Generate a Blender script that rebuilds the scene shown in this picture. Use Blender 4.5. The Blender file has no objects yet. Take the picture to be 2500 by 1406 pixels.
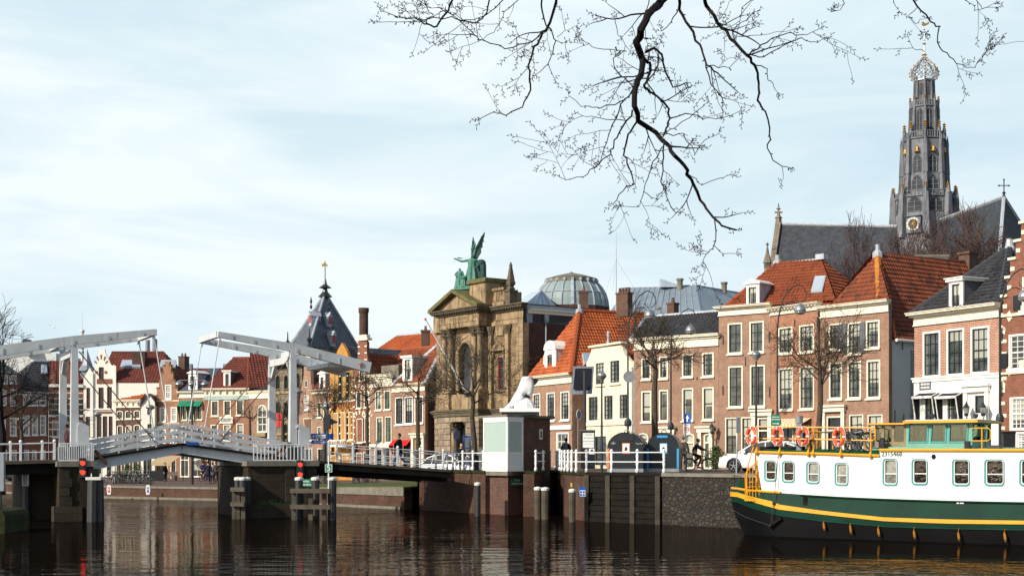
import bpy, math, random
from math import sin, cos, pi, radians, sqrt, atan2, floor
from mathutils import Vector, Matrix
from mathutils.geometry import tessellate_polygon
R = random.Random(7)
S = bpy.context.scene
COL = S.collection
FPX = 3472.2; CX = 1250.0; HOR = 1115.0; EYE = 3.2
cam = bpy.data.cameras.new('camera'); cam.lens = 50; cam.sensor_width = 36
cam.shift_y = (HOR-703)/2500; cam.clip_start = 0.3; cam.clip_end = 6000
camo = bpy.data.objects.new('camera', cam); COL.objects.link(camo)
camo.location = (0, 0, EYE); camo.rotation_euler = (pi/2, 0, 0); S.camera = camo
cam.dof.use_dof = False
SUN = Vector((-0.80, -0.60, 0.55)).normalized()
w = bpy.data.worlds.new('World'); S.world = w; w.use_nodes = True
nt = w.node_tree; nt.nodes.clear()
def N(t, nt_, **kw):
 n = nt_.nodes.new(t)
 for k, v in kw.items(): setattr(n, k, v)
 return n
sky = N('ShaderNodeTexSky', nt, sky_type='NISHITA', sun_disc=False)
sky.sun_elevation = math.asin(SUN.z); sky.sun_rotation = atan2(SUN.x, SUN.y)
sky.air_density = 1.0; sky.dust_density = 1.2; sky.ozone_density = 1.5
tc = N('ShaderNodeTexCoord', nt)
mp = N('ShaderNodeMapping', nt); mp.inputs['Scale'].default_value = (2.2, 2.2, 9.0)
mp.inputs['Rotation'].default_value = (0, radians(6), 0)
nz = N('ShaderNodeTexNoise', nt); nz.inputs['Scale'].default_value = 1.6; nz.inputs['Detail'].default_value = 7; nz.inputs['Roughness'].default_value = .55
nz.inputs['Distortion'].default_value = .6
rp = N('ShaderNodeValToRGB', nt); rp.color_ramp.elements[0].position = .36; rp.color_ramp.elements[1].position = .60
rp.color_ramp.elements[0].color = (.45, .45, .45, 1); rp.color_ramp.elements[1].color = (1, 1, 1, 1)
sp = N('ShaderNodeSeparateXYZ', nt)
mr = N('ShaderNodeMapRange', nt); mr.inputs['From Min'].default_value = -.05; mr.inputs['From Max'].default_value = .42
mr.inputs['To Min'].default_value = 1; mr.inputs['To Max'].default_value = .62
mu = N('ShaderNodeMath', nt, operation='MULTIPLY')
mx = N('ShaderNodeMixRGB', nt); mx.inputs['Color2'].default_value = (8.0, 8.75, 8.95, 1)
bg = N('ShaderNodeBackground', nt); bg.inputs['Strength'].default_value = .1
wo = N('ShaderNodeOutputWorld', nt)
L = nt.links.new
L(tc.outputs['Generated'], mp.inputs['Vector']); L(mp.outputs[0], nz.inputs['Vector']); L(nz.outputs['Fac'], rp.inputs['Fac'])
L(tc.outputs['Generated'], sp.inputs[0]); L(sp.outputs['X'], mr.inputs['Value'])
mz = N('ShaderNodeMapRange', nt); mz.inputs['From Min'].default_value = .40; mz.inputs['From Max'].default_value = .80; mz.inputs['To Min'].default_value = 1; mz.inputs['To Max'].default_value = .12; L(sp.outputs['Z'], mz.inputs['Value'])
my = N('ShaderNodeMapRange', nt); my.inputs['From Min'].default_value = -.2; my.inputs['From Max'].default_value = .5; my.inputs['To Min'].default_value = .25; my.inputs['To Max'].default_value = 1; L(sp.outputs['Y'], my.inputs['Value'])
m2 = N('ShaderNodeMath', nt, operation='MULTIPLY'); m3 = N('ShaderNodeMath', nt, operation='MULTIPLY'); L(mz.outputs[0], m2.inputs[0]); L(my.outputs[0], m2.inputs[1])  # cloud cover thinned overhead and behind the view to cut ambient light
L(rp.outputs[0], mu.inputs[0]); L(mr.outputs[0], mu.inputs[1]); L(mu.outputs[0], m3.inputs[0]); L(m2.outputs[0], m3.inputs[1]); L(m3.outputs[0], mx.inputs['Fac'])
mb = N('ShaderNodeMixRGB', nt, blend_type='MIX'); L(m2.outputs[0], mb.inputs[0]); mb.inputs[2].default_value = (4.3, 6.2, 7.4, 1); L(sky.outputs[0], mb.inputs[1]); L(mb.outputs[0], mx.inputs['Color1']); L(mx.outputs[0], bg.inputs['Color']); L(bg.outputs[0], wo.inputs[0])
sl = bpy.data.lights.new('sun', 'SUN'); sl.energy = 4.6; sl.angle = radians(.6); sl.color = (1, .90, .76)
so = bpy.data.objects.new('sun', sl); COL.objects.link(so); so.rotation_euler = SUN.to_track_quat('Z', 'Y').to_euler()
S.view_settings.view_transform = 'Standard'; S.view_settings.look = 'None'
S.view_settings.exposure = 0.2; S.view_settings.gamma = 1
MATS = {}
def newmat(name):
 m = bpy.data.materials.new(name); m.use_nodes = True; MATS[name] = m
 return m, m.node_tree, m.node_tree.nodes['Principled BSDF']
def c4(c): return (c[0], c[1], c[2], 1)
def mix(nt, fac, a, b, bt='MIX'):
 n = N('ShaderNodeMixRGB', nt, blend_type=bt)
 for s, v in ((0, fac), (1, a), (2, b)):
  if hasattr(v, 'is_linked'): nt.links.new(v, n.inputs[s])
  elif isinstance(v, (int, float)): n.inputs[s].default_value = v
  else: n.inputs[s].default_value = c4(v)
 return n.outputs[0]
def mth(nt, op, a, b=None, c=None):
 n = N('ShaderNodeMath', nt, operation=op)
 for i, v in enumerate((a, b, c)):
  if v is None: continue
  if hasattr(v, 'is_linked'): nt.links.new(v, n.inputs[i])
  else: n.inputs[i].default_value = v
 return n.outputs[0]
def noise(nt, vec, scale, detail=4, rough=.6):
 n = N('ShaderNodeTexNoise', nt); n.inputs['Scale'].default_value = scale; n.inputs['Detail'].default_value = detail; n.inputs['Roughness'].default_value = rough
 if vec is not None: nt.links.new(vec, n.inputs['Vector'])
 return n.outputs['Fac']
def ramp(nt, f, lo, hi, a=(0, 0, 0), b=(1, 1, 1)):
 n = N('ShaderNodeValToRGB', nt); e = n.color_ramp.elements
 e[0].position = lo; e[1].position = hi; e[0].color = c4(a); e[1].color = c4(b)
 nt.links.new(f, n.inputs[0]); return n.outputs[0]
def bump(nt, bs, h, dist, strength=1):
 b = N('ShaderNodeBump', nt); b.inputs['Distance'].default_value = dist; b.inputs['Strength'].default_value = strength
 nt.links.new(h, b.inputs['Height']); nt.links.new(b.outputs[0], bs.inputs['Normal'])
def objc(nt):
 return N('ShaderNodeTexCoord', nt).outputs['Object']
def plain(name, c, rough=.5, metal=0, var=.12, scale=3, spec=.5, dirt=None, bmp=0, emit=0, streak=False):
 m, t, b = newmat(name)
 b.inputs['Roughness'].default_value = rough; b.inputs['Metallic'].default_value = metal; b.inputs['Specular IOR Level'].default_value = spec if rough < .6 else .15
 o = objc(t); f = noise(t, o, scale, 6)
 lo = tuple(x*(1-var) for x in c); hi = tuple(min(1, x*(1+var)) for x in c)
 col = ramp(t, f, .3, .7, lo, hi)
 if dirt:
  v = o
  if streak:
   mp = N('ShaderNodeMapping', t); mp.inputs['Scale'].default_value = (1, 1, .13); t.links.new(o, mp.inputs[0]); v = mp.outputs[0]
  g = noise(t, v, scale*2.3, 8, .7); col = mix(t, ramp(t, g, dirt[1], dirt[1]+.16), col, dirt[0])
 t.links.new(col, b.inputs['Base Color'])
 if bmp: bump(t, b, noise(t, o, scale*12, 4), bmp)
 if emit:
  b.inputs['Emission Color'].default_value = c4(c); b.inputs['Emission Strength'].default_value = emit
 return m
def wallvec(t, flat=False):
 o = objc(t); s = N('ShaderNodeSeparateXYZ', t); t.links.new(o, s.inputs[0])
 if flat: return o, o, s
 q = N('ShaderNodeSeparateXYZ', t); t.links.new(N('ShaderNodeTexCoord', t).outputs['Normal'], q.inputs[0])
 c = N('ShaderNodeCombineXYZ', t); t.links.new(mth(t, 'SUBTRACT', mth(t, 'MULTIPLY', s.outputs[1], q.outputs[0]), mth(t, 'MULTIPLY', s.outputs[0], q.outputs[1])), c.inputs[0]); t.links.new(s.outputs[2], c.inputs[1])
 return o, c.outputs[0], s
_D = 0
def brick(name, c1, c2, mortar, bw=.24, bh=.078, var=.35, dirt=None, ms=.12, bmp=.01, streak=True, flat=False):
 m, t, b = newmat(name); b.inputs['Roughness'].default_value = .85; b.inputs['Specular IOR Level'].default_value = .15
 o, v, s = wallvec(t, flat)
 k = N('ShaderNodeTexBrick', t); k.inputs['Scale'].default_value = 1; k.inputs['Brick Width'].default_value = bw; k.inputs['Row Height'].default_value = bh
 k.inputs['Mortar Size'].default_value = bh*ms; k.inputs['Color1'].default_value = c4(c1); k.inputs['Color2'].default_value = c4(c2); k.inputs['Mortar'].default_value = c4(mortar)
 k.inputs['Bias'].default_value = 0
 t.links.new(v, k.inputs['Vector'])
 f = noise(t, o, .9, 8, .7); col = mix(t, 1.0, k.outputs['Color'], ramp(t, f, .25, .75, (1-var,)*3, (1+var*.5,)*3), 'MULTIPLY')
 f2 = noise(t, o, 9, 3, .7); col = mix(t, 1.0, col, ramp(t, f2, .3, .7, (.82,)*3, (1.15, 1.13, 1.1)), 'MULTIPLY')
 if streak:
  mp = N('ShaderNodeMapping', t); mp.inputs['Scale'].default_value = (2.2, 2.2, .22); t.links.new(o, mp.inputs[0])
  g = noise(t, mp.outputs[0], 1.2, 6, .65); col = mix(t, mth(t, 'MULTIPLY', ramp(t, g, .55, .75), .45), col, tuple(x*.45 for x in c1))
 if dirt:
  g = noise(t, o, 1.7, 8, .7); col = mix(t, ramp(t, g, dirt[1], dirt[1]+.2), col, dirt[0])
 t.links.new(col, b.inputs['Base Color']); bump(t, b, k.outputs['Fac'], -bmp)
 return m
def tiles(name, c1, c2, c3, tw=.26, th=.34, wave=.045, step=.05, moss=None, rough=.7):
 m, t, b = newmat(name); b.inputs['Roughness'].default_value = rough; b.inputs['Specular IOR Level'].default_value = .2
 uv = N('ShaderNodeTexCoord', t).outputs['UV']; s = N('ShaderNodeSeparateXYZ', t); t.links.new(uv, s.inputs[0])
 u = mth(t, 'DIVIDE', s.outputs[0], tw); v = mth(t, 'DIVIDE', s.outputs[1], th)
 c = N('ShaderNodeCombineXYZ', t); t.links.new(mth(t, 'FLOOR', u), c.inputs[0]); t.links.new(mth(t, 'FLOOR', v), c.inputs[1])
 wn = N('ShaderNodeTexWhiteNoise', t, noise_dimensions='2D'); t.links.new(c.outputs[0], wn.inputs['Vector'])
 r = N('ShaderNodeValToRGB', t); e = r.color_ramp.elements; e[0].color = c4(c1); e[1].color = c4(c3); e[1].position = 1
 x = e.new(.5); x.color = c4(c2); t.links.new(wn.outputs['Value'], r.inputs[0])
 big = noise(t, uv, .55, 7, .7); col = mix(t, 1.0, r.outputs[0], ramp(t, big, .25, .75, (.62,)*3, (1.2,)*3), 'MULTIPLY')
 if moss: col = mix(t, ramp(t, noise(t, uv, 1.6, 8, .75), moss[1], moss[1]+.13), col, moss[0])
 t.links.new(col, b.inputs['Base Color'])
 fv = mth(t, 'FRACT', v); su = mth(t, 'SINE', mth(t, 'MULTIPLY', u, 2*pi))
 bump(t, b, noise(t, uv, 6, 3), .03)
 return m
def glass(name, c, blind=(.55, .56, .5), p=.45, rough=.06):
 m, t, b = newmat(name); b.inputs['Roughness'].default_value = rough; b.inputs['Specular IOR Level'].default_value = .75
 tc = N('ShaderNodeTexCoord', t); oi = N('ShaderNodeObjectInfo', t)
 s = N('ShaderNodeSeparateXYZ', t); t.links.new(tc.outputs['Generated'], s.inputs[0])
 rnd = oi.outputs['Random']
 edge = mth(t, 'SUBTRACT', 1.0, mth(t, 'MULTIPLY', mth(t, 'FRACT', mth(t, 'MULTIPLY', rnd, 7.3)), .75))
 isb = mth(t, 'MULTIPLY', mth(t, 'GREATER_THAN', s.outputs[2], edge), mth(t, 'LESS_THAN', mth(t, 'FRACT', mth(t, 'MULTIPLY', rnd, 3.7)), p))
 cw = mth(t, 'GREATER_THAN', mth(t, 'ABSOLUTE', mth(t, 'SUBTRACT', s.outputs[0], .5)), mth(t, 'SUBTRACT', .5, mth(t, 'MULTIPLY', mth(t, 'FRACT', mth(t, 'MULTIPLY', rnd, 13.1)), .22)))
 isc = mth(t, 'MULTIPLY', cw, mth(t, 'LESS_THAN', mth(t, 'FRACT', mth(t, 'MULTIPLY', rnd, 5.9)), p+.1))
 wv = mth(t, 'ADD', mth(t, 'MULTIPLY', mth(t, 'SINE', mth(t, 'MULTIPLY', s.outputs[0], 60)), .18), .8)
 fac = mth(t, 'MULTIPLY', mth(t, 'MAXIMUM', isb, isc), wv)
 o = tc.outputs['Object']; n = noise(t, o, 1.4, 4, .6)
 base = ramp(t, n, .35, .7, tuple(x*.5 for x in c), tuple(x*2.2 for x in c))
 t.links.new(mix(t, mth(t, 'MULTIPLY', fac, .75), base, blind), b.inputs['Base Color'])
 bump(t, b, noise(t, o, 2.2, 2), .012)
 return m
brick('brick_pink', (.385, .215, .145), (.30, .165, .115), (.38, .32, .26))
brick('brick_red', (.30, .10, .06), (.22, .075, .05), (.30, .22, .17))
brick('brick_orange', (.42, .18, .105), (.33, .14, .085), (.40, .30, .22))
brick('brick_tan', (.42, .25, .17), (.33, .19, .13), (.36, .29, .23))
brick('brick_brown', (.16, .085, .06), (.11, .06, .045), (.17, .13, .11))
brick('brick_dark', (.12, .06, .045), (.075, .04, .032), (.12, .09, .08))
brick('brick_fine', (.43, .17, .10), (.36, .13, .08), (.62, .52, .42), bw=.26, bh=.085, ms=.16)
brick('brick_ochre', (.62, .30, .07), (.52, .24, .05), (.45, .28, .12), var=.25)
brick('brick_yellow', (.50, .36, .18), (.42, .30, .15), (.4, .3, .2), dirt=((.16, .12, .07), .55))
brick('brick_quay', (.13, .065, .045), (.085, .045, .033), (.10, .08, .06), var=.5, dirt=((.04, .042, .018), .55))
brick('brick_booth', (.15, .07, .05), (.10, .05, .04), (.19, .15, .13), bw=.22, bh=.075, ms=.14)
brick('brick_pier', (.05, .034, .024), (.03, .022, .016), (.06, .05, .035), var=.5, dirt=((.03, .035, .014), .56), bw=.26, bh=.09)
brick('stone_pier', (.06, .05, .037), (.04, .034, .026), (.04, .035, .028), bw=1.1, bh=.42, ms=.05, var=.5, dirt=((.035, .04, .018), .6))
brick('sandstone', (.345, .25, .145), (.23, .165, .10), (.14, .10, .06), bw=1.1, bh=.5, ms=.03, var=.7, dirt=((.06, .045, .032), .49))
brick('sandstone_grey', (.36, .29, .21), (.26, .21, .155), (.10, .08, .06), bw=.9, bh=.48, ms=.06, var=.5, dirt=((.10, .09, .07), .54))
brick('stone_dirty', (.30, .26, .19), (.2, .17, .13), (.1, .09, .07), bw=.8, bh=.4, ms=.04, var=.5, dirt=((.05, .045, .04), .48))
brick('paving', (.20, .13, .10), (.15, .10, .085), (.10, .08, .07), bw=.5, bh=.25, ms=.1, streak=False, flat=True)
tiles('tile_orange', (.38, .090, .030), (.46, .12, .036), (.27, .066, .026), moss=((.10, .07, .03), .66))
tiles('tile_red', (.235, .064, .030), (.30, .082, .034), (.15, .042, .025), moss=((.09, .05, .03), .6))
tiles('tile_old', (.19, .052, .026), (.27, .074, .034), (.10, .036, .024), moss=((.08, .055, .03), .54), tw=.3, th=.4)
tiles('tile_maroon', (.15, .042, .032), (.20, .058, .04), (.10, .032, .026), moss=((.06, .03, .025), .6))
tiles('tile_black', (.045, .045, .05), (.065, .065, .072), (.028, .028, .032), rough=.38)
tiles('tile_slate', (.085, .10, .125), (.11, .13, .155), (.055, .066, .085), tw=.30, th=.2, wave=0, step=.02, rough=.5)
tiles('church_slate', (.040, .047, .058), (.052, .060, .073), (.030, .034, .042), tw=.5, th=.35, wave=0, step=.02, rough=.6)
plain('paint_cream', (.74, .69, .55), .55, var=.07, dirt=((.45, .41, .31), .68), streak=True)
plain('paint_white', (.80, .79, .74), .5, var=.05, dirt=((.52, .50, .44), .7), streak=True)
plain('plaster_white', (.80, .78, .70), .8, var=.06, scale=.8, dirt=((.5, .48, .4), .66), streak=True)
plain('plaster_cream', (.76, .70, .52), .8, var=.06, scale=.8, dirt=((.50, .45, .32), .68), streak=True)
plain('plaster_grey', (.60, .62, .60), .85, var=.06, scale=.6, dirt=((.42, .43, .41), .66), streak=True)
plain('plaster_shop', (.80, .80, .76), .7, var=.05, scale=.6)
plain('bridge_white', (.54, .56, .57), .45, var=.12, scale=1.2, dirt=((.20, .14, .10), .60), streak=True)
plain('rail_white', (.74, .76, .76), .45, var=.06, scale=4, dirt=((.36, .33, .28), .70))
plain('steel_dark', (.025, .028, .032), .4, var=.3, scale=2, dirt=((.07, .04, .025), .66))
plain('lamp_iron', (.02, .03, .035), .4, var=.2)
plain('steel_grey', (.30, .32, .34), .4, metal=.6, var=.2)
plain('lead', (.36, .39, .43), .5, var=.25, scale=2)
plain('zinc', (.24, .29, .34), .42, metal=.25, var=.2, scale=.5, dirt=((.36, .40, .43), .62))
plain('zinc_light', (.42, .50, .58), .4, metal=.2, var=.15, scale=.6)
plain('sash_dark', (.02, .028, .026), .35, var=.2)
plain('sash_green', (.10, .17, .13), .4, var=.2)
plain('sash_maroon', (.13, .025, .022), .4, var=.2)
plain('door_black', (.02, .02, .022), .3, var=.2)
plain('door_green', (.30, .36, .30), .5, var=.1)
plain('shutter_red', (.50, .03, .035), .5, var=.15)
plain('shutter_grey', (.10, .105, .12), .55, var=.1)
plain('stone_band', (.72, .66, .50), .8, var=.1)
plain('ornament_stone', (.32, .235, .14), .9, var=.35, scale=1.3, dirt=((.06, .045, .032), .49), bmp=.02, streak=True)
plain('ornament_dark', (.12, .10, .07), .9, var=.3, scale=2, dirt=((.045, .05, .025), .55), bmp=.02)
plain('ornament_mossy', (.14, .13, .055), .95, var=.3, scale=2, dirt=((.06, .055, .03), .52), bmp=.02)
plain('church_grey', (.17, .18, .20), .7, var=.3, scale=.5, dirt=((.07, .078, .09), .52), streak=True)
plain('church_dark', (.045, .05, .06), .7, var=.3, scale=.5)
plain('church_stone', (.22, .19, .15), .85, var=.3, scale=.4, dirt=((.07, .06, .05), .5))
plain('gold', (.60, .34, .08), .35, metal=.8, var=.1)
plain('verdigris', (.045, .17, .125), .55, var=.35, scale=1.6, dirt=((.03, .07, .05), .55), bmp=.02)
plain('verdigris_dark', (.022, .06, .055), .6, var=.35, scale=2)
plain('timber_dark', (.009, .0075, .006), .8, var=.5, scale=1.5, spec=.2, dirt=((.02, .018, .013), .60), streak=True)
plain('timber_grey', (.085, .072, .055), .8, var=.35, scale=1.5, dirt=((.05, .055, .025), .58), streak=True)
plain('post_black', (.02, .022, .024), .55, var=.3, dirt=((.06, .055, .045), .66), streak=True)
plain('post_cap', (.62, .62, .58), .6, var=.15)
plain('moss', (.028, .032, .012), .95, var=.5, scale=3, bmp=.03)
plain('grass', (.075, .10, .03), .95, var=.4, scale=4, bmp=.04)
plain('coping', (.18, .165, .135), .85, var=.25, scale=2, dirt=((.07, .075, .03), .56))
plain('asphalt', (.075, .073, .07), .85, var=.2, scale=3)
plain('earth', (.10, .085, .07), .9, var=.3, scale=.05)
plain('bark', (.07, .058, .042), .9, var=.4, scale=5, dirt=((.06, .065, .03), .6))
plain('bark_black', (.012, .010, .010), .85, var=.4, scale=8, dirt=((.022, .024, .012), .62))
plain('bark_brown', (.085, .055, .048), .95, var=.3, scale=1)
plain('bark_purple', (.075, .050, .050), .95, var=.3, scale=1)
plain('boat_white', (.75, .76, .73), .35, var=.03, scale=.7, dirt=((.55, .50, .42), .66), streak=True)
plain('boat_green', (.0015, .032, .020), .45, var=.25, scale=.8, spec=.15, dirt=((.006, .03, .02), .74), streak=True)
plain('boat_yellow', (.72, .33, .012), .4, var=.12, scale=1.5, dirt=((.50, .24, .03), .64))
plain('boat_black', (.003, .003, .004), .6, spec=.25, var=.3, scale=1, dirt=((.016, .014, .012), .68))
plain('boat_mint', (.13, .34, .25), .45, var=.12, scale=2)
plain('boat_teal', (.03, .28, .30), .4, var=.1)
plain('boat_wood', (.20, .15, .075), .5, var=.3, scale=4, streak=True, dirt=((.10, .07, .035), .55))
plain('deck_green', (.015, .13, .04), .9, var=.25, scale=3)
plain('buoy_red', (.72, .08, .025), .45, var=.1)
plain('buoy_white', (.75, .72, .66), .5, var=.1)
plain('rope_dark', (.05, .045, .04), .8, var=.2)
plain('sign_blue', (.015, .09, .42), .4, var=.05)
plain('sign_green', (.015, .20, .12), .4, var=.05)
plain('sign_white', (.82, .82, .80), .4, var=.03)
plain('sign_red', (.62, .03, .03), .4, var=.05)
plain('sign_yellow', (.65, .45, .04), .5, var=.05)
plain('sign_sea', (.28, .42, .42), .6, var=.1)
plain('letter_white', (.85, .85, .83), .5, var=.0)
plain('letter_black', (.02, .02, .02), .5, var=.0)
plain('letter_green', (.015, .09, .06), .5, var=.0)
plain('letter_pale', (.66, .67, .58), .6, var=.05)
plain('container_dark', (.006, .012, .017), .4, var=.2, scale=2)
plain('container_top', (.17, .185, .20), .4, metal=.3, var=.2, scale=2)
plain('stripe_orange', (.70, .16, .03), .5, var=.1)
plain('stripe_blue', (.03, .30, .62), .5, var=.1)
plain('solar_black', (.012, .013, .016), .25, var=.2)
plain('statue_white', (.82, .83, .84), .5, var=.04, scale=1.5)
plain('frost_pane', (.36, .46, .42), .25, var=.06, scale=.6)
plain('booth_panel', (.68, .72, .74), .4, var=.03)
plain('awning_black', (.02, .02, .024), .8, var=.2)
plain('awning_green', (.015, .20, .12), .8, var=.2)
plain('awning_red', (.60, .02, .02), .8, var=.1)
plain('awning_beige', (.52, .40, .24), .8, var=.1)
plain('awning_striped', (.60, .36, .14), .8, var=.15)
plain('car_white', (.78, .79, .80), .18, var=.01)
plain('car_blue', (.42, .50, .58), .2, var=.03)
plain('car_dark', (.02, .022, .025), .2, var=.05)
plain('rubber', (.015, .015, .016), .75, var=.1)
plain('alloy', (.42, .43, .45), .3, metal=.8, var=.05)
plain('skin', (.52, .30, .21), .6, var=.05)
plain('hair_dark', (.025, .018, .014), .7, var=.2)
plain('hair_fair', (.22, .13, .07), .7, var=.2)
plain('cloth_black', (.015, .015, .018), .85, var=.2)
plain('cloth_brown', (.065, .042, .03), .85, var=.2)
plain('cloth_navy', (.018, .022, .05), .85, var=.2)
plain('cloth_red', (.36, .02, .03), .8, var=.15)
plain('cloth_pink', (.36, .16, .18), .8)
plain('cloth_jeans', (.10, .16, .27), .85, var=.2)
plain('cloth_grey', (.12, .12, .125), .85, var=.2)
plain('cloth_white', (.70, .70, .68), .8, var=.1)
plain('bike_black', (.02, .02, .022), .4, var=.1)
plain('bike_red', (.40, .03, .03), .4, var=.1)
plain('bike_grey', (.28, .29, .31), .35, metal=.3, var=.1)
plain('leaf_green', (.05, .10, .025), .8, var=.5, scale=6)
plain('leaf_dark', (.02, .05, .02), .8, var=.5, scale=6)
plain('ridge_yellow', (.42, .17, .03), .8, var=.4, scale=2, dirt=((.36, .09, .03), .52))
plain('lamp_red', (1.0, .035, .01), .4, var=0, emit=2.2)
plain('star_brown', (.36, .15, .08), .6, var=.1)
plain('concrete_pipe', (.22, .235, .26), .6, var=.2)
glass('pane', (.050, .056, .055), p=.6); glass('pane_light', (.07, .075, .068), p=.95, blind=(.62, .63, .52)); glass('pane_dark', (.022, .024, .025), p=.15)
glass('pane_boat', (.020, .016, .015), p=.0, rough=.04); glass('pane_curtain', (.22, .22, .20), p=.0)
glass('pane_curtain', (.20, .21, .19), p=0)
def mk_water():
 m, t, b = newmat('river_water'); t.nodes.remove(b); o = objc(t)
 d = N('ShaderNodeBsdfDiffuse', t); d.inputs[0].default_value = (.012, .009, .007, 1); g = N('ShaderNodeBsdfGlossy', t); g.inputs[0].default_value = (.50, .47, .45, 1); g.inputs['Roughness'].default_value = .03
 f = N('ShaderNodeFresnel', t); f.inputs[0].default_value = 1.30; x = N('ShaderNodeMixShader', t)
 mp = N('ShaderNodeMapping', t); mp.inputs['Scale'].default_value = (.5, 1.1, 1); t.links.new(o, mp.inputs[0])
 patch = ramp(t, noise(t, o, .04, 3, .5), .40, .62, (.3,)*3, (1.35,)*3)
 h = mth(t, 'ADD', mth(t, 'MULTIPLY', noise(t, mp.outputs[0], .9, 3, .5), .047), mth(t, 'MULTIPLY', noise(t, mp.outputs[0], 4.5, 2, .5), .007)); q = N('ShaderNodeSeparateXYZ', t); t.links.new(o, q.inputs[0]); r = N('ShaderNodeMapRange', t); r.inputs['From Min'].default_value = 48; r.inputs['From Max'].default_value = 85; r.inputs['To Min'].default_value = .75; r.inputs['To Max'].default_value = 2.6; t.links.new(q.outputs[1], r.inputs['Value']); h = mth(t, 'MULTIPLY', mth(t, 'MULTIPLY', h, patch), r.outputs[0])
 bp_ = N('ShaderNodeBump', t); bp_.inputs['Distance'].default_value = 1; t.links.new(h, bp_.inputs['Height'])
 for n in (g, d, f): t.links.new(bp_.outputs[0], n.inputs['Normal'])
 t.links.new(f.outputs[0], x.inputs[0]); t.links.new(d.outputs[0], x.inputs[1]); t.links.new(g.outputs[0], x.inputs[2]); t.links.new(x.outputs[0], t.nodes['Material Output'].inputs[0])
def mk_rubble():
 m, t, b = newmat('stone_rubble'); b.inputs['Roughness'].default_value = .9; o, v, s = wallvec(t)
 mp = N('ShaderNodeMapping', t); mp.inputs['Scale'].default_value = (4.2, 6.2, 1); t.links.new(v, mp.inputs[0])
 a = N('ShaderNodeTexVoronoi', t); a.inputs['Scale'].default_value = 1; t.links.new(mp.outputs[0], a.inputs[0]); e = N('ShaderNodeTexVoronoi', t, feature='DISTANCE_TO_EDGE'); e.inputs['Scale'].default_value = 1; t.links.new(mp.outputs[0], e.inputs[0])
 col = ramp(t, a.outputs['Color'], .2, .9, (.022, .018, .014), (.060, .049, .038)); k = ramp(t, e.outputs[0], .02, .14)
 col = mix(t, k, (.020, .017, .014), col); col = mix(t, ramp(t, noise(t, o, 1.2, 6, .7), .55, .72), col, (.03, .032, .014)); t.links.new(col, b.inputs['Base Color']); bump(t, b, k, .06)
mk_water(); mk_rubble()
def tag(o, label=None, cat=None, group=None, kind=None):
 if label: o['label'] = label
 if cat: o['category'] = cat
 if group: o['group'] = group
 if kind: o['kind'] = kind
 return o
def empty(name, label, cat, loc=(0, 0, 0), rz=0, group=None, parent=None):
 o = bpy.data.objects.new(name, None); COL.objects.link(o); o.location = loc; o.rotation_euler = (0, 0, rz)
 o.empty_display_size = .3
 return tag(o, label, cat, group)
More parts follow.
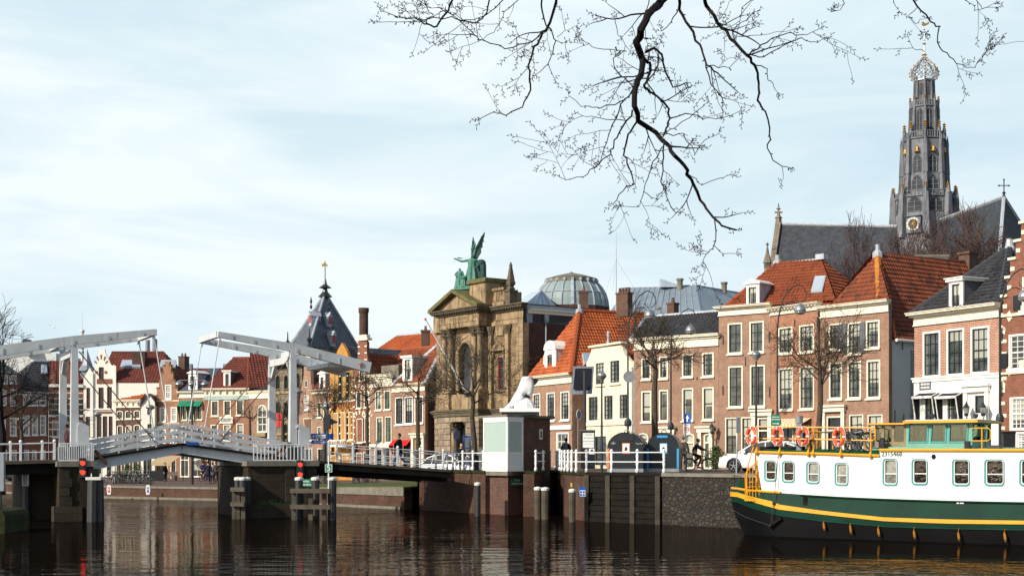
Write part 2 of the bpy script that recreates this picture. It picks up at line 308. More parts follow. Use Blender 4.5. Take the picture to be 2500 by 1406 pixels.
class MB:
 def __init__(s): s.v = []; s.f = []; s.m = []; s.g = []; s.M = None
 def add(s, vs, fs, m=0):
  b = len(s.v)
  s.v += [tuple(s.M @ Vector(v)) for v in vs] if s.M else [tuple(v) for v in vs]
  s.g.append((b, len(s.v), len(s.f), len(s.f)+len(fs))); s.f += [tuple(b+i for i in f) for f in fs]; s.m += [m]*len(fs); return s
 def box(s, x0, x1, y0, y1, z0, z1, m=0):
  return s.add([(x0, y0, z0), (x1, y0, z0), (x1, y1, z0), (x0, y1, z0), (x0, y0, z1), (x1, y0, z1), (x1, y1, z1), (x0, y1, z1)],
              [(0, 3, 2, 1), (4, 5, 6, 7), (0, 1, 5, 4), (1, 2, 6, 5), (2, 3, 7, 6), (3, 0, 4, 7)], m)
 def obox(s, p, q, w, h, m=0, up=(0, 0, 1), w2=None, h2=None):
  """beam from p to q, w wide, h high, may taper"""
  p, q = Vector(p), Vector(q); d = (q-p).normalized(); a = d.cross(Vector(up))
  if a.length < 1e-4: a = d.cross(Vector((1, 0, 0)))
  a.normalize(); c = a.cross(d).normalized(); w2 = w2 or w; h2 = h2 or h
  vs = []
  for P, ww, hh in ((p, w, h), (q, w2, h2)):
   vs += [P-a*ww/2-c*hh/2, P+a*ww/2-c*hh/2, P+a*ww/2+c*hh/2, P-a*ww/2+c*hh/2]
  return s.add(vs, [(3, 2, 1, 0), (4, 5, 6, 7), (0, 1, 5, 4), (1, 2, 6, 5), (2, 3, 7, 6), (3, 0, 4, 7)], m)
 def tube(s, pts, r, n=6, m=0, cap=True, closed=False):
  pts = [Vector(p) for p in pts]; k = len(pts); rs = r if isinstance(r, (list, tuple)) else [r]*k
  vs = []; ref = None
  for i, p in enumerate(pts):
   if closed: d = pts[(i+1) % k]-pts[i-1]
   else: d = pts[min(i+1, k-1)]-pts[max(i-1, 0)]
   if d.length < 1e-9: d = Vector((0, 0, 1))
   d.normalize()
   if ref is None: ref = d.cross(Vector((0, 0, 1)) if abs(d.z) < .9 else Vector((1, 0, 0))).normalized()
   a = (ref-d*ref.dot(d))
   if a.length < 1e-6: a = d.orthogonal()
   a.normalize(); ref = a; b = d.cross(a)
   for j in range(n):
    t = 2*pi*j/n; vs.append(p+(a*cos(t)+b*sin(t))*rs[i])
  fs = []
  for i in range(k if closed else k-1):
   for j in range(n):
    A = i*n+j; B = i*n+(j+1) % n; C = ((i+1) % k)*n+(j+1) % n; D = ((i+1) % k)*n+j; fs.append((A, B, C, D))
  if cap and not closed: fs += [tuple(range(n))[::-1], tuple((k-1)*n+j for j in range(n))]
  return s.add(vs, fs, m)
 def lathe(s, prof, n=10, c=(0, 0, 0), m=0, sx=1, sy=1, rot=0, cap=True):
  vs = []; k = len(prof)
  for r, z in prof:
   for j in range(n):
    t = 2*pi*j/n+rot; vs.append((c[0]+r*cos(t)*sx, c[1]+r*sin(t)*sy, c[2]+z))
  fs = []
  for i in range(k-1):
   for j in range(n): fs.append((i*n+j, i*n+(j+1) % n, (i+1)*n+(j+1) % n, (i+1)*n+j))
  if cap: fs += [tuple(range(n))[::-1], tuple((k-1)*n+j for j in range(n))]
  return s.add(vs, fs, m)
 def prism(s, poly, a, b, axis='y', m=0):
  """extrude a 2D polygon: axis y -> poly in (x,z); axis z -> poly in (x,y); axis x -> poly in (y,z)"""
  def P(p, t): return {'y': (p[0], t, p[1]), 'z': (p[0], p[1], t), 'x': (t, p[0], p[1])}[axis]
  n = len(poly); vs = [P(p, a) for p in poly]+[P(p, b) for p in poly]
  tri = tessellate_polygon([[Vector((p[0], p[1], 0)) for p in poly]])
  fs = [tuple(t) for t in tri]+[tuple(i+n for i in t)[::-1] for t in tri]
  fs += [(i, (i+1) % n, (i+1) % n+n, i+n) for i in range(n)]
  return s.add(vs, fs, m)
 def poly(s, pts, m=0, th=0):
  """planar polygon in 3D, optional thickness downwards"""
  n = len(pts); s.add(pts, [tuple(range(n))], m)
  if th:
   lo = [(p[0], p[1], p[2]-th) for p in pts]; s.add(list(pts)+lo, [tuple(range(2*n-1, n-1, -1))]+[(i, i+n, (i+1) % n+n, (i+1) % n) for i in range(n)], m)
  return s
 def sphere(s, c, r, nu=8, nv=6, m=0, sc=(1, 1, 1)):
  prof = [(r*sin(pi*i/nv)+1e-5, -r*cos(pi*i/nv)*sc[2]) for i in range(nv+1)]
  return s.lathe(prof, nu, c, m, sc[0], sc[1], cap=False)
 def each(s, name, mats, parent=None, **k):
  r = None
  for (v0, v1, f0, f1) in s.g:
   q = MB(); q.v = s.v[v0:v1]; q.f = [tuple(i-v0 for i in f) for f in s.f[f0:f1]]; q.m = s.m[f0:f1]; r = q.build(name, mats, parent, **k)
  return r
 def build(s, name, mats, parent=None, smooth=False, loc=None, uvs=False, fix=True):
  me = bpy.data.meshes.new(name); me.from_pydata(s.v, [], s.f)
  if isinstance(mats, str): mats = [mats]
  for m in mats: me.materials.append(MATS[m])
  if len(mats) > 1: me.polygons.foreach_set('material_index', s.m)
  if smooth: me.polygons.foreach_set('use_smooth', [True]*len(me.polygons))
  me.update()
  if fix:
   import bmesh
   bm = bmesh.new(); bm.from_mesh(me); bmesh.ops.recalc_face_normals(bm, faces=bm.faces); bm.to_mesh(me); bm.free()
  if uvs:
   ul = me.uv_layers.new(name='UVMap')
   for p in me.polygons:
    n = p.normal; Z = Vector((0, 0, 1)); u = Z.cross(n)
    u = Vector((1, 0, 0)) if u.length < 1e-3 else u.normalized()
    v = n.cross(u)
    for li in p.loop_indices:
     c = me.vertices[me.loops[li].vertex_index].co; ul.data[li].uv = (c.dot(u), c.dot(v))
  o = bpy.data.objects.new(name, me); COL.objects.link(o)
  if parent: o.parent = parent
  if loc: o.location = loc
  return o
def clip(P, k, lo, keep_above):
 out = []
 for i in range(len(P)):
  a, b_ = P[i], P[(i+1) % len(P)]; fa = (a[k] >= lo) == keep_above or a[k] == lo; fb = (b_[k] >= lo) == keep_above or b_[k] == lo
  if fa: out.append(a)
  if fa != fb: t = (lo-a[k])/(b_[k]-a[k]); out.append(tuple(a[j]+(b_[j]-a[j])*t for j in range(2)))
 return out
def tiled(b, pts, tw, th, wave, step):
 """lay overlapping tile courses over a planar polygon"""
 P = [Vector(p) for p in pts]; n = Vector((0, 0, 0))
 for i in range(len(P)): n += (P[i]-P[0]).cross(P[(i+1) % len(P)]-P[0])
 n.normalize(); n = -n if n.z < 0 else n
 Z = Vector((0, 0, 1)); u = Z.cross(n)
 u = Vector((1, 0, 0)) if u.length < 1e-3 else u.normalized()
 v = n.cross(u); O = P[0]; Q = [((p-O).dot(u), (p-O).dot(v)) for p in P]
 v0, v1 = min(q[1] for q in Q), max(q[1] for q in Q); V = []; F = []; r = 0; v = v if v.z >= 0 else v
 w = tw/2 if wave else 1e9
 while v0+r*th < v1-1e-6:
  a, c = v0+r*th, v0+(r+1)*th; S_ = clip(clip(Q, 1, a, True), 1, c, False); r += 1
  if len(S_) < 3: continue
  x0, x1 = min(q[0] for q in S_), max(q[0] for q in S_); k = floor(x0/w) if wave else 0
  while True:
   if wave: A_, B_ = k*w, (k+1)*w; T_ = clip(clip(S_, 0, A_, True), 0, B_, False)
   else: T_ = S_; A_, B_ = x0, x1
   if len(T_) >= 3:
    m = len(V)
    for q in T_:
     hh = step*(1-(q[1]-a)/th)+.02
     if wave: f = (q[0]-A_)/w; hh += wave*(f if k % 2 else 1-f)
     V.append(tuple(O+u*q[0]+v*q[1]+n*hh))
    F.append(tuple(range(m, m+len(T_))))
    lo = [i for i, q in enumerate(T_) if abs(q[1]-a) < 1e-6]
    if len(lo) == 2: i, j = lo; m2 = len(V); V += [tuple(Vector(V[m+i])-n*(step+.03)), tuple(Vector(V[m+j])-n*(step+.03))]; F.append((m+i, m+j, m2+1, m2))
   k += 1
   if not wave or k*w >= x1: break
 b.add(V, F)
def copy_tree(o, parent=None):
 c = o.copy(); COL.objects.link(c); c.parent = parent
 for ch in list(o.children): copy_tree(ch, c)
 return c
def text(name, s, size, mat, parent, loc, rot=(pi/2, 0, 0), align='CENTER', depth=.004, sx=1, bold=0):
 cu = bpy.data.curves.new(name, 'FONT'); cu.body = s; cu.size = size; cu.align_x = align; cu.align_y = 'CENTER'; cu.extrude = depth; cu.offset = bold
 t = bpy.data.objects.new(name+'_tmp', cu); COL.objects.link(t)
 dg = bpy.context.evaluated_depsgraph_get(); me = bpy.data.meshes.new_from_object(t.evaluated_get(dg)); bpy.data.objects.remove(t)
 me.materials.clear(); me.materials.append(MATS[mat]); me.name = name
 o = bpy.data.objects.new(name, me); COL.objects.link(o); o.parent = parent; o.location = loc; o.rotation_euler = rot; o.scale = (sx, 1, 1)
 return o
def at(px, Y, z=0.0): return Vector(((px-CX)/FPX*Y, Y, z))
def zat(py, Y): return EYE+(HOR-py)/FPX*Y
def pw(px, py, Y): return Vector(((px-CX)/FPX*Y, Y, zat(py, Y)))
class Frame:
 """a vertical plane standing on the ground between two surveyed points; local x along it, y behind it"""
 def __init__(s, A, B, base):
  s.A = Vector((A[0], A[1], 0)); s.B = Vector((B[0], B[1], 0)); d = s.B-s.A; s.len = d.length; s.d = d.normalized()
  s.n = Vector((-s.d.y, s.d.x, 0)); s.base = base; s.rz = atan2(s.d.y, s.d.x); s.loc = (A[0], A[1], base)
 def uz(s, px, py, d=0):
  r = Vector(((px-CX)/FPX, 1, 0)); O = s.A+s.n*d
  t = O.dot(s.n)/r.dot(s.n); P = r*t
  return ((P-O).dot(s.d), EYE+(HOR-py)/FPX*t-s.base)
 def pt(s, px, py, d=0):
  u, z = s.uz(px, py, d); return (u, d, z)
 def u(s, px, d=0): return s.uz(px, 0, d)[0]
# ground, water, quays
b = MB(); b.add([(-900, -200, 0), (900, -200, 0), (900, 900, 0), (-900, 900, 0)], [(0, 1, 2, 3)]); tag(b.build('water', 'river_water'), kind='structure')
BK = [(-400, 330, .95), (-150, 215, .95), (-45, 126, .95), (-32, 111, .95), (-20.6, 104, .95), (-6.6, 87, 1.35), (-5.6, 85.8, 1.4)]
FC = [(-420, 600, .95), (-180, 300, .95), (-58, 152, .95), (-48, 157, .95), (-30, 152, .95), (-12.8, 127, 1.1), (-7.3, 121.5, 1.3)]
b = MB(); b.add([(-60, -120, 1.5), (60, -120, 1.5), (60, -4, 1.5), (22, 6.5, 1.5), (8, 8.5, 1.5), (-20, 8.5, 1.5), (-60, 6, 1.5)], [(0, 1, 2, 3, 4, 5, 6)]); b.prism([(-60, 6), (-20, 8.5), (8, 8.5), (22, 6.5), (60, -4), (60, -4.6), (22, 5.9), (8, 7.9), (-20, 7.9), (-60, 5.4)], -1, 1.49, 'z'); tag(b.build('near_bank', 'paving'), kind='structure')
BR = [(-5.6, 85.8, 2.4), (-1.4, 79.5, 2.4), (1.2, 76.7, 2.4), (2.25, 83.9, 2.4), (2.55, 84.3, 2.4), (2.95, 76, 2.4), (3.24, 72.8, 2.4), (3.75, 70.8, 2.4), (7.1, 67.2, 2.4), (10.3, 63.8, 2.4), (24.5, 54.8, 2.4), (50, 30, 2.4), (120, -80, 2.4)]
FR = [(-7.3, 121.5, 2.3), (-1, 113.4, 2.4), (1.37, 110.6, 2.4), (3, 107, 2.4), (4, 105, 2.4), (5.4, 102.4, 2.4), (6.8, 99.4, 2.4), (8.3, 96.4, 2.4), (13.4, 92, 2.4), (16.3, 89.5, 2.4), (24.5, 71.4, 2.4), (52, 40, 2.4), (150, -60, 2.4)]
def strip(A, Bq):
 b = MB(); n = len(A); b.add(list(A)+list(Bq), [(i, i+1, n+i+1, n+i) for i in range(n-1)]); return b
b = strip(BK, FC); tag(b.build('pavement', 'paving'), kind='structure')
b = strip(BR, FR); tag(b.build('street', 'paving'), kind='structure')
far = [(p[0]*8-200 if p[0] < 0 else p[0]*8, 2500, .95) for p in FC]
b = strip(FC, [(-3000, 2600, .95), (-2000, 2600, .95), (-1500, 2600, .95), (-1000, 2600, .95), (-600, 2600, .95), (-300, 2600, 1.1), (-100, 2600, 1.3)])
b.add([(x, y, 2.4) for x, y, z in FR]+[(-100, 2600, 2.4), (0, 2600, 2.4), (100, 2600, 2.4), (150, 2600, 2.4), (200, 2600, 2.4), (250, 2600, 2.4), (300, 2600, 2.4), (400, 2600, 2.4), (700, 2600, 2.4), (1000, 2600, 2.4), (1600, 2600, 2.4), (2400, 1800, 2.4), (3000, -100, 2.4)], [(i, i+1, 13+i+1, 13+i) for i in range(12)])
tag(b.build('ground', 'earth'), kind='structure')
def wallrun(name, label, pts, z0, z1, mat, cat='quay wall', th=.6, cop=None, toe=None, group=None):
 """quay wall along ground points (left to right as seen from the water)"""
 root = empty(name, label, cat, (pts[0][0], pts[0][1], 0), 0, group); o = Vector((pts[0][0], pts[0][1], 0))
 def run(b, off, t, za, zb):
  for i in range(len(pts)-1):
   p, q = Vector((*pts[i][:2], 0)), Vector((*pts[i+1][:2], 0)); d = (q-p).normalized(); n = Vector((d.y, -d.x, 0))
   if n.y > 0 and abs(d.x) > .1: n = -n
   k = d*.02; P = [p-k+n*off-o, q+k+n*off-o, q+k+n*(off-t)-o, p-k+n*(off-t)-o]
   a = za[i] if isinstance(za, (list, tuple)) else za; c = zb[i] if isinstance(zb, (list, tuple)) else zb; c2 = zb[i+1] if isinstance(zb, (list, tuple)) else zb
   b.add([(*P[0][:2], a), (*P[1][:2], a), (*P[2][:2], a), (*P[3][:2], a), (*P[0][:2], c), (*P[1][:2], c2), (*P[2][:2], c2), (*P[3][:2], c)],
                  [(0, 3, 2, 1), (4, 5, 6, 7), (0, 1, 5, 4), (1, 2, 6, 5), (2, 3, 7, 6), (3, 0, 4, 7)])
 b = MB(); run(b, .0, th, z0, [z-.14 for z in z1] if isinstance(z1, list) else z1-.14); b.build('masonry', mat, root)
 if cop: b = MB(); run(b, .07, th, [z-.139 for z in z1] if isinstance(z1, list) else z1-.139, [z+.02 for z in z1] if isinstance(z1, list) else z1+.02); b.build('coping', cop, root)
 if toe: b = MB(); run(b, .35, .5, -1, toe); b.build('footing', 'coping', root)
 return root
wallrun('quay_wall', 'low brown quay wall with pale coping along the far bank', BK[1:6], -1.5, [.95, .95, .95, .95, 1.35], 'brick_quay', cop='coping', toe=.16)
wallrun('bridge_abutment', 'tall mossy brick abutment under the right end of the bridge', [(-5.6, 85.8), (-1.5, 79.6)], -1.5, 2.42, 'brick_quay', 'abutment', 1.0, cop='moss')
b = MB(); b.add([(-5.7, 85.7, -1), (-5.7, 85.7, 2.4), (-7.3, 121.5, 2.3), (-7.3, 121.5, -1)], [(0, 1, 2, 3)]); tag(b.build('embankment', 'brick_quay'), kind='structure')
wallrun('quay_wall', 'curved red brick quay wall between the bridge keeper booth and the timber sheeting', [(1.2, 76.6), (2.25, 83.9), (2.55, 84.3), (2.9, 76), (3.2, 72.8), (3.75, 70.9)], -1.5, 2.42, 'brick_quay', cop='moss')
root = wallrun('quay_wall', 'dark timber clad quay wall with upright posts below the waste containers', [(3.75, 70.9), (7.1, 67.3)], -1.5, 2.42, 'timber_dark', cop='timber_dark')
b = MB(); p, q = Vector((3.75, 70.9, 0)), Vector((7.1, 67.3, 0)); d = (q-p).normalized(); n = Vector((-d.y, d.x, 0)); n = n if n.y < 0 else -n
for i in range(9): z = -.2+i*.29; a = p+n*(.02+.03*(i % 2)); c = q+n*(.02+.03*(i % 2)); b.obox((a.x-p.x, a.y-p.y, z), (c.x-p.x, c.y-p.y, z), .08, .26)
b.build('plank', 'timber_dark', root)
b = MB()
for t in (.02, .31, .64, .97): a = p.lerp(q, t)+n*.16; b.obox((a.x-p.x, a.y-p.y, -1), (a.x-p.x, a.y-p.y, 2.3), .2, .2)
b.build('post', 'timber_grey', root)
wallrun('quay_wall', 'dark rubble stone quay wall with pale coping left of the barge', [(7.1, 67.3), (10.3, 63.8), (24.5, 54.8), (50, 30)], -1.5, 2.42, 'stone_rubble', cop='coping')
b = MB(); b.add([(-20.6, 104.3, .97), (-6.6, 87.3, 1.37), (-5.75, 86.1, 1.45), (-6.2, 95, 1.55), (-19, 108, 1.05)], [(0, 1, 2, 3, 4)]); tag(b.build('grass', 'grass'), kind='stuff')
b = MB(); b.add([(6.5, 72, 2.404), (9.5, 69, 2.404), (16, 81, 2.404), (13.5, 85, 2.404), (8, 92, 2.404), (5, 88, 2.404)], [(0, 1, 2, 3, 4, 5)]); tag(b.build('road', 'asphalt'), kind='structure')
# houses
V1 = (0, 780, 2.929); V2 = (400, 780, 2.929); V3 = (780, 620, 2.131); V4 = (1020, 560, 1.953); V5 = (1280, 640, 2.131)
V6 = (1730, 620, 2.267); V7 = (2180, 540, 2.51)
_wc = {}
def ring_pts(w, h, rise, inset=0):
 """outline of an opening, flat or with an arched head"""
 a = inset; P = [(a, a), (w-a, a)]
 if rise <= 0: return P+[(w-a, h-a), (a, h-a)]
 n = 10; hw = w/2-a; r = max(rise-a*.3, .02)
 for i in range(n+1):
  t = pi*i/n; P.append((w/2+hw*cos(t), h-rise-a*.0+(r-a*.7)*sin(t)))
 return P
def mesh_ring(b, O, I, y0, y1):
 n = len(O); vs = [(p[0], y0, p[1]) for p in O]+[(p[0], y0, p[1]) for p in I]+[(p[0], y1, p[1]) for p in I]+[(p[0], y1, p[1]) for p in O]
 fs = []
 for i in range(n):
  j = (i+1) % n
  fs += [(i, j, n+j, n+i), (n+i, n+j, 2*n+j, 2*n+i), (j, i, 3*n+i, 3*n+j)]
 b.add(vs, fs)
STY = {
 'std': dict(frame='paint_cream', sash='sash_dark', nx=2, nz=3, fw=.11, sill=1, pane='pane'),
}
def sty(name_, base='std', **k): STY[name_] = {**STY[base], **k}
def window(parent, u0, u1, z0, z1, st, y=0):
 s = STY[st] if isinstance(st, str) else st
 w, h = u1-u0, z1-z0; rise = s.get('rise', 0)*w if s.get('rise', 0) else 0
 key = (round(w, 2), round(h, 2), str(sorted(s.items())))
 if key not in _wc:
  fw = min(s['fw']*.72, w*.13); b = MB(); O = ring_pts(w, h, rise); I = ring_pts(w, h, rise, fw); mesh_ring(b, O, I, -.035, .10)
  if s.get('sill'): b.box(-.06, w+.06, -.13, -.037, -.10, -.002)
  if s.get('trans'): b.box(fw*.9, w-fw*.9, -.02, .09, h*s['trans']-.05, h*s['trans']+.05)
  fr = b.build(s.get('name', 'window'), s['frame'])
  b = MB(); I2 = ring_pts(w, h, rise, fw+.045); mesh_ring(b, I, I2, .035, .1)
  nx, nz_ = s['nx'], s['nz']; m = s.get('mw', .028)
  for i in range(1, nx):
   x = fw+(w-2*fw)*i/nx; b.box(x-m/2, x+m/2, .05, .095, fw, h-fw-(rise*.25 if rise else 0))
  zz = h-fw-rise*.6
  for i in range(1, nz_):
   z = fw+(zz-fw)*i/nz_; mm = m*2.1 if (nz_ % 2 == 0 and i == nz_//2) or s.get('meet') == i else m
   b.box(fw, w-fw, .045, .094, z-mm/2, z+mm/2)
  sa = b.build('sash', s['sash'])
  b = MB(); P = ring_pts(w, h, rise, fw*.8); b.prism(P, .10, .115); pa = b.build('pane', s['pane'])
  _wc[key] = (fr, sa, pa); fr.location = (u0, y, z0); fr.parent = parent
  sa.parent = fr; pa.parent = fr
  return fr
 fr, sa, pa = _wc[key]
 f = fr.copy(); COL.objects.link(f); f.parent = parent; f.location = (u0, y, z0)
 for q in (sa, pa): c = q.copy(); COL.objects.link(c); c.parent = f
 return f
class House:
 def __init__(s, name, label, A, B, base, V, depth=9, cat='house', group=None):
  s.fr = Frame(A, B, base); s.V = V; s.W = s.fr.len; s.depth = depth; s.holes = []
  s.o = empty(name, label, cat, s.fr.loc, s.fr.rz, group)
 def px(s, x, y=0): return (s.V[0]+x/s.V[2], s.V[1]+y/s.V[2])
 def uz(s, x, y, d=0): return s.fr.uz(*s.px(x, y), d)
 def pt(s, x, y, d=0): return s.fr.pt(*s.px(x, y), d)
 def z(s, x, y, d=0): return s.uz(x, y, d)[1]
 def u(s, x, d=0): return s.uz(x, 0, d)[0]
 def win(s, L, st='std'):
  for q in L:
   xl, xr, yt, yb = q; xc = (xl+xr)/2
   u0, u1 = s.u(xl), s.u(xr); z1, z0 = s.z(xc, yt), s.z(xc, yb); z0 = max(z0, .02)
   if u0 > u1: u0, u1 = u1, u0
   rise = STY[st].get('rise', 0)*(u1-u0)
   P = [(u0+p[0], z0+p[1]) for p in ring_pts(u1-u0, z1-z0, rise, .02)]
   s.holes.append(P)
   w_ = window(s.o, u0, u1, z0, z1, st)
   if q is L[0]: s.last = (u0, u1, z0, z1)
  return s
 def wall(s, top, mat, side=None, eave=None, th=.3, back=True):
  """top: list of (u,z) outline points from upper right to upper left (floor corners are added)"""
  side = side or mat; P = [(0, -.3), (s.W, -.3)]+top
  b = MB(); ps = [[Vector((p[0], p[1], 0)) for p in P]]+[[Vector((p[0], p[1], 0)) for p in h][::-1] for h in s.holes]
  tri = tessellate_polygon(ps); allv = [v for l in ps for v in l]
  b.add([(v.x, 0, v.y) for v in allv], [tuple(t) for t in tri])
  n = len(P); b.add([(p[0], 0, p[1]) for p in P]+[(p[0], th, p[1]) for p in P], [(i, (i+1) % n, (i+1) % n+n, i+n) for i in range(n)])
  tri = tessellate_polygon([[Vector((p[0], p[1], 0)) for p in P]]); b.add([(p[0], th, p[1]) for p in P], [tuple(t) for t in tri])
  s.wo = b.build('wall', mat, s.o, fix=False)
  e = eave if eave else min(top[0][1], top[-1][1])-.05
  b = MB(); D = s.depth
  b.add([(.01, th, -.3), (.01, D, -.3), (.01, D, e), (.01, th, e), (s.W-.01, th, -.3), (s.W-.01, D, -.3), (s.W-.01, D, e), (s.W-.01, th, e)],
              [(0, 1, 2, 3), (4, 7, 6, 5), (1, 5, 6, 2), (3, 2, 6, 7)])
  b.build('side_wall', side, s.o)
  s.e = e
  return s
 def flat(s, z): return [(s.W, z), (0, z)]
 def cornice(s, x, yt, yb, mat='paint_cream', proj=.32, dent=0, brackets=0, u0=None, u1=None, ends=.12):
  zt, zb = s.z(x, yt), s.z(x, yb); h = zt-zb; u0 = 0 if u0 is None else u0; u1 = s.W if u1 is None else u1
  b = MB(); b.box(u0, u1, -.07, -.002, zb, zb+h*.62); b.box(u0-ends*.3, u1+ends*.3, -.11, -.001, zb-.06, zb-.001)
  b.box(u0-ends, u1+ends, -proj*.55, .0, zb+h*.62, zb+h*.78); b.box(u0-ends*1.3, u1+ends*1.3, -proj, .0, zb+h*.781, zb+h*.93); b.box(u0-ends*1.5, u1+ends*1.5, -proj-.06, .0, zb+h*.931, zb+h)
  if dent:
   n = int((u1-u0)/dent)
   for i in range(n): u = u0+(i+.5)*(u1-u0)/n; b.box(u-dent*.25, u+dent*.25, -proj*.8, -.071, zb+h*.50, zb+h*.619)
  if brackets:
   for i in range(brackets):
    u = u0+.25+(u1-u0-.5)*i/(brackets-1)
    b.prism([(-.071, zb+h*.1), (-.12, zb+h*.12), (-proj*.9, zb+h*.6), (-.071, zb+h*.6)], u-.07, u+.07, 'x')
  b.build('cornice', mat, s.o); return s
 def band(s, x, yt, yb, mat='paint_cream', proj=.06, name='band', u0=None, u1=None):
  zt, zb = s.z(x, yt), s.z(x, yb); b = MB(); b.box(0 if u0 is None else u0, s.W if u1 is None else u1, -proj, -.001, zb, zt); b.build(name, mat, s.o); return s
 def roof(s, faces, mat, th=.10, ridge=None, ridges=(), rr=.12, name='roof'):
  b = MB(); flat_ = 'slate' in mat or mat in ('zinc',); far_ = s.fr.A.y > 115
  for f in faces:
   b.poly(f, 0, th)
   if mat != 'zinc': tiled(b, f, *((.3, .22, 0, .03) if flat_ else (.25 if not far_ else .34, .31 if not far_ else .40, .05, .05)))
  s.ro = b.build(name, mat, s.o, uvs=True, fix=False)
  if ridge:
   b = MB()
   for p, q in ridges:
    p, q = Vector(p), Vector(q); n = max(2, int((q-p).length/.4))
    for i in range(n):
     a = p.lerp(q, i/n); c = p.lerp(q, (i+1)/n); b.tube([a, c], [rr*1.12+.05, rr*.92+.05], 7)
   b.build('ridge', ridge, s.ro)
  return s
 def dormer(s, x0, x1, y0, y1, d, wx, depth=2.2, mat='paint_white', cheek='lead', cap='flat', st='dorm', capx=None):
  u0, z1 = s.uz(x0, y0, d); u1, z0 = s.uz(x1, y1, d)
  z1 = s.z((x0+x1)/2, y0, d); z0 = s.z((x0+x1)/2, y1, d)
  b = MB(); a0, zt = s.uz(wx[0], wx[2], d); a1, zb = s.uz(wx[1], wx[3], d)
  b.box(u0, a0, d, d+.12, z0, z1); b.box(a1, u1, d, d+.12, z0, z1); b.box(a0, a1, d, d+.12, zt, z1); b.box(a0, a1, d, d+.12, z0, zb)
  D = b.build('dormer', mat, s.o)
  b = MB(); b.box(u0+.02, u0+.06, d+.12, d+depth, z0, z1-.02); b.box(u1-.06, u1-.02, d+.12, d+depth, z0, z1-.02); b.build('dormer_cheek', cheek, D)
  b = MB()
  if cap == 'flat': b.box(u0-.12, u1+.12, d-.14, d+depth+.1, z1, z1+.14); b.box(u0-.18, u1+.18, d-.2, d+depth+.15, z1+.141, z1+.2)
  elif cap == 'gable':
   m = (u0+u1)/2; h = (u1-u0)*.35; b.prism([(u0-.14, z1), (u1+.14, z1), (u1+.14, z1+.08), (m, z1+h), (u0-.14, z1+.08)], d-.14, d+depth)
  elif cap == 'round':
   m = (u0+u1)/2; r = (u1-u0)/2+.05; b.prism([(u0-.08, z1)]+[(m-r*cos(pi*i/8), z1+r*.75*sin(pi*i/8)) for i in range(9)]+[(u1+.08, z1)], d-.08, d+depth)
  b.build('dormer_cap', mat, D)
  window(D, a0, a1, zb, zt, st, d)
  return D
 def chimney(s, x0, x1, y0, y1, d, mat='brick_brown', w=.8, pots=2, name='chimney', parent=None):
  u0, z1 = s.uz(x0, y0, d); u1, _ = s.uz(x1, y0, d); _, z0 = s.uz(x0, y1, d)
  b = MB(); b.box(u0, u1, d, d+w, z0-.5, z1-.12); b.box(u0-.05, u1+.05, d-.05, d+w+.05, z1-.119, z1)
  for i in range(pots): c = u0+(u1-u0)*(i+.5)/pots; b.lathe([(.11, 0), (.13, .05), (.09, .32), (.12, .36)], 8, (c, d+w/2, z1))
  b.build(name, mat, parent or s.ro if hasattr(s, 'ro') else s.o); return s
 def skylight(s, quad, nrm=.06):
  """quad: four local points on the roof slope"""
  q = [Vector(p) for p in quad]; n = (q[1]-q[0]).cross(q[3]-q[0]).normalized()
  if n.z < 0: n = -n
  b = MB(); b.add([tuple(p) for p in q]+[tuple(p+n*.26) for p in q], [(4, 5, 6, 7), (0, 1, 5, 4), (1, 2, 6, 5), (2, 3, 7, 6), (3, 0, 4, 7)])
  o = b.build('skylight', 'lead', s.ro)
  c = (q[0]+q[1]+q[2]+q[3])/4; b = MB(); b.add([tuple(c+(p-c)*.84+n*.275) for p in q], [(0, 1, 2, 3)]); b.build('pane', 'zinc_light', o)
 def anchors(s, L):
  b = MB()
  for x, y0, y1 in L:
   u, z1 = s.uz(x, y0); z0 = s.z(x, y1); b.box(u-.03, u+.03, -.05, -.001, z0, z1)
  b.each('wall_anchor', 'steel_dark', s.o)
 def shutter(s, x0, x1, y0, y1, mat='shutter_grey', open_=.03):
  u0, z1 = s.uz(x0, y0); u1, z0 = s.uz(x1, y1); b = MB(); b.box(u0, u1, -.08, -.04, z0, z1); w_ = u1-u0
  b.box(u0+w_*.12, u1-w_*.12, -.095, -.0801, z0+.12, (z0+z1)/2-.06); b.box(u0+w_*.12, u1-w_*.12, -.095, -.0801, (z0+z1)/2+.06, z1-.12)
  b.build('shutter', mat, s.o)
 def pipe(s, u, z0, z1, mat='lead', r=.05): b = MB(); b.tube([(u, -.09, z0), (u, -.09, z1)], r, 7); b.build('drainpipe', mat, s.o)
 def stoop(s, x0, x1, h=.3, mat='coping'):
  b = MB(); b.box(s.u(x0)-.2, s.u(x1)+.2, -.9, -.02, -.2, h*.5); b.box(s.u(x0)-.1, s.u(x1)+.1, -.5, -.019, h*.5+.001, h); b.build('doorstep', mat, s.o)
def stripes(h, xs, z0, z1, step, mat='stone_band', hh=.12, w=.32, full=False, skip=()):
 b = MB(); z = z0
 while z < z1:
  if full: b.box(.0, h.W, -.022, -.001, z, z+hh)
  else:
   for x in xs: b.box(x, x+w, -.025, -.001, z, z+hh)
  z += step
 b.each('stone_band', mat, h.o)
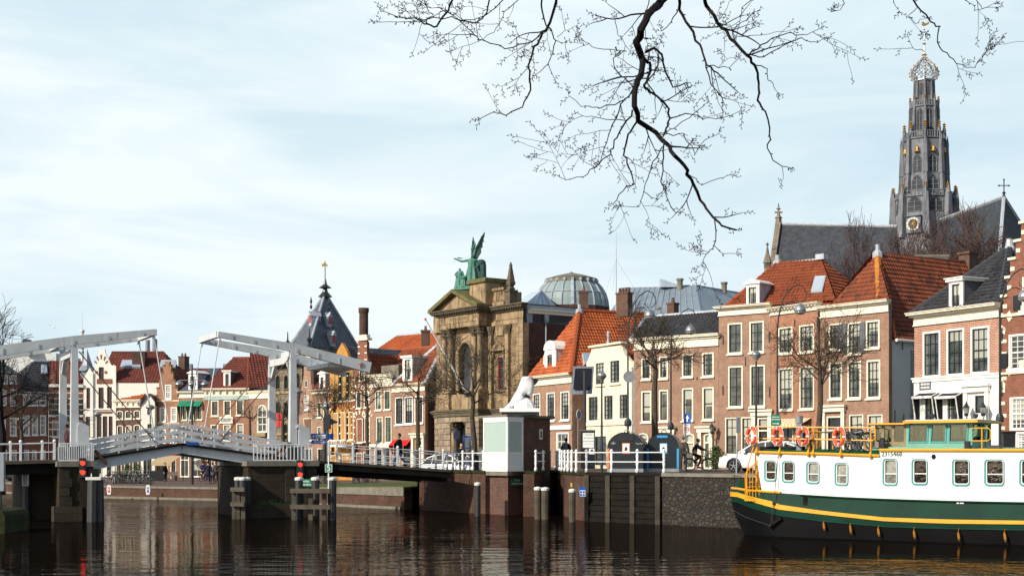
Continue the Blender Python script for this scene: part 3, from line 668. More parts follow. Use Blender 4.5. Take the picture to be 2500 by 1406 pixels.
def voussoirs(h, L, rise=.25, mat='stone_band', n=9):
 b = MB()
 for (xl, xr, yt, yb) in L:
  u0, u1 = h.u(xl), h.u(xr); z = h.z((xl+xr)/2, yt); m = (u0+u1)/2; r = (u1-u0)/2+.03; R_ = r+.28; k = 1.15
  for i in range(0, n, 2):
   a0, a1 = pi*(i+.12)/n, pi*(i+.88)/n
   if i in (0, n-1): pass
   P = [(m-r*cos(a0), z+r*k*rise*2*sin(a0)), (m-r*cos(a1), z+r*k*rise*2*sin(a1)), (m-R_*cos(a1), z+.05+R_*k*rise*2*sin(a1)+.12), (m-R_*cos(a0), z+.05+R_*k*rise*2*sin(a0)+.12)]
   b.prism(P, -.03, -.001)
 b.each('voussoir', mat, h.o)
sty('x', nx=3, nz=4, fw=.14, frame='paint_white'); sty('dorm', nx=2, nz=1, fw=.07, sill=0, frame='paint_white', pane='pane_light')
sty('u', nx=2, nz=3, fw=.13); sty('u4', nx=2, nz=4, fw=.13); sty('ug', nx=2, nz=4, fw=.1, pane='pane_light', sill=0)
sty('v', nx=3, nz=4, fw=.12, pane='pane_light'); sty('w', nx=3, nz=4, fw=.14, pane='pane_light'); sty('t', nx=2, nz=4, fw=.13, pane='pane')
sty('tb', nx=1, nz=2, fw=.13, pane='pane_light'); sty('door', nx=1, nz=1, fw=.12, sill=0, frame='paint_cream', sash='door_black', pane='pane_dark', name='door', trans=.74)
sty('door_g', 'door', sash='door_green', pane='pane_light', rise=.3); sty('door_w', 'door', frame='paint_white', sash='paint_white', nx=2)
sty('s', nx=3, nz=5, fw=.12, frame='plaster_cream'); sty('r', nx=3, nz=6, fw=.13, frame='paint_white'); sty('y', nx=4, nz=6, fw=.12, frame='paint_white', sash='paint_white')
sty('y2', nx=6, nz=6, fw=.12, frame='paint_white', sash='paint_white', sill=0, mw=.035)
sty('q', nx=3, nz=3, fw=.13, frame='paint_white'); sty('p', nx=2, nz=3, fw=.11, frame='paint_cream', sash='sash_green', pane='pane_light'); sty('o', nx=2, nz=3, fw=.10)
sty('n', nx=1, nz=3, fw=.10, frame='sash_green', pane='pane_light', sill=1); sty('n2', nx=1, nz=3, fw=.10, frame='paint_cream', pane='pane')
sty('shop', nx=2, nz=2, fw=.1, sill=0, pane='pane_dark'); sty('i', nx=1, nz=2, fw=.16, pane='pane', mw=.05, meet=1); sty('arch', nx=2, nz=3, fw=.16, rise=.5, sash='paint_white', mw=.07)
sty('seg', nx=1, nz=2, fw=.13, rise=.22, mw=.05); sty('d', nx=1, nz=2, fw=.06, frame='sash_maroon', sash='sash_maroon', sill=0, pane='pane_dark'); sty('g', nx=4, nz=6, fw=.14, frame='paint_white', sash='paint_white', mw=.04)
sty('b', nx=3, nz=4, fw=.14, frame='paint_white', sash='paint_white', mw=.045); sty('c', nx=2, nz=3, fw=.1, frame='sash_dark', rise=.3); sty('h', nx=1, nz=2, fw=.1, frame='paint_cream')
sty('k', nx=2, nz=2, fw=.1, frame='ornament_dark', rise=.5, sash='sash_dark', pane='pane_dark'); sty('tiny', nx=1, nz=1, fw=.06, frame='paint_white', sill=0)
def pediment(h, x0, x1, y0, y1, mat='paint_cream', name='door_surround', foot=0):
 """portal: cornice on two pilasters"""
 u0, z1 = h.uz(x0, y0); u1 = h.u(x1); z0 = h.z((x0+x1)/2, y1); b = MB()
 b.box(u0-.1, u1+.1, -.34, -.036, z1-.12, z1); b.box(u0, u1, -.22, -.036, z1-.4, z1-.121)
 b.box(u0+.05, u0+.3, -.16, -.036, foot, z1-.401); b.box(u1-.3, u1-.05, -.16, -.036, foot, z1-.401)
 b.build(name, mat, h.o)
A_X, B_X = (21.7, 76.7), (24.49, 71.45)
h = House('corner_house', 'black roofed brick house with white painted ground floor behind the barge wheelhouse', A_X, B_X, 2.4, V7, 10)
h.win([(185, 292, 675, 955), (330, 438, 657, 945), (478, 593, 645, 933)], 'x')
h.win([(190, 280, 1062, 1240), (328, 425, 1052, 1240)], 'x')
h.win([(500, 580, 1062, 1180)], 'tiny'); h.win([(510, 575, 1210, 1420)], 'door')
zc = h.z(390, 610); h.wall(h.flat(h.z(390, 545)), 'brick_fine', 'plaster_grey')
h.cornice(390, 533, 610, proj=.5)
zb = h.z(390, 972); b = MB(); P = [(-.02, -.2), (h.W+.02, -.2), (h.W+.02, zb), (-.02, zb)]
ps = [[Vector((p[0], p[1], 0)) for p in P]]+[[Vector((p[0], p[1], 0)) for p in q][::-1] for q in h.holes[3:]]
tri = tessellate_polygon(ps); av = [v for l in ps for v in l]; b.add([(v.x, -.02, v.y) for v in av], [tuple(t) for t in tri])
b.box(-.06, h.W+.06, -.10, -.019, zb, zb+.16); b.box(-.1, h.W+.1, -.16, -.018, zb+.161, zb+.24)
b.build('plaster_front', 'plaster_shop', h.o)
pediment(h, 438, 600, 1003, 1400, 'paint_white')
for x0, x1 in ((172, 282), (312, 428)):
 u0, u1 = h.u(x0)-.05, h.u(x1)+.05; z1 = h.z((x0+x1)/2, 1052); b = MB()
 b.add([(u0, -.05, z1), (u1, -.05, z1), (u1, -.55, z1-.22), (u0, -.55, z1-.22)], [(0, 1, 2, 3)])
 for uu in (u0, u1): b.add([(uu, -.05, z1), (uu, -.55, z1-.22), (uu, -.12, z1-2.5), (uu, -.05, z1-2.3)], [(0, 1, 2, 3)])
 o = b.build('awning', 'awning_black', h.o)
 b = MB()
 for uu in (u0, u1): b.obox((uu, -.03, z1+.02), (uu, -.57, z1-.2), .05, .05); b.obox((uu, -.57, z1-.2), (uu, -.13, z1-2.6), .045, .045)
 b.box(u0-.03, u1+.03, -.62, -.55, z1-.30, z1-.17); b.build('awning_frame', 'paint_white', o)
ap = h.pt(715, 165, 3.9); E0 = (-.1, -.15, h.z(100, 560)); zE = h.z(390, 540); E0 = (-.2, -.1, zE); E1 = (h.W+.1, -.1, zE); E2 = (h.W+.1, 9.5, zE); E3 = (-.2, 9.5, zE); ap2 = (ap[0], 8, ap[2])
h.roof([(E0, E1, ap), (E1, E2, ap2, ap), (E3, E0, ap, ap2), (E2, E3, ap2)], 'tile_black', ridge='tile_black', ridges=[(E0, ap), (E1, ap), (ap, ap2)], rr=.15)
MATS['tile_black'].node_tree
b = MB(); b.lathe([(.28, -.25), (.30, 0), (.22, .12), (.16, .45), (.2, .5)], 8, ap); b.build('roof_finial', 'lead', h.ro)
h.dormer(343, 427, 368, 528, .05, (357, 416, 384, 522), 3.0, cheek='shutter_grey')
b = MB(); u, z = h.uz(200, 1008); b.box(u-.42, u+.42, -.045, -.021, z-.22, z+.22); pl = b.build('street_nameplate', 'shutter_grey', h.o)
b = MB()
for dz in (.09, -.09):
 for k in range(6): b.box(u-.3+k*.11, u-.23+k*.11, -.049, -.046, z+dz-.05, z+dz+.05)
b.build('plate_lettering', 'sign_white', pl)
h.pipe(h.W+.1, 0, zE-.3, 'steel_dark')
def lantern(h, x, y, d=.55):
 u, z = h.uz(x, y, -d); b = MB(); b.tube([(u, -.03, z-.75), (u, -.3, z-.62), (u, -d, z-.5), (u, -d, z-.28)], .022, 6); b.box(u-.03, u+.03, -.05, -.02, z-1.0, z-.5)
 b.lathe([(.10, -.28), (.17, .16), (.19, .17), (.06, .36), (.02, .48)], 6, (u, -d, z)); o = b.build('wall_lantern', 'lamp_iron', h.o)
 b = MB(); b.lathe([(.095, -.26), (.175, .15)], 6, (u, -d, z), sx=1.03, sy=1.03); b.build('lantern_glass', 'pane_curtain', o)
lantern(h, 450, 1160); lantern(h, 553, 1160)
hY = House('step_gable_house', 'red brick step gable house with white stone blocks and black shutters at the right edge', (24.56, 71.35), (27.2, 66.4), 2.4, V7, 10)
h = hY; W2 = 5.6; uL = [h.u(x) for x in (672, 698, 718, 752, 785)]; zL = [h.z(690, 578), h.z(690, 465), h.z(715, 350), h.z(740, 237), h.z(760, 128), h.z(785, 17)]
cy = W2/2; top = []
L_ = [(0, zL[0])]
for i, u in enumerate(uL): L_ += [(u, zL[i]), (u, zL[i+1])]
L_ = [p for p in L_ if p[0] < cy-.25]+[(cy-.55, zL[5]), (cy-.55, zL[5]+1.1), (cy-.2, zL[5]+1.1)]
top = [(W2-u, z) for u, z in L_]+[(u, z) for u, z in L_[::-1]]; h.W = W2
h.win([(712, 885, 688, 912)], 'y'); h.win([(718, 890, 1075, 1280)], 'y2'); h.win([(755, 890, 1290, 1400)], 'y2'); h.win([(795, 850, 340, 560)], 'y')
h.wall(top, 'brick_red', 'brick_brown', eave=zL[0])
b = MB(); prev = None
for u, z in L_:
 if prev and abs(prev[0]-u) < 1e-6:
  pass
 elif prev: b.box(prev[0]-.08, u+.08, -.1, .4, z, z+.13); b.box(W2-u-.08, W2-prev[0]+.08, -.1, .4, z, z+.13)
 prev = (u, z)
b.each('gable_coping', 'stone_band', h.o)
h.band(740, 565, 582, 'stone_band', .1, 'stone_band'); h.band(740, 922, 936, 'stone_band', .1, 'stone_band')
bb = MB(); z = .3
while z < zL[0]-.2: bb.box(.0, .34 if int(z*2) % 2 else .24, -.03, -.001, z, z+.17); z += .62
for i, u in enumerate(uL): bb.box(u+.04, u+.3, -.03, -.001, (zL[i]+zL[i+1])/2-.1, (zL[i]+zL[i+1])/2+.1)
bb.each('quoin', 'stone_band', h.o)
voussoirs(h, [(690, 880, 690, 0), (690, 890, 1030, 0)], .42)
h.anchors([(672, 655, 735), (672, 980, 1070)])
h.shutter(664, 708, 812, 898, 'door_black'); h.shutter(742, 786, 457, 543, 'door_black'); h.shutter(670, 730, 1287, 1400, 'door_black')
zr = zL[5]+.3; h.roof([((0, .3, zL[0]), (0, 10, zL[0]), (cy, 10, zr), (cy, .3, zr)), ((W2, .3, zL[0]), (W2, 10, zL[0]), (cy, 10, zr), (cy, .3, zr))], 'tile_old')
A_W, B_W = (18.61, 85.7), (21.64, 81.67)
h = House('brick_house', 'brick house with dark grey shutters, big old red roof and pale grey side wall', A_W, B_W, 2.4, V6, 12)
h.win([(667, 740, 385, 530), (770, 845, 378, 555), (872, 948, 367, 522)], 'w'); h.win([(668, 740, 598, 802), (770, 845, 592, 800), (876, 952, 586, 798)], 'w')
h.win([(655, 748, 897, 1200)], 'door'); h.win([(780, 858, 888, 1100), (882, 965, 888, 1100)], 'ug')
zw = h.z(810, 290); h.wall(h.flat(zw), 'brick_pink', 'plaster_grey', eave=h.uz(1000, 475)[1])
h.cornice(810, 272, 332, proj=.4); pediment(h, 630, 762, 838, 1200)
h.shutter(724, 768, 388, 545); h.shutter(840, 870, 380, 545)
ze = h.uz(1000, 470)[1]; W = h.W; rz = 12.9; pk = (2.4, 2.3, rz); pe = (2.4, 13.5, rz+.3); D = 14
h.roof([((0, .35, zw-.1), (W-.1, .35, zw-.1), (pk[0], 2.3, rz)), ((W+.15, .35, ze), (W+.15, D, ze), pe, pk), ((W+.15, .35, ze), pk, (W-.1, .35, zw-.1)), ((0, .35, zw-.1), pk, pe, (0, D, zw-1))], 'tile_old', ridge='ridge_yellow', ridges=[(pk, (W-1.1, .5, zw-.1))], rr=.14)
b = MB(); b.tube([pk, pe], .14, 7); b.build('ridge', 'tile_old', h.ro)
b = MB(); b.lathe([(.3, -.2), (.3, .1), (.12, .3), (.12, .6)], 8, pk); b.build('roof_finial', 'lead', h.ro)
b = MB(); b.tube([(W+.22, .4, ze-.05), (W+.22, D, ze-.05)], .09, 8); b.build('gutter', 'paint_white', h.ro)
b = MB()
for y_, z0, z1 in ((1.2, 7.0, 8.0), (1.3, 2.3, 3.3), (.6, 7.3, 8.2), (.5, 2.4, 3.5)): b.box(W-.005, W+.04, y_, y_+.05, z0, z1)
b.each('wall_anchor', 'steel_dark', h.o)
b = MB(); b.box(W-.005, W+.02, 2.0, 2.6, 3.0, 7.0); b.build('side_window', 'pane_dark', h.o)
b = MB(); b.box(2.0, 2.8, 10.8, 11.7, rz-.5, rz+.75); b.box(1.93, 2.87, 10.7, 11.8, rz+.751, rz+.9); b.build('chimney', 'brick_brown', h.ro)
h = House('brick_house', 'orange brown brick house with dentilled cornice and striped awning, left of the shuttered house', (16.3, 89.55), (18.60, 85.71), 2.4, V6, 9)
h.win([(388, 466, 405, 550), (503, 585, 392, 543)], 'v'); h.win([(388, 468, 630, 862), (505, 585, 622, 858)], 'v'); h.win([(395, 470, 945, 1200), (480, 560, 945, 1200)], 'shop')
zv = h.z(480, 300); h.wall(h.flat(zv), 'brick_orange', eave=zv-.2); h.cornice(480, 283, 320, proj=.42, dent=.28)
h.anchors([(478, 362, 402), (603, 350, 402)]); h.pipe(h.W-.08, 0, zv-.3, 'steel_dark')
u0, z1 = h.uz(400, 912); u1 = h.u(572); b = MB(); b.add([(u0, -.05, z1), (u1, -.05, z1), (u1, -.8, z1-.35), (u0, -.8, z1-.35), (u0, -.8, z1-.6), (u1, -.8, z1-.6)], [(0, 1, 2, 3), (3, 2, 5, 4)])
aw = b.build('awning', 'awning_striped', h.o)
b = MB(); n = 9
for i in range(n): x = u0+(u1-u0)*(i+.25)/n; dx = (u1-u0)*.5/n; b.add([(x, -.045, z1+.006), (x+dx, -.045, z1+.006), (x+dx, -.806, z1-.344), (x, -.806, z1-.344), (x, -.806, z1-.6), (x+dx, -.806, z1-.6)], [(0, 1, 2, 3), (3, 2, 5, 4)])
b.build('awning_stripe', 'paint_cream', aw)
h = House('brick_house', 'brick house with two bays, white dormer and red hipped roof behind the white car', (13.38, 92.0), (16.29, 89.56), 2.4, V6, 9)
h.win([(107, 187, 382, 552), (227, 308, 373, 545)], 'u'); h.win([(110, 190, 620, 848), (230, 313, 614, 845)], 'u4'); h.win([(93, 160, 905, 1110), (182, 242, 902, 1105)], 'ug')
h.win([(272, 333, 905, 1180)], 'door')
zu = h.z(195, 300); h.wall(h.flat(zu), 'brick_pink', eave=zu-.2); h.cornice(195, 283, 330, proj=.42); pediment(h, 240, 356, 862, 1180)
h.anchors([(81, 450, 500), (81, 735, 780), (205, 570, 618), (336, 430, 490), (338, 735, 790)])
zp = h.z(380, 57, 3.7)
P0, P1, P2, P3 = (.2, .1, zu), (7.9, .9, zu), (7.9, 7.6, zu), (.2, 7.6, zu); K0 = (2.2, 3.7, zp); K1 = (5.4, 3.7, zp)
h.roof([(P0, P1, K1, K0), (P1, P2, K1), (P3, P0, K0), (P2, P3, K0, K1)], 'tile_red', ridge='tile_orange', ridges=[(P0, K0)], rr=.13)
b = MB(); 
for i in range(9): a = Vector(K0).lerp(Vector((3.2, -.1, zu+.1)), i/9); c = Vector(K0).lerp(Vector((3.2, -.1, zu+.1)), (i+1)/9)
b.tube([K0, K1], .13, 7); b.lathe([(.3, -.15), (.3, .2), (.15, .3), (.15, .6)], 8, K0); b.box(K1[0]-.3, K1[0]+.3, 3.4, 4, zp, zp+.35); b.build('roof_crest', 'lead', h.ro)
h.dormer(209, 280, 165, 283, .08, (218, 270, 182, 280), 2.6, cap='gable')
def onroof(h, pts, a, b_, c):
 """points of the plane abc above local (u,y)"""
 a, b_, c = Vector(a), Vector(b_), Vector(c); n = (b_-a).cross(c-a); return [(u, y, a.z+.12-(n.x*(u-a.x)+n.y*(y-a.y))/n.z) for u, y in pts]
h.skylight(onroof(h, [(6.0, 1.25), (6.75, 1.3), (6.4, 2.5), (5.65, 2.45)], P0, P1, K0))
h = House('brick_house', 'wide brick house with black pantile roof behind the waste containers', (8.27, 96.4), (13.37, 92.01), 2.4, V5, 9)
h.win([(610, 660, 500, 610), (702, 748, 490, 606), (822, 878, 478, 598), (926, 987, 470, 595)], 't'); h.win([(610, 662, 670, 832), (702, 750, 664, 828), (822, 880, 655, 824), (928, 987, 650, 820)], 'tb')
h.win([(590, 646, 888, 1050)], 'door_g'); h.win([(836, 886, 890, 1090), (935, 980, 890, 1090)], 'door_g'); h.win([(725, 775, 890, 1090)], 'door')
zt = h.z(795, 392); h.wall(h.flat(zt), 'brick_pink', eave=zt-.2); h.cornice(795, 384, 442, proj=.35)
pediment(h, 905, 987, 853, 1090); pediment(h, 712, 788, 855, 1090)
r0, r1 = (h.u(635, 3.6), 3.6, h.z(800, 275, 3.6)), (h.W-.05, 3.6, h.z(800, 275, 3.6))
h.roof([((-.1, -.2, zt), (h.W, -.2, zt), r1, r0), ((-.1, 7.4, zt), (h.W, 7.4, zt), r1, r0), ((-.1, -.2, zt), (-.1, 7.4, zt), r0)], 'tile_black', ridge='lead', ridges=[(r0, r1), ((-.1, -.2, zt), r0)], rr=.12)
h.chimney(742, 778, 212, 275, 3.5, 'brick_brown', .6, 1); h.chimney(478, 538, 160, 250, 5.5, 'brick_brown', .6, 4)
h.anchors([(900, 596, 612), (1034, 640, 690)]); lantern(h, 975, 870, .6)
b = MB(); u, z = h.uz(698, 262, 3.6); b.sphere((u, 3.6, z+.3), .13, sc=(1.8, 1, 1)); b.build('finial', 'coping', h.ro)
h = House('clock_gable_house', 'cream plastered house with a curved clock gable behind the solar panel pole', (5.36, 102.4), (8.26, 96.41), 2.4, V5, 9)
h.win([(370, 420, 518, 640), (446, 500, 506, 632)], 's'); h.win([(333, 387, 694, 828), (414, 465, 688, 824), (494, 541, 682, 818)], 's'); h.win([(365, 430, 900, 1060), (470, 520, 895, 1060)], 'shop')
def hp(x, y): return h.uz(x, y)
cv = [hp(*p) for p in ((566, 522), (553, 517), (538, 503), (522, 480), (513, 458), (509, 432), (428, 436), (350, 444), (349, 458), (342, 482), (333, 503), (324, 520))]
cv = [(min(max(u, .0), h.W), z) for u, z in cv]; cv = [(h.W, cv[0][1])]+cv[:]+[(0, cv[-1][1]-.15)]
h.wall(cv, 'plaster_cream', 'brick_orange', eave=cv[0][1]-.5); u0, z0 = hp(350, 444); u1, z1 = hp(509, 432)
b = MB(); b.box(u0-.15, u1+.15, -.2, .45, z0-.02, z0+.12); b.each('gable_coping', 'plaster_cream', h.o)
h.band(440, 830, 848, 'plaster_cream', .12); zs = cv[0][1]-.5; m = h.W/2; zr = z0-.6
h.roof([((0, .3, zs), (0, 9, zs), (m, 9, zr), (m, .3, zr)), ((h.W, .3, zs), (h.W, 9, zs), (m, 9, zr), (m, .3, zr))], 'tile_orange')
h.pipe(h.W-.07, 0, cv[0][1]-.3, 'zinc_light', .06)
h = House('brick_house', 'brick house with bright orange hipped roof and ornate white dormer left of the cream gable', (1.37, 110.6), (4.41, 104.35), 2.4, V5, 9)
h.win([(46, 84, 683, 830), (118, 160, 678, 825), (190, 236, 672, 822)], 'r'); h.win([(168, 232, 885, 1060)], 'b')
zt = h.z(145, 592); h.wall(h.flat(zt), 'brick_tan', 'brick_orange', eave=zt-.3); h.cornice(145, 585, 632, proj=.4); h.band(150, 850, 872, 'paint_white', .14)
W = h.W; pk = (3.5, 2.5, h.z(283, 255, 2.5)); pe = (3.5, 8.6, pk[2]); E = (W+.25, -.2, zt); E2 = (W+.25, 8.8, zt)
h.roof([((-.1, -.2, zt), E, pk), (E, E2, pe, pk), ((-.1, -.2, zt), pk, pe, (-.1, 8.8, zt))], 'tile_orange', ridge='tile_orange', ridges=[(E, pk), (pk, pe)], rr=.14)
b = MB(); b.lathe([(.32, -.25), (.3, .1), (.14, .2), (.14, .5)], 8, pk); b.build('roof_finial', 'lead', h.ro)
D_ = h.dormer(106, 162, 455, 582, .12, (119, 148, 480, 574), 2.0, cap='round')
b = MB(); u0, z0 = h.uz(98, 582, .33); u1, _ = h.uz(172, 582, .33); z1 = h.z(134, 470, .33)
for s_, a in ((1, u0), (-1, u1)): b.prism([(a, z0), (a+s_*.35, z0), (a+s_*.35, z1), (a+s_*.2, z1-.3), (a+s_*.08, z1-1.4)], .26, .34)
b.build('dormer_scroll', 'paint_white', D_)
h.skylight(onroof(h, [(W-.1, 1.0), (W-.1, 2.0), (W-.75, 2.2), (W-.75, 1.2)], E, E2, pk))
b = MB(); u, y, z = W-1.3, 3.8, zt+2.6; b.lathe([(.18, -.3), (.1, .1), (.1, .6), (.16, .62), (.05, .8)], 8, (u, y, z)); b.build('roof_vent', 'lead', h.ro)
h = House('brick_house', 'brown brick house with red hipped roof, white dormer and red awnings beside the museum', (-10.55, 125.4), (-7.45, 122.0), 1.1, V3, 10)
h.win([(395, 437, 745, 888), (444, 487, 741, 884), (496, 540, 738, 880)], 'q'); h.win([(384, 420, 975, 1110), (434, 478, 968, 1110)], 'shop'); h.win([(505, 535, 950, 1130)], 'door')
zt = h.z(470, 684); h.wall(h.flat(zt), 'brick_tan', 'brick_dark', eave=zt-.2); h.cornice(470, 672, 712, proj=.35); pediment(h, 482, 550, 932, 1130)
for x0, x1 in ((386, 408), (436, 478)):
 u0, z1 = h.uz(x0, 966); u1 = h.u(x1); b = MB(); b.add([(u0, -.05, z1), (u1, -.05, z1), (u1, -.6, z1-.5), (u0, -.6, z1-.5)], [(0, 1, 2, 3)]); b.add([(u0, -.05, z1), (u0, -.6, z1-.5), (u0, -.05, z1-1.4)], [(0, 1, 2)]); b.build('awning', 'awning_red', h.o)
W = h.W; pk = (3.6, 3.4, h.z(605, 437, 3.4)); pe = (3.6, 12, pk[2]); E = (W+.15, -.15, zt); E2 = (W+.15, 12, zt); E0 = (-.1, -.15, zt)
h.roof([(E0, E, pk), (E, E2, pe, pk), (E0, pk, pe, (-.1, 12, zt))], 'tile_red', ridge='lead', ridges=[(E, pk), (E0, pk)], rr=.17)
h.dormer(432, 482, 540, 660, .08, (443, 476, 548, 654), 2.6)
h = House('brick_house', 'narrow brick house with cream cornice and tall sash windows in the middle of the row', (-12.75, 127.6), (-10.56, 125.41), 1.1, V3, 9)
h.win([(291, 324, 712, 812), (337, 370, 710, 810)], 'p'); h.win([(297, 330, 848, 984), (342, 376, 845, 981)], 'p'); h.win([(297, 328, 1010, 1110), (335, 370, 1008, 1110)], 'shop')
zt = h.z(315, 632); h.wall(h.flat(zt), 'brick_tan', eave=zt-.2); h.cornice(315, 626, 688, proj=.3); h.band(320, 988, 1005, 'paint_cream', .2)
r = (h.z(350, 505, 5.5)); r2 = r+2.6
h.roof([((-1.6, 1.2, zt-.4), (h.W+3.2, 1.2, zt-.4), (h.W+3.2, 5.5, r), (-1.6, 5.5, r)), ((-1.6, 9.8, zt-.4), (h.W+3.2, 9.8, zt-.4), (h.W+3.2, 5.5, r), (-1.6, 5.5, r)), ((-1.6, 1.2, zt-.4), (-1.6, 9.8, zt-.4), (-1.6, 5.5, r))], 'tile_red', ridge='tile_orange', ridges=[((-1.6, 5.5, r), (h.W+3.2, 5.5, r))], rr=.12)
b = MB(); u0, z1 = h.uz(330, 582, 1.5); u1, z0 = h.uz(420, 622, 1.5); b.box(u0, u1, 1.3, 3.4, z0-.3, z1); b.build('roof_box', 'coping', h.ro)
h = House('banded_gable_house', 'narrow red brick gable house with white stone bands beside the ochre house', (-14.46, 129.3), (-12.76, 127.61), 1.1, V3, 9)
h.win([(208, 236, 588, 660)], 'o'); h.win([(193, 219, 716, 802), (233, 260, 712, 798)], 'o'); h.win([(195, 226, 855, 980), (235, 263, 850, 975)], 'o'); h.win([(192, 223, 1032, 1110), (229, 256, 1030, 1110)], 'o')
cv = [h.uz(*p) for p in ((272, 602), (262, 598), (254, 560), (247, 520), (246, 455), (200, 455), (200, 520), (194, 560), (184, 598), (178, 602))]; cv = [(min(max(u, 0), h.W), z) for u, z in cv]
h.wall(cv, 'brick_red', eave=cv[0][1]-.5); stripes(h, (.0, h.W-.3), 1.0, cv[0][1]-.3, .62); stripes(h, (h.u(200), h.u(246)-.3), cv[0][1]+.3, cv[4][1]-.3, .6)
voussoirs(h, [(188, 224, 716, 0), (230, 264, 712, 0), (190, 230, 855, 0), (232, 266, 850, 0)], .3)
u0, z1 = h.uz(196, 452); u1 = h.u(250); b = MB(); b.box(u0-.1, u1+.1, -.12, .45, z1, z1+.2); b.box(u0+.1, u1-.1, -.05, .4, z1+.2, z1+.5); b.each('gable_coping', 'stone_band', h.o)
m = h.W/2; h.roof([((0, .3, cv[0][1]-.5), (0, 9, cv[0][1]-.5), (m, 9, cv[4][1]-1), (m, .3, cv[4][1]-1)), ((h.W, .3, cv[0][1]-.5), (h.W, 9, cv[0][1]-.5), (m, 9, cv[4][1]-1), (m, .3, cv[4][1]-1))], 'tile_red')
h = House('ochre_house', 'ochre yellow brick house with white bands and a balcony behind the drawbridge beam', (-16.88, 131.7), (-14.47, 129.31), 1.1, V3, 9)
h.win([(79, 101, 620, 752), (117, 139, 617, 750), (156, 179, 612, 745)], 'n'); h.win([(75, 98, 825, 970), (112, 136, 822, 968), (152, 178, 820, 966)], 'n2'); h.win([(60, 105, 1045, 1120), (118, 165, 1040, 1120)], 'n2')
cv = [h.uz(*p) for p in ((188, 575), (150, 530), (140, 500), (116, 462), (92, 505), (86, 530), (54, 582))]; cv = [(min(max(u, 0), h.W), z) for u, z in cv]
h.wall(cv, 'brick_ochre', eave=cv[0][1]-.2)
for y0 in (592, 764): h.band(115, y0, y0+6, 'stone_band', .03, 'stone_band')
stripes(h, (.0, h.W-.26, h.u(103), h.u(142)), 1.2, cv[0][1]-.4, .75, w=.2)
voussoirs(h, [(72, 100, 815, 0), (110, 138, 812, 0), (150, 180, 810, 0)], .45, 'brick_red')
b = MB(); u0, z1 = h.uz(74, 972); u1 = h.u(178); b.box(u0, u1, -.9, -.05, z1-.55, z1-.35)
for i in range(12): x = u0+(u1-u0)*i/11; b.box(x-.03, x+.03, -.88, -.8, z1-.35, z1)
b.box(u0, u1, -.92, -.78, z1+.001, z1+.08); b.build('balcony', 'paint_white', h.o)
m = h.W/2; h.roof([((0, .3, cv[0][1]-.2), (0, 9, cv[0][1]-.2), (m, 9, cv[3][1]-.3), (m, .3, cv[3][1]-.3)), ((h.W, .3, cv[0][1]-.2), (h.W, 9, cv[0][1]-.2), (m, 9, cv[3][1]-.3), (m, .3, cv[3][1]-.3))], 'tile_slate')
h = House('brick_house', 'small brick house with white gabled dormer just right of the drawbridge gantry', (-18.75, 133.4), (-16.89, 131.71), 1.1, V2, 9)
h.win([(1100, 1128, 590, 700), (1142, 1168, 590, 700)], 'p'); h.win([(1100, 1128, 765, 870), (1142, 1168, 765, 870)], 'p'); h.win([(1100, 1160, 920, 1060)], 'shop')
zt = h.z(1125, 505); h.wall(h.flat(zt), 'brick_tan', eave=zt-.2); h.cornice(1125, 500, 525, proj=.35); zr = h.z(1125, 330, 3)
h.roof([((0, -.1, zt), (h.W, -.1, zt), (h.W, 3, zr), (0, 3, zr)), ((0, 6, zt), (h.W, 6, zt), (h.W, 3, zr), (0, 3, zr)), ((0, -.1, zt), (0, 6, zt), (0, 3, zr))], 'tile_maroon', ridge='lead', ridges=[((h.W, -.1, zt), (h.W, 3, zr))], rr=.14)
h.dormer(1111, 1154, 390, 499, .1, (1121, 1144, 408, 492), 1.8, cap='gable')
h = House('bell_gable_house', 'brick house with tall shouldered gable and oval window behind the gantry post', (-21.0, 137.0), (-18.76, 133.41), 1.1, V2, 9)
h.win([(1004, 1036, 538, 646)], 'g'); h.win([(998, 1062, 704, 865)], 'h'); h.win([(1000, 1060, 920, 1070)], 'shop'); h.win([(1010, 1028, 435, 485)], 'tiny')
cv = [h.uz(*p) for p in ((1072, 500), (1060, 495), (1052, 460), (1050, 400), (1048, 325), (1002, 325), (1000, 400), (990, 460), (980, 500))]; cv = [(min(max(u, 0), h.W), z) for u, z in cv]
h.wall(cv, 'brick_tan', eave=cv[0][1]-.3); u0, z1 = h.uz(1000, 325); u1 = h.u(1052); b = MB(); b.box(u0-.15, u1+.15, -.15, .4, z1, z1+.5); b.box(u0-.3, u1+.3, -.2, .45, z1+.5, z1+.75); b.each('gable_coping', 'paint_cream', h.o)
m = h.W/2; h.roof([((0, .3, cv[0][1]-.3), (0, 9, cv[0][1]-.3), (m, 9, cv[3][1]), (m, .3, cv[3][1])), ((h.W, .3, cv[0][1]-.3), (h.W, 9, cv[0][1]-.3), (m, 9, cv[3][1]), (m, .3, cv[3][1]))], 'tile_maroon')
h = House('gothic_house', 'grey stone house with dark bracketed cornice, pointed windows and red shutters behind the gantry', (-25.3, 149.5), (-21.4, 145.0), 1.1, V2, 10)
h.win([(800, 832, 395, 498), (940, 975, 380, 492), (860, 890, 395, 498)], 'k'); h.win([(802, 838, 585, 690), (860, 890, 585, 690), (940, 975, 580, 690)], 'k'); h.win([(860, 885, 740, 860), (940, 970, 740, 860)], 'k')
zt = h.z(880, 330); h.wall(h.flat(zt), 'stone_dirty', eave=zt-.2); h.cornice(880, 322, 352, 'ornament_dark', proj=.7, brackets=14); h.band(880, 512, 530, 'ornament_stone', .15); h.band(880, 810, 825, 'ornament_stone', .15)
h.shutter(808, 828, 668, 764, 'shutter_red'); h.shutter(832, 850, 668, 764, 'shutter_red')
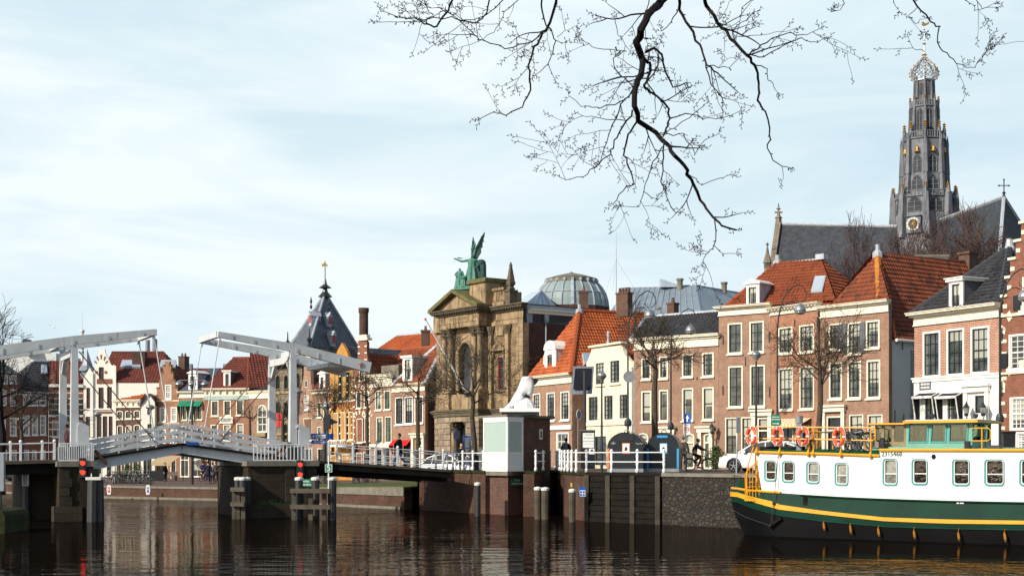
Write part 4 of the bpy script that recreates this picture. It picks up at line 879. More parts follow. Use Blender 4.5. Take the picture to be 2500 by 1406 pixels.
h.roof([((-.2, -.3, zt), (h.W+.2, -.3, zt), (h.W+.2, 5, zt+.5), (-.2, 5, zt+.5)), ((-.2, 10, zt), (h.W+.2, 10, zt), (h.W+.2, 5, zt+.5), (-.2, 5, zt+.5))], 'zinc')
h = House('brick_house', 'brick house with tall arched window and low black roof beside the wool shop', at(608, 154)[:2], at(664, 152)[:2], .95, V2, 9)
h.win([(668, 738, 608, 808)], 'arch'); h.win([(650, 700, 900, 1060)], 'shop')
zt = h.z(670, 512); h.wall(h.flat(zt), 'brick_tan', eave=zt-.2); h.cornice(680, 508, 560, proj=.25); zr = h.z(740, 452, 3)
h.roof([((-.1, -.2, zt), (h.W, -.2, zt), (h.W, 3, zr), (.8, 3, zr)), ((-.1, -.2, zt), (.8, 3, zr), (-.1, 6, zt))], 'tile_black')
h.band(690, 808, 835, 'ornament_stone', .4, 'balcony', u0=h.u(660), u1=h.u(745) if h.u(745) < h.W else h.W)
h = House('shop_house', 'orange brick shop house with maroon roof and long lettered board below the cornice', at(499.5, 155)[:2], at(607.5, 154)[:2], .95, V2, 10)
h.win([(338, 392, 578, 690), (427, 480, 577, 688), (517, 571, 573, 685)], 'i'); h.win([(335, 390, 750, 868), (425, 478, 748, 865), (519, 571, 742, 862)], 'i'); h.win([(310, 345, 985, 1140), (360, 410, 985, 1140), (450, 520, 985, 1140), (540, 590, 985, 1140)], 'shop')
zt = h.z(455, 498); h.wall(h.flat(zt), 'brick_orange', eave=zt-.2); h.cornice(455, 490, 542, proj=.35, brackets=7)
z1, z0 = h.z(455, 545), h.z(455, 574); b = MB(); b.box(.02, h.W-.02, -.1, -.001, z0, z1); o = b.build('shop_board', 'sign_sea', h.o)
text('board_lettering', 'OLIEKLEEDING', (z1-z0)*1.0, 'letter_pale', o, (h.W*.27, -.104, (z0+z1)/2)); text('board_lettering', 'RUBBERLAARZEN', (z1-z0)*.95, 'letter_pale', o, (h.W*.75, -.104, (z0+z1)/2))
text('board_lettering', '-', (z1-z0)*1.6, 'letter_pale', o, (h.W*.5, -.104, (z0+z1)/2))
u0, z1 = h.uz(398, 695); u1, z0 = h.uz(496, 741); b = MB(); b.box(u0, u1, -.15, -.001, z0, z1); o = b.build('shop_sign', 'paint_white', h.o)
b = MB(); b.box(u0+.25, u1-.25, -.155, -.151, z0+.14, z1-.14); b.build('sign_panel', 'sign_sea', o); text('sign_lettering', 'TOUW', (z1-z0)*.85, 'ridge_yellow', o, ((u0+u1)/2, -.16, (z0+z1)/2))
MATS['ridge_yellow']
W = h.W; k0 = (h.u(495, 4.5), 4.5, h.z(540, 277, 4.5)); k1 = (h.u(590, 4.5)+.3, 4.5, k0[2]); k2 = (h.u(700, 4.5)+1, 4.5, k0[2])
h.roof([((-.2, -.3, zt), (W+.1, -.3, zt), k1, k0), ((-.2, -.3, zt), k0, (-.2, 9, zt)), ((W+.1, -.3, zt), (W+2.3, 2.2, zt-.3), (k2[0], 4.5, k2[2]), k1)], 'tile_maroon', ridge='tile_red', ridges=[((W+.1, -.3, zt), k1), (k0, k1)], rr=.13)
h.dormer(426, 476, 375, 482, .1, (437, 468, 385, 476), 2.4, cheek='shutter_grey')
h.skylight(onroof(h, [(W+.9, 1.9), (W+1.5, 2.3), (W+1.1, 3.1), (W+.5, 2.7)], (W+.1, -.3, zt), (W+2.3, 2.2, zt-.3), k1))
h = House('brick_house', 'brick house with green awnings and white dormer right of the step gable house', at(438, 157)[:2], at(499, 156)[:2], .95, V2, 9)
h.win([(132, 166, 588, 718), (183, 215, 588, 718), (236, 275, 585, 716)], 'h'); h.win([(130, 160, 760, 880), (185, 215, 760, 880), (238, 272, 760, 880)], 'h'); h.win([(118, 180, 960, 1140), (205, 270, 960, 1140)], 'door_w')
zt = h.z(200, 518); h.wall(h.flat(zt), 'brick_tan', eave=zt-.2); h.cornice(200, 512, 556, proj=.35)
for x0, x1 in ((118, 178), (180, 215), (226, 278)):
 u0, z1 = h.uz(x0, 582); u1 = h.u(x1); b = MB(); b.add([(u0, -.05, z1), (u1, -.05, z1), (u1, -.7, z1-.6), (u0, -.7, z1-.6)], [(0, 1, 2, 3)]); b.add([(u0, -.05, z1), (u0, -.7, z1-.6), (u0, -.05, z1-2.6)], [(0, 1, 2)]); b.build('awning', 'awning_green', h.o)
zr = h.z(240, 352, 3.5); h.roof([((-.1, -.2, zt), (h.W, -.2, zt), (h.W, 3.5, zr), (1.6, 3.5, zr)), ((-.1, -.2, zt), (1.6, 3.5, zr), (-.1, 7, zt))], 'tile_slate')
h.dormer(176, 240, 385, 502, .1, (187, 228, 402, 496), 2.6, cap='gable', st='dorm')
h.chimney(104, 148, 262, 340, 5, 'brick_brown', 1.0, 2)
h = House('step_gable_house', 'orange brick step gable house with white paned windows above the lifted bridge leaves', at(378.5, 158)[:2], at(437.5, 157)[:2], .95, V1, 10)
V_ = h.V; h.win([(1182, 1226, 465, 570)], 'g'); h.win([(1142, 1186, 626, 730), (1222, 1266, 626, 730)], 'g'); h.win([(1142, 1186, 785, 880), (1222, 1266, 785, 880)], 'g'); h.win([(1150, 1200, 960, 1120), (1225, 1260, 960, 1120)], 'shop')
c = h.W/2; zz = [h.z(1200, y) for y in (545, 490, 435, 380, 330, 298)]; uu = [.0, .12, .42, .72, 1.02]; L_ = [(0, zz[0])]
uu = [h.W*q for q in (.0, .07, .16, .25, .34)]
for i in range(1, 5): L_ += [(uu[i], zz[i-1]), (uu[i], zz[i])]
L_ += [(h.W*.4, zz[4]), (h.W*.4, zz[5])]
h.wall([(h.W-u, z) for u, z in L_]+L_[::-1], 'brick_orange', eave=zz[0]-.3)
b = MB(); p_ = None
for u, z in L_:
 if p_ and abs(p_[0]-u) > 1e-6: b.box(p_[0]-.06, u+.06, -.08, .38, z, z+.12); b.box(h.W-u-.06, h.W-p_[0]+.06, -.08, .38, z, z+.12)
 p_ = (u, z)
b.each('gable_coping', 'ornament_mossy', h.o)
stripes(h, (0,), zz[0]-.6, zz[0]-.5, 1, full=True); stripes(h, (0,), h.z(1200, 745), h.z(1200, 744), 1, full=True)
h.roof([((0, .3, zz[0]-.3), (0, 10, zz[0]-.3), (c, 10, zz[4]-.2), (c, .3, zz[4]-.2)), ((h.W, .3, zz[0]-.3), (h.W, 10, zz[0]-.3), (c, 10, zz[4]-.2), (c, .3, zz[4]-.2))], 'tile_maroon')
h = House('white_gable_house', 'small white plastered house with pointed gable between the brown house and the step gable', at(343.5, 157)[:2], at(378, 157)[:2], .95, V1, 8)
h.win([(1050, 1082, 640, 682)], 'tiny'); h.win([(1050, 1090, 742, 832)], 'n2'); h.win([(1020, 1080, 930, 1120)], 'door_w')
cv = [h.uz(*p) for p in ((1106, 590), (1070, 536), (1007, 615))]; cv = [(min(max(u, 0), h.W), z) for u, z in cv]; h.wall(cv, 'plaster_white', eave=min(cv[0][1], cv[2][1]))
c = cv[1]; h.roof([((-.1, -.15, cv[2][1]), (-.1, 7, cv[2][1]), (c[0], 7, c[1]+.1), (c[0], -.15, c[1]+.1)), ((h.W+.1, -.15, cv[0][1]), (h.W+.1, 7, cv[0][1]), (c[0], 7, c[1]+.1), (c[0], -.15, c[1]+.1))], 'tile_slate')
h = House('brown_house', 'dark brown brick house with cream cornice and small red hipped roof behind the bridge hangers', at(280.5, 158)[:2], at(343, 157)[:2], .95, V1, 8)
h.win([(835, 880, 652, 712), (895, 941, 650, 710), (957, 1003, 648, 708)], 'seg'); h.win([(838, 880, 755, 867), (897, 941, 755, 862), (957, 1003, 750, 850)], 'seg'); h.win([(830, 870, 950, 1120), (890, 930, 950, 1120), (950, 990, 950, 1120)], 'shop')
zt = h.z(915, 578); h.wall(h.flat(zt), 'brick_brown', eave=zt-.2); h.cornice(915, 572, 625, proj=.35, brackets=5); zr = h.z(1000, 466, 3)
pk = (h.u(1000, 3), 3, zr); h.roof([((.4, -.1, zt), (h.W, -.1, zt), (h.W, 3, zr), pk), ((.4, -.1, zt), pk, (.4, 6, zt))], 'tile_orange')
h = House('white_gable_house', 'tall white house with ornamental gable, maroon windows and long dark red roof', at(204, 158)[:2], at(280, 158)[:2], .95, V1, 13)
h.win([(707, 740, 340, 432)], 'd'); h.win([(619, 650, 487, 636), (705, 739, 485, 634), (766, 799, 482, 632)], 'd'); h.win([(614, 647, 693, 840), (691, 723, 690, 838), (735, 765, 690, 838), (778, 804, 690, 838)], 'd'); h.win([(615, 660, 960, 1130), (690, 730, 960, 1130), (760, 800, 960, 1130)], 'shop')
cv = [h.uz(*p) for p in ((822, 335), (814, 322), (806, 330), (790, 318), (772, 272), (752, 238), (750, 212), (712, 212), (710, 238), (694, 290), (680, 335), (666, 385), (655, 372), (640, 345), (622, 378), (602, 412))]; cv = [(min(max(u, 0), h.W), z) for u, z in cv]; cv[0] = (h.W, cv[0][1]); cv.append((0, cv[-1][1]-.1))
h.wall(cv, 'plaster_white', eave=h.z(822, 455)); h.band(750, 424, 460, 'brick_red', .03, 'brick_band', u0=h.u(692), u1=h.u(805)); h.band(750, 655, 672, 'brick_red', .03, 'brick_band', u0=h.u(692), u1=h.u(805)); h.band(700, 636, 645, 'paint_white', .12)
b = MB()
for q in ((658, 380, 838), (822, 330, 838)): 
 u, z1 = h.uz(q[0], q[1]); z0 = h.z(q[0], q[2]); b.box(u-.16, u+.16, -.18, -.001, z0, z1)
u0, z1 = h.uz(694, 318); b.each('pilaster', 'plaster_white', h.o)
voussoirs(h, [(695, 752, 318, 0)], .5, 'brick_red'); b = MB(); 
for x in (690, 757): u, z = h.uz(x, 377); b.M = Matrix.Translation((u, 0, z)) @ Matrix.Rotation(pi/2, 4, 'X'); b.lathe([(.001, .0), (.17, .0), (.17, .03), (.001, .03)], 12)
b.M = None; b.build('round_tile', 'brick_red', h.o)
ze = h.z(822, 445, 0); zr = h.z(1000, 236, 5); xa = h.u(720, 5); xb = h.u(1235, 5); e1 = h.u(1235, 0)+.5
zq = ze+(zr-ze)*.4/5.05; h.roof([((h.W*.5, .35, zq), (h.W-.05, .35, zq), (h.W+.1, -.05, ze), (e1, -.05, ze), (xb-1, 5, zr), (h.W*.5, 5, zr)), ((e1, -.05, ze), (e1, 10, ze), (xb-1, 5, zr)), ((h.W*.5, 5, zr), (xb-1, 5, zr), (e1, 10, ze), (0, 10, ze))], 'tile_maroon', ridge='tile_maroon', ridges=[((h.W*.5, 5, zr), (xb-1, 5, zr))])
b = MB(); b.box(h.W+.02, e1, .0, .3, -.3, ze-.1); b.build('rear_wall', 'plaster_white', h.o)
u0, z1 = h.uz(958, 240, 3); u1 = h.u(1048, 3); b = MB(); b.box(u0, u1, 2.2, 3.4, ze-.3, z1+.1); b.build('chimney', 'brick_dark', h.ro)
A_, B_, C_ = (h.W+.1, -.05, ze), (e1, -.05, ze), (h.W*.5, 5, zr)
for x in (870, 1150): u = h.u(x, 2.5); h.skylight(onroof(h, [(u, 2.0), (u+2.3 if x == 870 else u+1.8, 2.0), (u+1.9 if x == 870 else u+1.6, 3.2), (u-.1, 3.2)], A_, B_, C_))
h = House('striped_house', 'red brick house with white stone stripes and rounded dormer gable behind the left gantry posts', at(118.5, 157)[:2], at(203.5, 158)[:2], .95, V1, 10)
h.win([(452, 485, 555, 672), (556, 590, 555, 672), (380, 412, 555, 672)], 'c'); h.win([(452, 490, 720, 840), (550, 588, 720, 840), (375, 412, 720, 840)], 'n2'); h.win([(375, 430, 930, 1080), (470, 530, 930, 1080)], 'shop')
cv = [h.uz(*p) for p in ((597, 466), (500, 466), (500, 330), (472, 262), (444, 330), (444, 466), (398, 466), (394, 400), (378, 368), (362, 400), (358, 466), (346, 466))]; cv = [(min(max(u, 0), h.W), z) for u, z in cv]; cv[0] = (h.W, cv[0][1]); cv.append((0, cv[-1][1])) if cv[-1][0] > 0 else None
h.wall(cv, 'brick_red', eave=cv[0][1]-.1); h.band(470, 462, 484, 'paint_white', .2); h.band(470, 680, 696, 'paint_white', .12)
for y0 in (520, 560, 600, 640, 730, 780, 830): h.band(470, y0, y0+9, 'stone_band', .03, 'stone_band')
zr = h.z(560, 300, 4.5); ze = cv[0][1]; h.roof([((0, .3, ze), (h.W, .3, ze), (h.W, 4.5, zr), (0, 4.5, zr)), ((0, 9, ze), (h.W, 9, ze), (h.W, 4.5, zr), (0, 4.5, zr))], 'tile_maroon')
u, z0 = h.uz(618, 350, 2); z1 = h.z(625, 208, 2); b = MB(); b.lathe([(.75, z0-2.6), (.75, z0-.4), (1.0, z0-.3), (.62, z0+.3), (.02, z1)], 8, (h.u(622, 2), 2, 0)); b.build('spire', 'zinc', h.ro)
h = House('brick_house', 'brick house with black tiled roof, white dentil eaves and a white skylight at the left', at(46, 155)[:2], at(118, 157)[:2], .95, V1, 9)
h.win([(165, 215, 540, 614), (223, 272, 540, 614), (281, 331, 540, 614)], 'b'); h.win([(165, 212, 684, 828), (227, 271, 684, 826), (286, 329, 683, 824)], 'b'); h.win([(162, 208, 930, 1080), (228, 262, 932, 1080), (286, 326, 932, 1080)], 'b')
zt = h.z(240, 525); h.wall(h.flat(zt), 'brick_red', eave=zt-.2); h.cornice(240, 518, 536, 'paint_white', proj=.4, dent=.3); zr = h.z(300, 300, 5); k0 = (h.u(240, 5), 5, zr); k1 = (h.u(388, 5), 5, zr); EL = (-.1, -.2, zt); ER = (h.W-.1, -.2, zt)
h.roof([(EL, ER, k1, k0), (EL, k0, (-.1, 9, zt))], 'tile_black', ridge='lead', ridges=[(k0, k1)])
u = h.u(333, 2); h.skylight(onroof(h, [(u-.4, 2.6), (u+.3, 2.6), (u+.7, 4.0), (u+.1, 4.0)], EL, ER, k1))
h.pipe(h.W-.1, 0, zt, 'steel_dark')
h = House('brick_house', 'brick house with white framed top windows and dark roof at the left edge', at(-22, 152)[:2], at(45, 155)[:2], .95, V1, 9)
h.win([(-55, -5, 400, 460), (2, 55, 398, 458), (65, 118, 396, 456)], 'b'); h.win([(-50, -5, 502, 618), (5, 45, 500, 616), (72, 118, 498, 614)], 'b'); h.win([(-50, -5, 705, 835), (0, 40, 703, 833), (70, 118, 700, 830)], 'b'); h.win([(0, 50, 930, 1080), (72, 118, 930, 1080)], 'b')
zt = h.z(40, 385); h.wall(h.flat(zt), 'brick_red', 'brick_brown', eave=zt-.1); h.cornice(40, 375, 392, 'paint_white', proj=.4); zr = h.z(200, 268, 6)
h.roof([((-.1, -.2, zt), (h.W+.05, -.2, zt), (h.W+.05, 5, zr), (-.1, 5, zr))], 'tile_slate')
b = MB(); b.prism([(0, zt-.3), (0, zt), (5, zr-.05), (9, zt)], h.W-.02, h.W+.03, 'x'); b.build('gable_wall', 'brick_brown', h.o)
# organic helper
def skin(vs, es, rs, levels=1):
 """continuous tapering surface grown round a skeleton; returns verts, faces"""
 me = bpy.data.meshes.new('sk'); me.from_pydata([tuple(v) for v in vs], es, []); o = bpy.data.objects.new('sk', me); COL.objects.link(o)
 m = o.modifiers.new('s', 'SKIN'); m.use_smooth_shade = True
 for i, sv in enumerate(me.skin_vertices[0].data):
  r = rs[i]; sv.radius = (r, r) if isinstance(r, (int, float)) else r; sv.use_root = (i == 0)
 if levels: q = o.modifiers.new('u', 'SUBSURF'); q.levels = levels; q.render_levels = levels
 dg = bpy.context.evaluated_depsgraph_get(); me2 = bpy.data.meshes.new_from_object(o.evaluated_get(dg))
 V = [tuple(v.co) for v in me2.vertices]; F = [tuple(p.vertices) for p in me2.polygons]
 bpy.data.objects.remove(o); bpy.data.meshes.remove(me); bpy.data.meshes.remove(me2); return V, F
# museum
h = House('museum', 'soot stained sandstone museum with columns, pediment and brick flank wall', (-6.5, 122.2), (.9, 112.0), 2.2, V4, 7, 'museum')
W = h.W; M = h; dP = -1.3
zl0, zl1 = h.z(420, 885), h.z(420, 852)      # ledge above the ground storey
ze0, ze1 = h.z(430, 452), h.z(430, 362)      # entablature
h.win([(380, 415, 604, 768)], sty('mus', nx=1, nz=3, fw=.12, frame='ornament_stone', sash='shutter_red', pane='pane_dark', sill=1) or 'mus')
h.wall(h.flat(ze0), 'sandstone', 'brick_dark', eave=ze1)
b = MB(); x0, x1 = h.u(350), W; rows = 9
for i in range(rows):
 z = zl0*i/rows; b.box(-.05, W+.05, -.16, -.001, z+.015, z+zl0/rows-.015)
b.build('rusticated_base', 'sandstone_grey', h.o)
def ledge(z0, z1, d, u0, u1, proj, mat='ornament_stone', name='ledge', d1=0):
 b = MB(); k = z1-z0; b.box(u0-proj*.4, u1+proj*.4, d-proj*.4, d1, z0, z0+k*.5); b.box(u0-proj*.7, u1+proj*.7, d-proj*.7, d1, z0+k*.501, z0+k*.75); b.box(u0-proj, u1+proj, d-proj, d1, z0+k*.751, z1)
 return b.build(name, mat, h.o)
uc0, uc1 = h.u(92, dP)+.1, h.u(290, dP)      # portico extent
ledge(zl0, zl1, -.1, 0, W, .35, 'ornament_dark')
def entab(d, u0, u1, z0, z1, d1):
 k = z1-z0; b = MB(); b.box(u0, u1, d, d1, z0, z0+k*.25); b.box(u0-.05, u1+.05, d-.05, d1, z0+k*.251, z0+k*.3); b.box(u0+.02, u1-.02, d+.03, d1, z0+k*.301, z0+k*.68)
 o = b.build('entablature', 'ornament_stone', h.o)
 b = MB(); b.box(u0-.15, u1+.15, d-.15, d1, z0+k*.681, z0+k*.77); b.box(u0-.5, u1+.5, d-.5, d1, z0+k*.84, z0+k*.93); b.box(u0-.62, u1+.62, d-.62, d1, z0+k*.931, z1)
 n = int((u1-u0+.8)/.32)
 for i in range(n): u = u0-.4+(u1-u0+.8)*(i+.5)/n; b.box(u-.08, u+.08, d-.45, d1, z0+k*.771, z0+k*.839)
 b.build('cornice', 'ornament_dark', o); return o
entab(-.05, h.u(350), W, ze0, ze1, 0)
entab(dP, uc0, uc1, ze0+.05, ze1+.05, -.0)
bE = MB(); bE.box(0, uc0, -.3, 0, ze0, ze1); bE.build('entablature', 'ornament_stone', h.o)
z = ze0+(ze1-ze0)*.5; uc = (uc0+uc1)/2
b = MB()
for c, w_ in ((uc, 1.5), (uc-2.5, .42), (uc+2.5, .42)): b.box(c-w_, c+w_, dP-.03, dP+.02, z-.26, z+.26)
pn = b.build('inscription_panel', 'ornament_stone', h.o)
text('inscription', 'TEYLERS MUSEUM', .33, 'ornament_dark', pn, (uc, dP-.035, z)); text('inscription', '1778', .33, 'ornament_dark', pn, (uc-2.5, dP-.035, z)); text('inscription', '1878', .33, 'ornament_dark', pn, (uc+2.5, dP-.035, z))
zc0, zc1 = zl1, ze0+.05
zp = zl1+(ze0-zl1)*.22
us = [uc0+.45, uc0+1.25, uc1-1.25, uc1-.45]
b = MB()
for i in range(9):
 z = zl0*i/9
 for u0, u1 in ((uc0, uc0+1.9), (uc1-1.9, uc1)): b.box(u0, u1, dP, -.16, z+.015, z+zl0/9-.015)
b.box(uc0+1.9, uc1-1.9, dP, -.16, zl0*.9, zl0)
b.build('rusticated_pier', 'sandstone_grey', h.o)
ledge(zl0+.01, zl1+.01, dP, uc0, uc1, .3, 'ornament_dark', d1=-.1)
b = MB()
for c in (uc0+.85, uc1-.85): b.box(c-.8, c+.8, dP, -.01, zl1+.02, zp-.12); b.box(c-.86, c+.86, dP-.06, -.01, zp-.119, zp)
b.each('pedestal', 'ornament_stone', h.o)
b = MB(); b.box(uc0+1.65, uc1-1.65, dP+.3, -.01, zl1+.02, zp-.2); b.build('balcony_panel', 'ornament_stone', h.o)
def column(u, d, z0, z1, r=.27):
 H = z1-z0; b = MB(); b.box(u-r*1.35, u+r*1.35, d-r*1.35, d+r*1.35, z0, z0+.1)
 n = 20; prof = [(r*1.25, .1), (r*1.3, .18), (r*1.05, .27), (r, .34), (r*1.0, H*.33), (r*.86, H-.85)]
 b.lathe(prof, n, (u, d, z0)); o = b.build('column', 'ornament_stone', h.o, smooth=False)
 b = MB(); b.lathe([(r*.95, H-.849), (r*.9, H-.78), (r*.95, H-.7), (r*1.25, H-.55), (r*1.05, H-.5), (r*1.15, H-.4), (r*1.5, H-.22), (r*1.2, H-.18), (r*1.3, H-.12)], 8, (u, d, z0)); b.box(u-r*1.45, u+r*1.45, d-r*1.45, d+r*1.45, z0+H-.119, z1-.001)
 for k in range(8):
  t = k*pi/4; b.sphere((u+r*1.35*cos(t), d+r*1.35*sin(t), z0+H-.27), .09, 5, 4); b.sphere((u+r*1.15*cos(t+.4), d+r*1.15*sin(t+.4), z0+H-.55), .08, 5, 4)
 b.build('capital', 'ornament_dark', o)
for u in us: column(u, dP+.45, zp, ze0+.05)
for u in (us[0], us[3]): column(u, -.35, zp, ze0+.05, .22)
b = MB(); r0 = 1.25; zA = zp+(ze0-zp)*.60; rr_ = 1.0
O = [(uc-1.7, zl1+.05), (uc+1.7, zl1+.05), (uc+1.7, ze0), (uc-1.7, ze0)]
I = [(uc-rr_, zl1+.05), (uc+rr_, zl1+.05)]+[(uc+rr_*cos(pi*i/12), zA+rr_*sin(pi*i/12)) for i in range(13)]
tri = tessellate_polygon([[Vector((p[0], p[1], 0)) for p in O[:2]+O[2:]], [Vector((p[0], p[1], 0)) for p in [(q[0]*1.0, q[1]+(.01 if k < 2 else 0)) for k, q in enumerate(I)]][::-1]])
vv = O+[(q[0], q[1]+(.01 if k < 2 else 0)) for k, q in enumerate(I)][::-1]
b.add([(p[0], -.5, p[1]) for p in vv], [tuple(t) for t in tri]); n = len(I); b.add([(p[0], -.5, p[1]) for p in I]+[(p[0], -.02, p[1]) for p in I], [(i, i+1, n+i+1, n+i) for i in range(1, n-1)])
b.build('arch_wall', 'ornament_stone', h.o)
b = MB(); P = [(uc+rr_*cos(pi*i/16), -.56, zA+rr_*sin(pi*i/16)) for i in range(17)]; P = [(uc+rr_, -.56, zp)]+P+[(uc-rr_, -.56, zp)]; b.tube(P, .12, 6); b.build('archivolt', 'ornament_stone', h.o)
b = MB(); b.prism([(p[0], p[1]) for p in I], -.06, -.02); b.build('arch_window', 'church_dark', h.o)
b = MB(); b.box(uc-1.1, uc+1.1, -.22, -.17, .02, zl0*.88); b.build('door', 'pane_dark', h.o)
column(uc-1.15, dP+.35, .05, zl0*.9, .26); column(uc+1.15, dP+.35, .05, zl0*.9, .26)
b = MB(); b.box(uc-2.2, uc+2.2, dP-.9, dP-.01, -.2, .18); b.box(uc-1.9, uc+1.9, dP-.5, dP+.6, .181, .36); b.build('door_steps', 'coping', h.o)
zt = ze1+.05; a0, a1 = uc0-.62, uc1+.62; hp_ = h.z(185, 295, dP)-zt
b = MB(); b.prism([(a0+.3, zt), (a1-.3, zt), (uc, zt+hp_-.3)], dP-.1, -.0); b.build('pediment', 'ornament_stone', h.o)
b = MB()
for s_ in (-1, 1): b.obox((uc+s_*(a1-uc), dP-.25, zt+.12), (uc, dP-.25, zt+hp_), .75, .24, up=(0, 1, 0)) if 0 else b.prism([(uc+s_*(a1-uc), zt), (uc+s_*(a1-uc), zt+.16), (uc, zt+hp_+.12), (uc, zt+hp_-.16), (uc+s_*(a1-uc-.5), zt)], dP-.62, -.0)
b.build('raking_cornice', 'ornament_mossy', h.o)
za0, za1 = zt+.02, h.z(330, 238, -.4)
b = MB(); u0, u1 = h.u(145, .3), h.u(362, -.2); um = u1-2.3
b.box(u0, u1, .2, 2.6, za0, za1-.9); b.box(um, u1, -1.0, 1.4, za0, za1-.3); b.build('attic', 'ornament_stone', h.o)
b = MB(); b.box(u0-.25, um-.3, -.0, 2.8, za1-.899, za1-.62); b.box(um-.2, u1+.2, -1.2, 1.6, za1-.299, za1-.1); b.box(um-.05, u1+.05, -1.05, 1.45, za1-.0999, za1+.05); b.build('attic_cornice', 'ornament_mossy', h.o)
b = MB(); bu0, bu1 = u1+.0, h.u(430)-.1; zb0 = ze1+.02; zb1 = h.z(400, 280)
b.box(bu0, bu1, -.35, .0, zb0, zb0+.3); b.box(bu0, bu1, -.38, .03, zb1-.2, zb1)
for i in range(9): u = bu0+(bu1-bu0)*(i+.5)/9; b.lathe([(.06, 0), (.12, .25), (.07, .6), (.09, zb1-zb0-.5)], 7, (u, -.17, zb0+.3))
b.build('balustrade', 'ornament_stone', h.o)
def obelisk(u, d, z0, z1):
 H = z1-z0; b = MB(); b.box(u-.34, u+.34, d-.34, d+.34, z0, z0+H*.3); b.box(u-.42, u+.42, d-.42, d+.42, z0+H*.3, z0+H*.34)
 b.lathe([(.33, .34*H), (.36, .38*H), (.22, .42*H), (.36, .47*H), (.40, .52*H), (.30, .56*H)], 4, (u, d, z0), rot=pi/4); b.lathe([(.33, .56*H), (.12, .90*H), (.16, .92*H), (.07, .95*H), (.09, .97*H), (.01, H)], 4, (u, d, z0), rot=pi/4); b.build('obelisk', 'ornament_dark', h.o)
obelisk(h.u(448), -.1, ze1, h.z(446, 156)); obelisk(h.u(124), 1.4, ze1, h.z(124, 216, 1.4))
u0, u1 = h.u(360), h.u(424); zq, zq2 = h.z(392, 572), h.z(392, 530); b = MB()
b.prism([(u0, zq), (u1, zq), ((u0+u1)/2, zq2)], -.30, -.001); b.box(u0-.08, u1+.08, -.4, -.002, zq-.12, zq-.001)
for u in (u0+.15, u1-.3): b.box(u, u+.16, -.22, -.001, zq-.7, zq-.121)
b.build('window_pediment', 'ornament_stone', h.o)
b = MB(); b.box(h.u(377), h.u(413), -.12, -.001, h.z(395, 506), h.z(395, 468)); b.build('relief_panel', 'ornament_stone', h.o)
b = MB()
for xx in (436, 356): u = h.u(xx); b.box(u-.22, u+.22, -.28, -.001, zl1+.6, ze0-.75); b.box(u-.3, u+.3, -.36, -.001, zl1, zl1+.6)
b.each('pilaster', 'ornament_stone', h.o)
b = MB()
for xx in (436, 356): u = h.u(xx); b.lathe([(.24, 0), (.26, .2), (.38, .5), (.40, .7)], 6, (u, -.14, ze0-.749))
b.build('capital', 'ornament_dark', h.o)
b = MB(); n = 18
for i in range(n): z = zl1+(ze0-zl1)*i/n; b.box(W-.7 if i % 2 else W-.85, W+.03, -.07, .5, z+.01, z+(ze0-zl1)/n-.01)
b.each('quoin', 'ornament_stone', h.o)
b = MB(); zf = h.z(495, 378)+.0; D0, D1 = .5, 15
b.box(W-5, W, D0+.4, D1, -.3, zf-.35); b.build('flank_wall', 'brick_dark', h.o)
b = MB(); b.box(W-.2, W+.15, .45, D1, zf-.349, zf-.1); b.box(W-.05, W+.28, .45, D1+.1, zf-.099, zf); b.build('flank_coping', 'paint_cream', h.o)
b = MB(); b.box(W+.02, W+.3, 2.0, 2.3, zf-1.0, zf-.4); b.tube([(W+.12, 2.15, zf-1), (W+.12, 2.15, zf-6)], .07, 7); b.build('drainpipe', 'zinc', h.o)
b = MB(); b.box(-0.01, W, .35, 14, ze0, ze1-.1); b.build('flat_roof', 'zinc', h.o)
P0 = Vector(h.pt(232, 778, dP-.5)); fp = empty('flagpole', 'white slanting flagpole in front of the museum columns', 'flagpole', (h.fr.A+h.fr.d*P0.x+h.fr.n*P0.y)[:2]+(P0.z+2.2,), h.fr.rz)
P1 = Vector(h.pt(36, 428, dP-4.5)); b = MB(); b.tube([(0, 0, 0), tuple(P1-P0)], [.10, .05], 8); b.build('pole', 'rail_white', fp)
b = MB(); b.sphere(tuple(P1-P0), .1); b.build('pole_tip', 'sign_red', fp)
b = MB(); b.box(-.15, .15, -.1, .55, -.35, .05); b.build('bracket', 'steel_dark', fp)
g0 = Vector(h.pt(250, 268, .6)); wp = h.fr.A+h.fr.d*g0.x+h.fr.n*g0.y
st = empty('statue_group', 'green bronze group of a winged figure and attendants on the museum roof', 'statue', (wp.x, wp.y, 2.2+za1-.62), -.35)
k = (h.z(250, 15, .6)-za1+.62)/6.3
st.scale = (k*1.2, k*1.2, k)
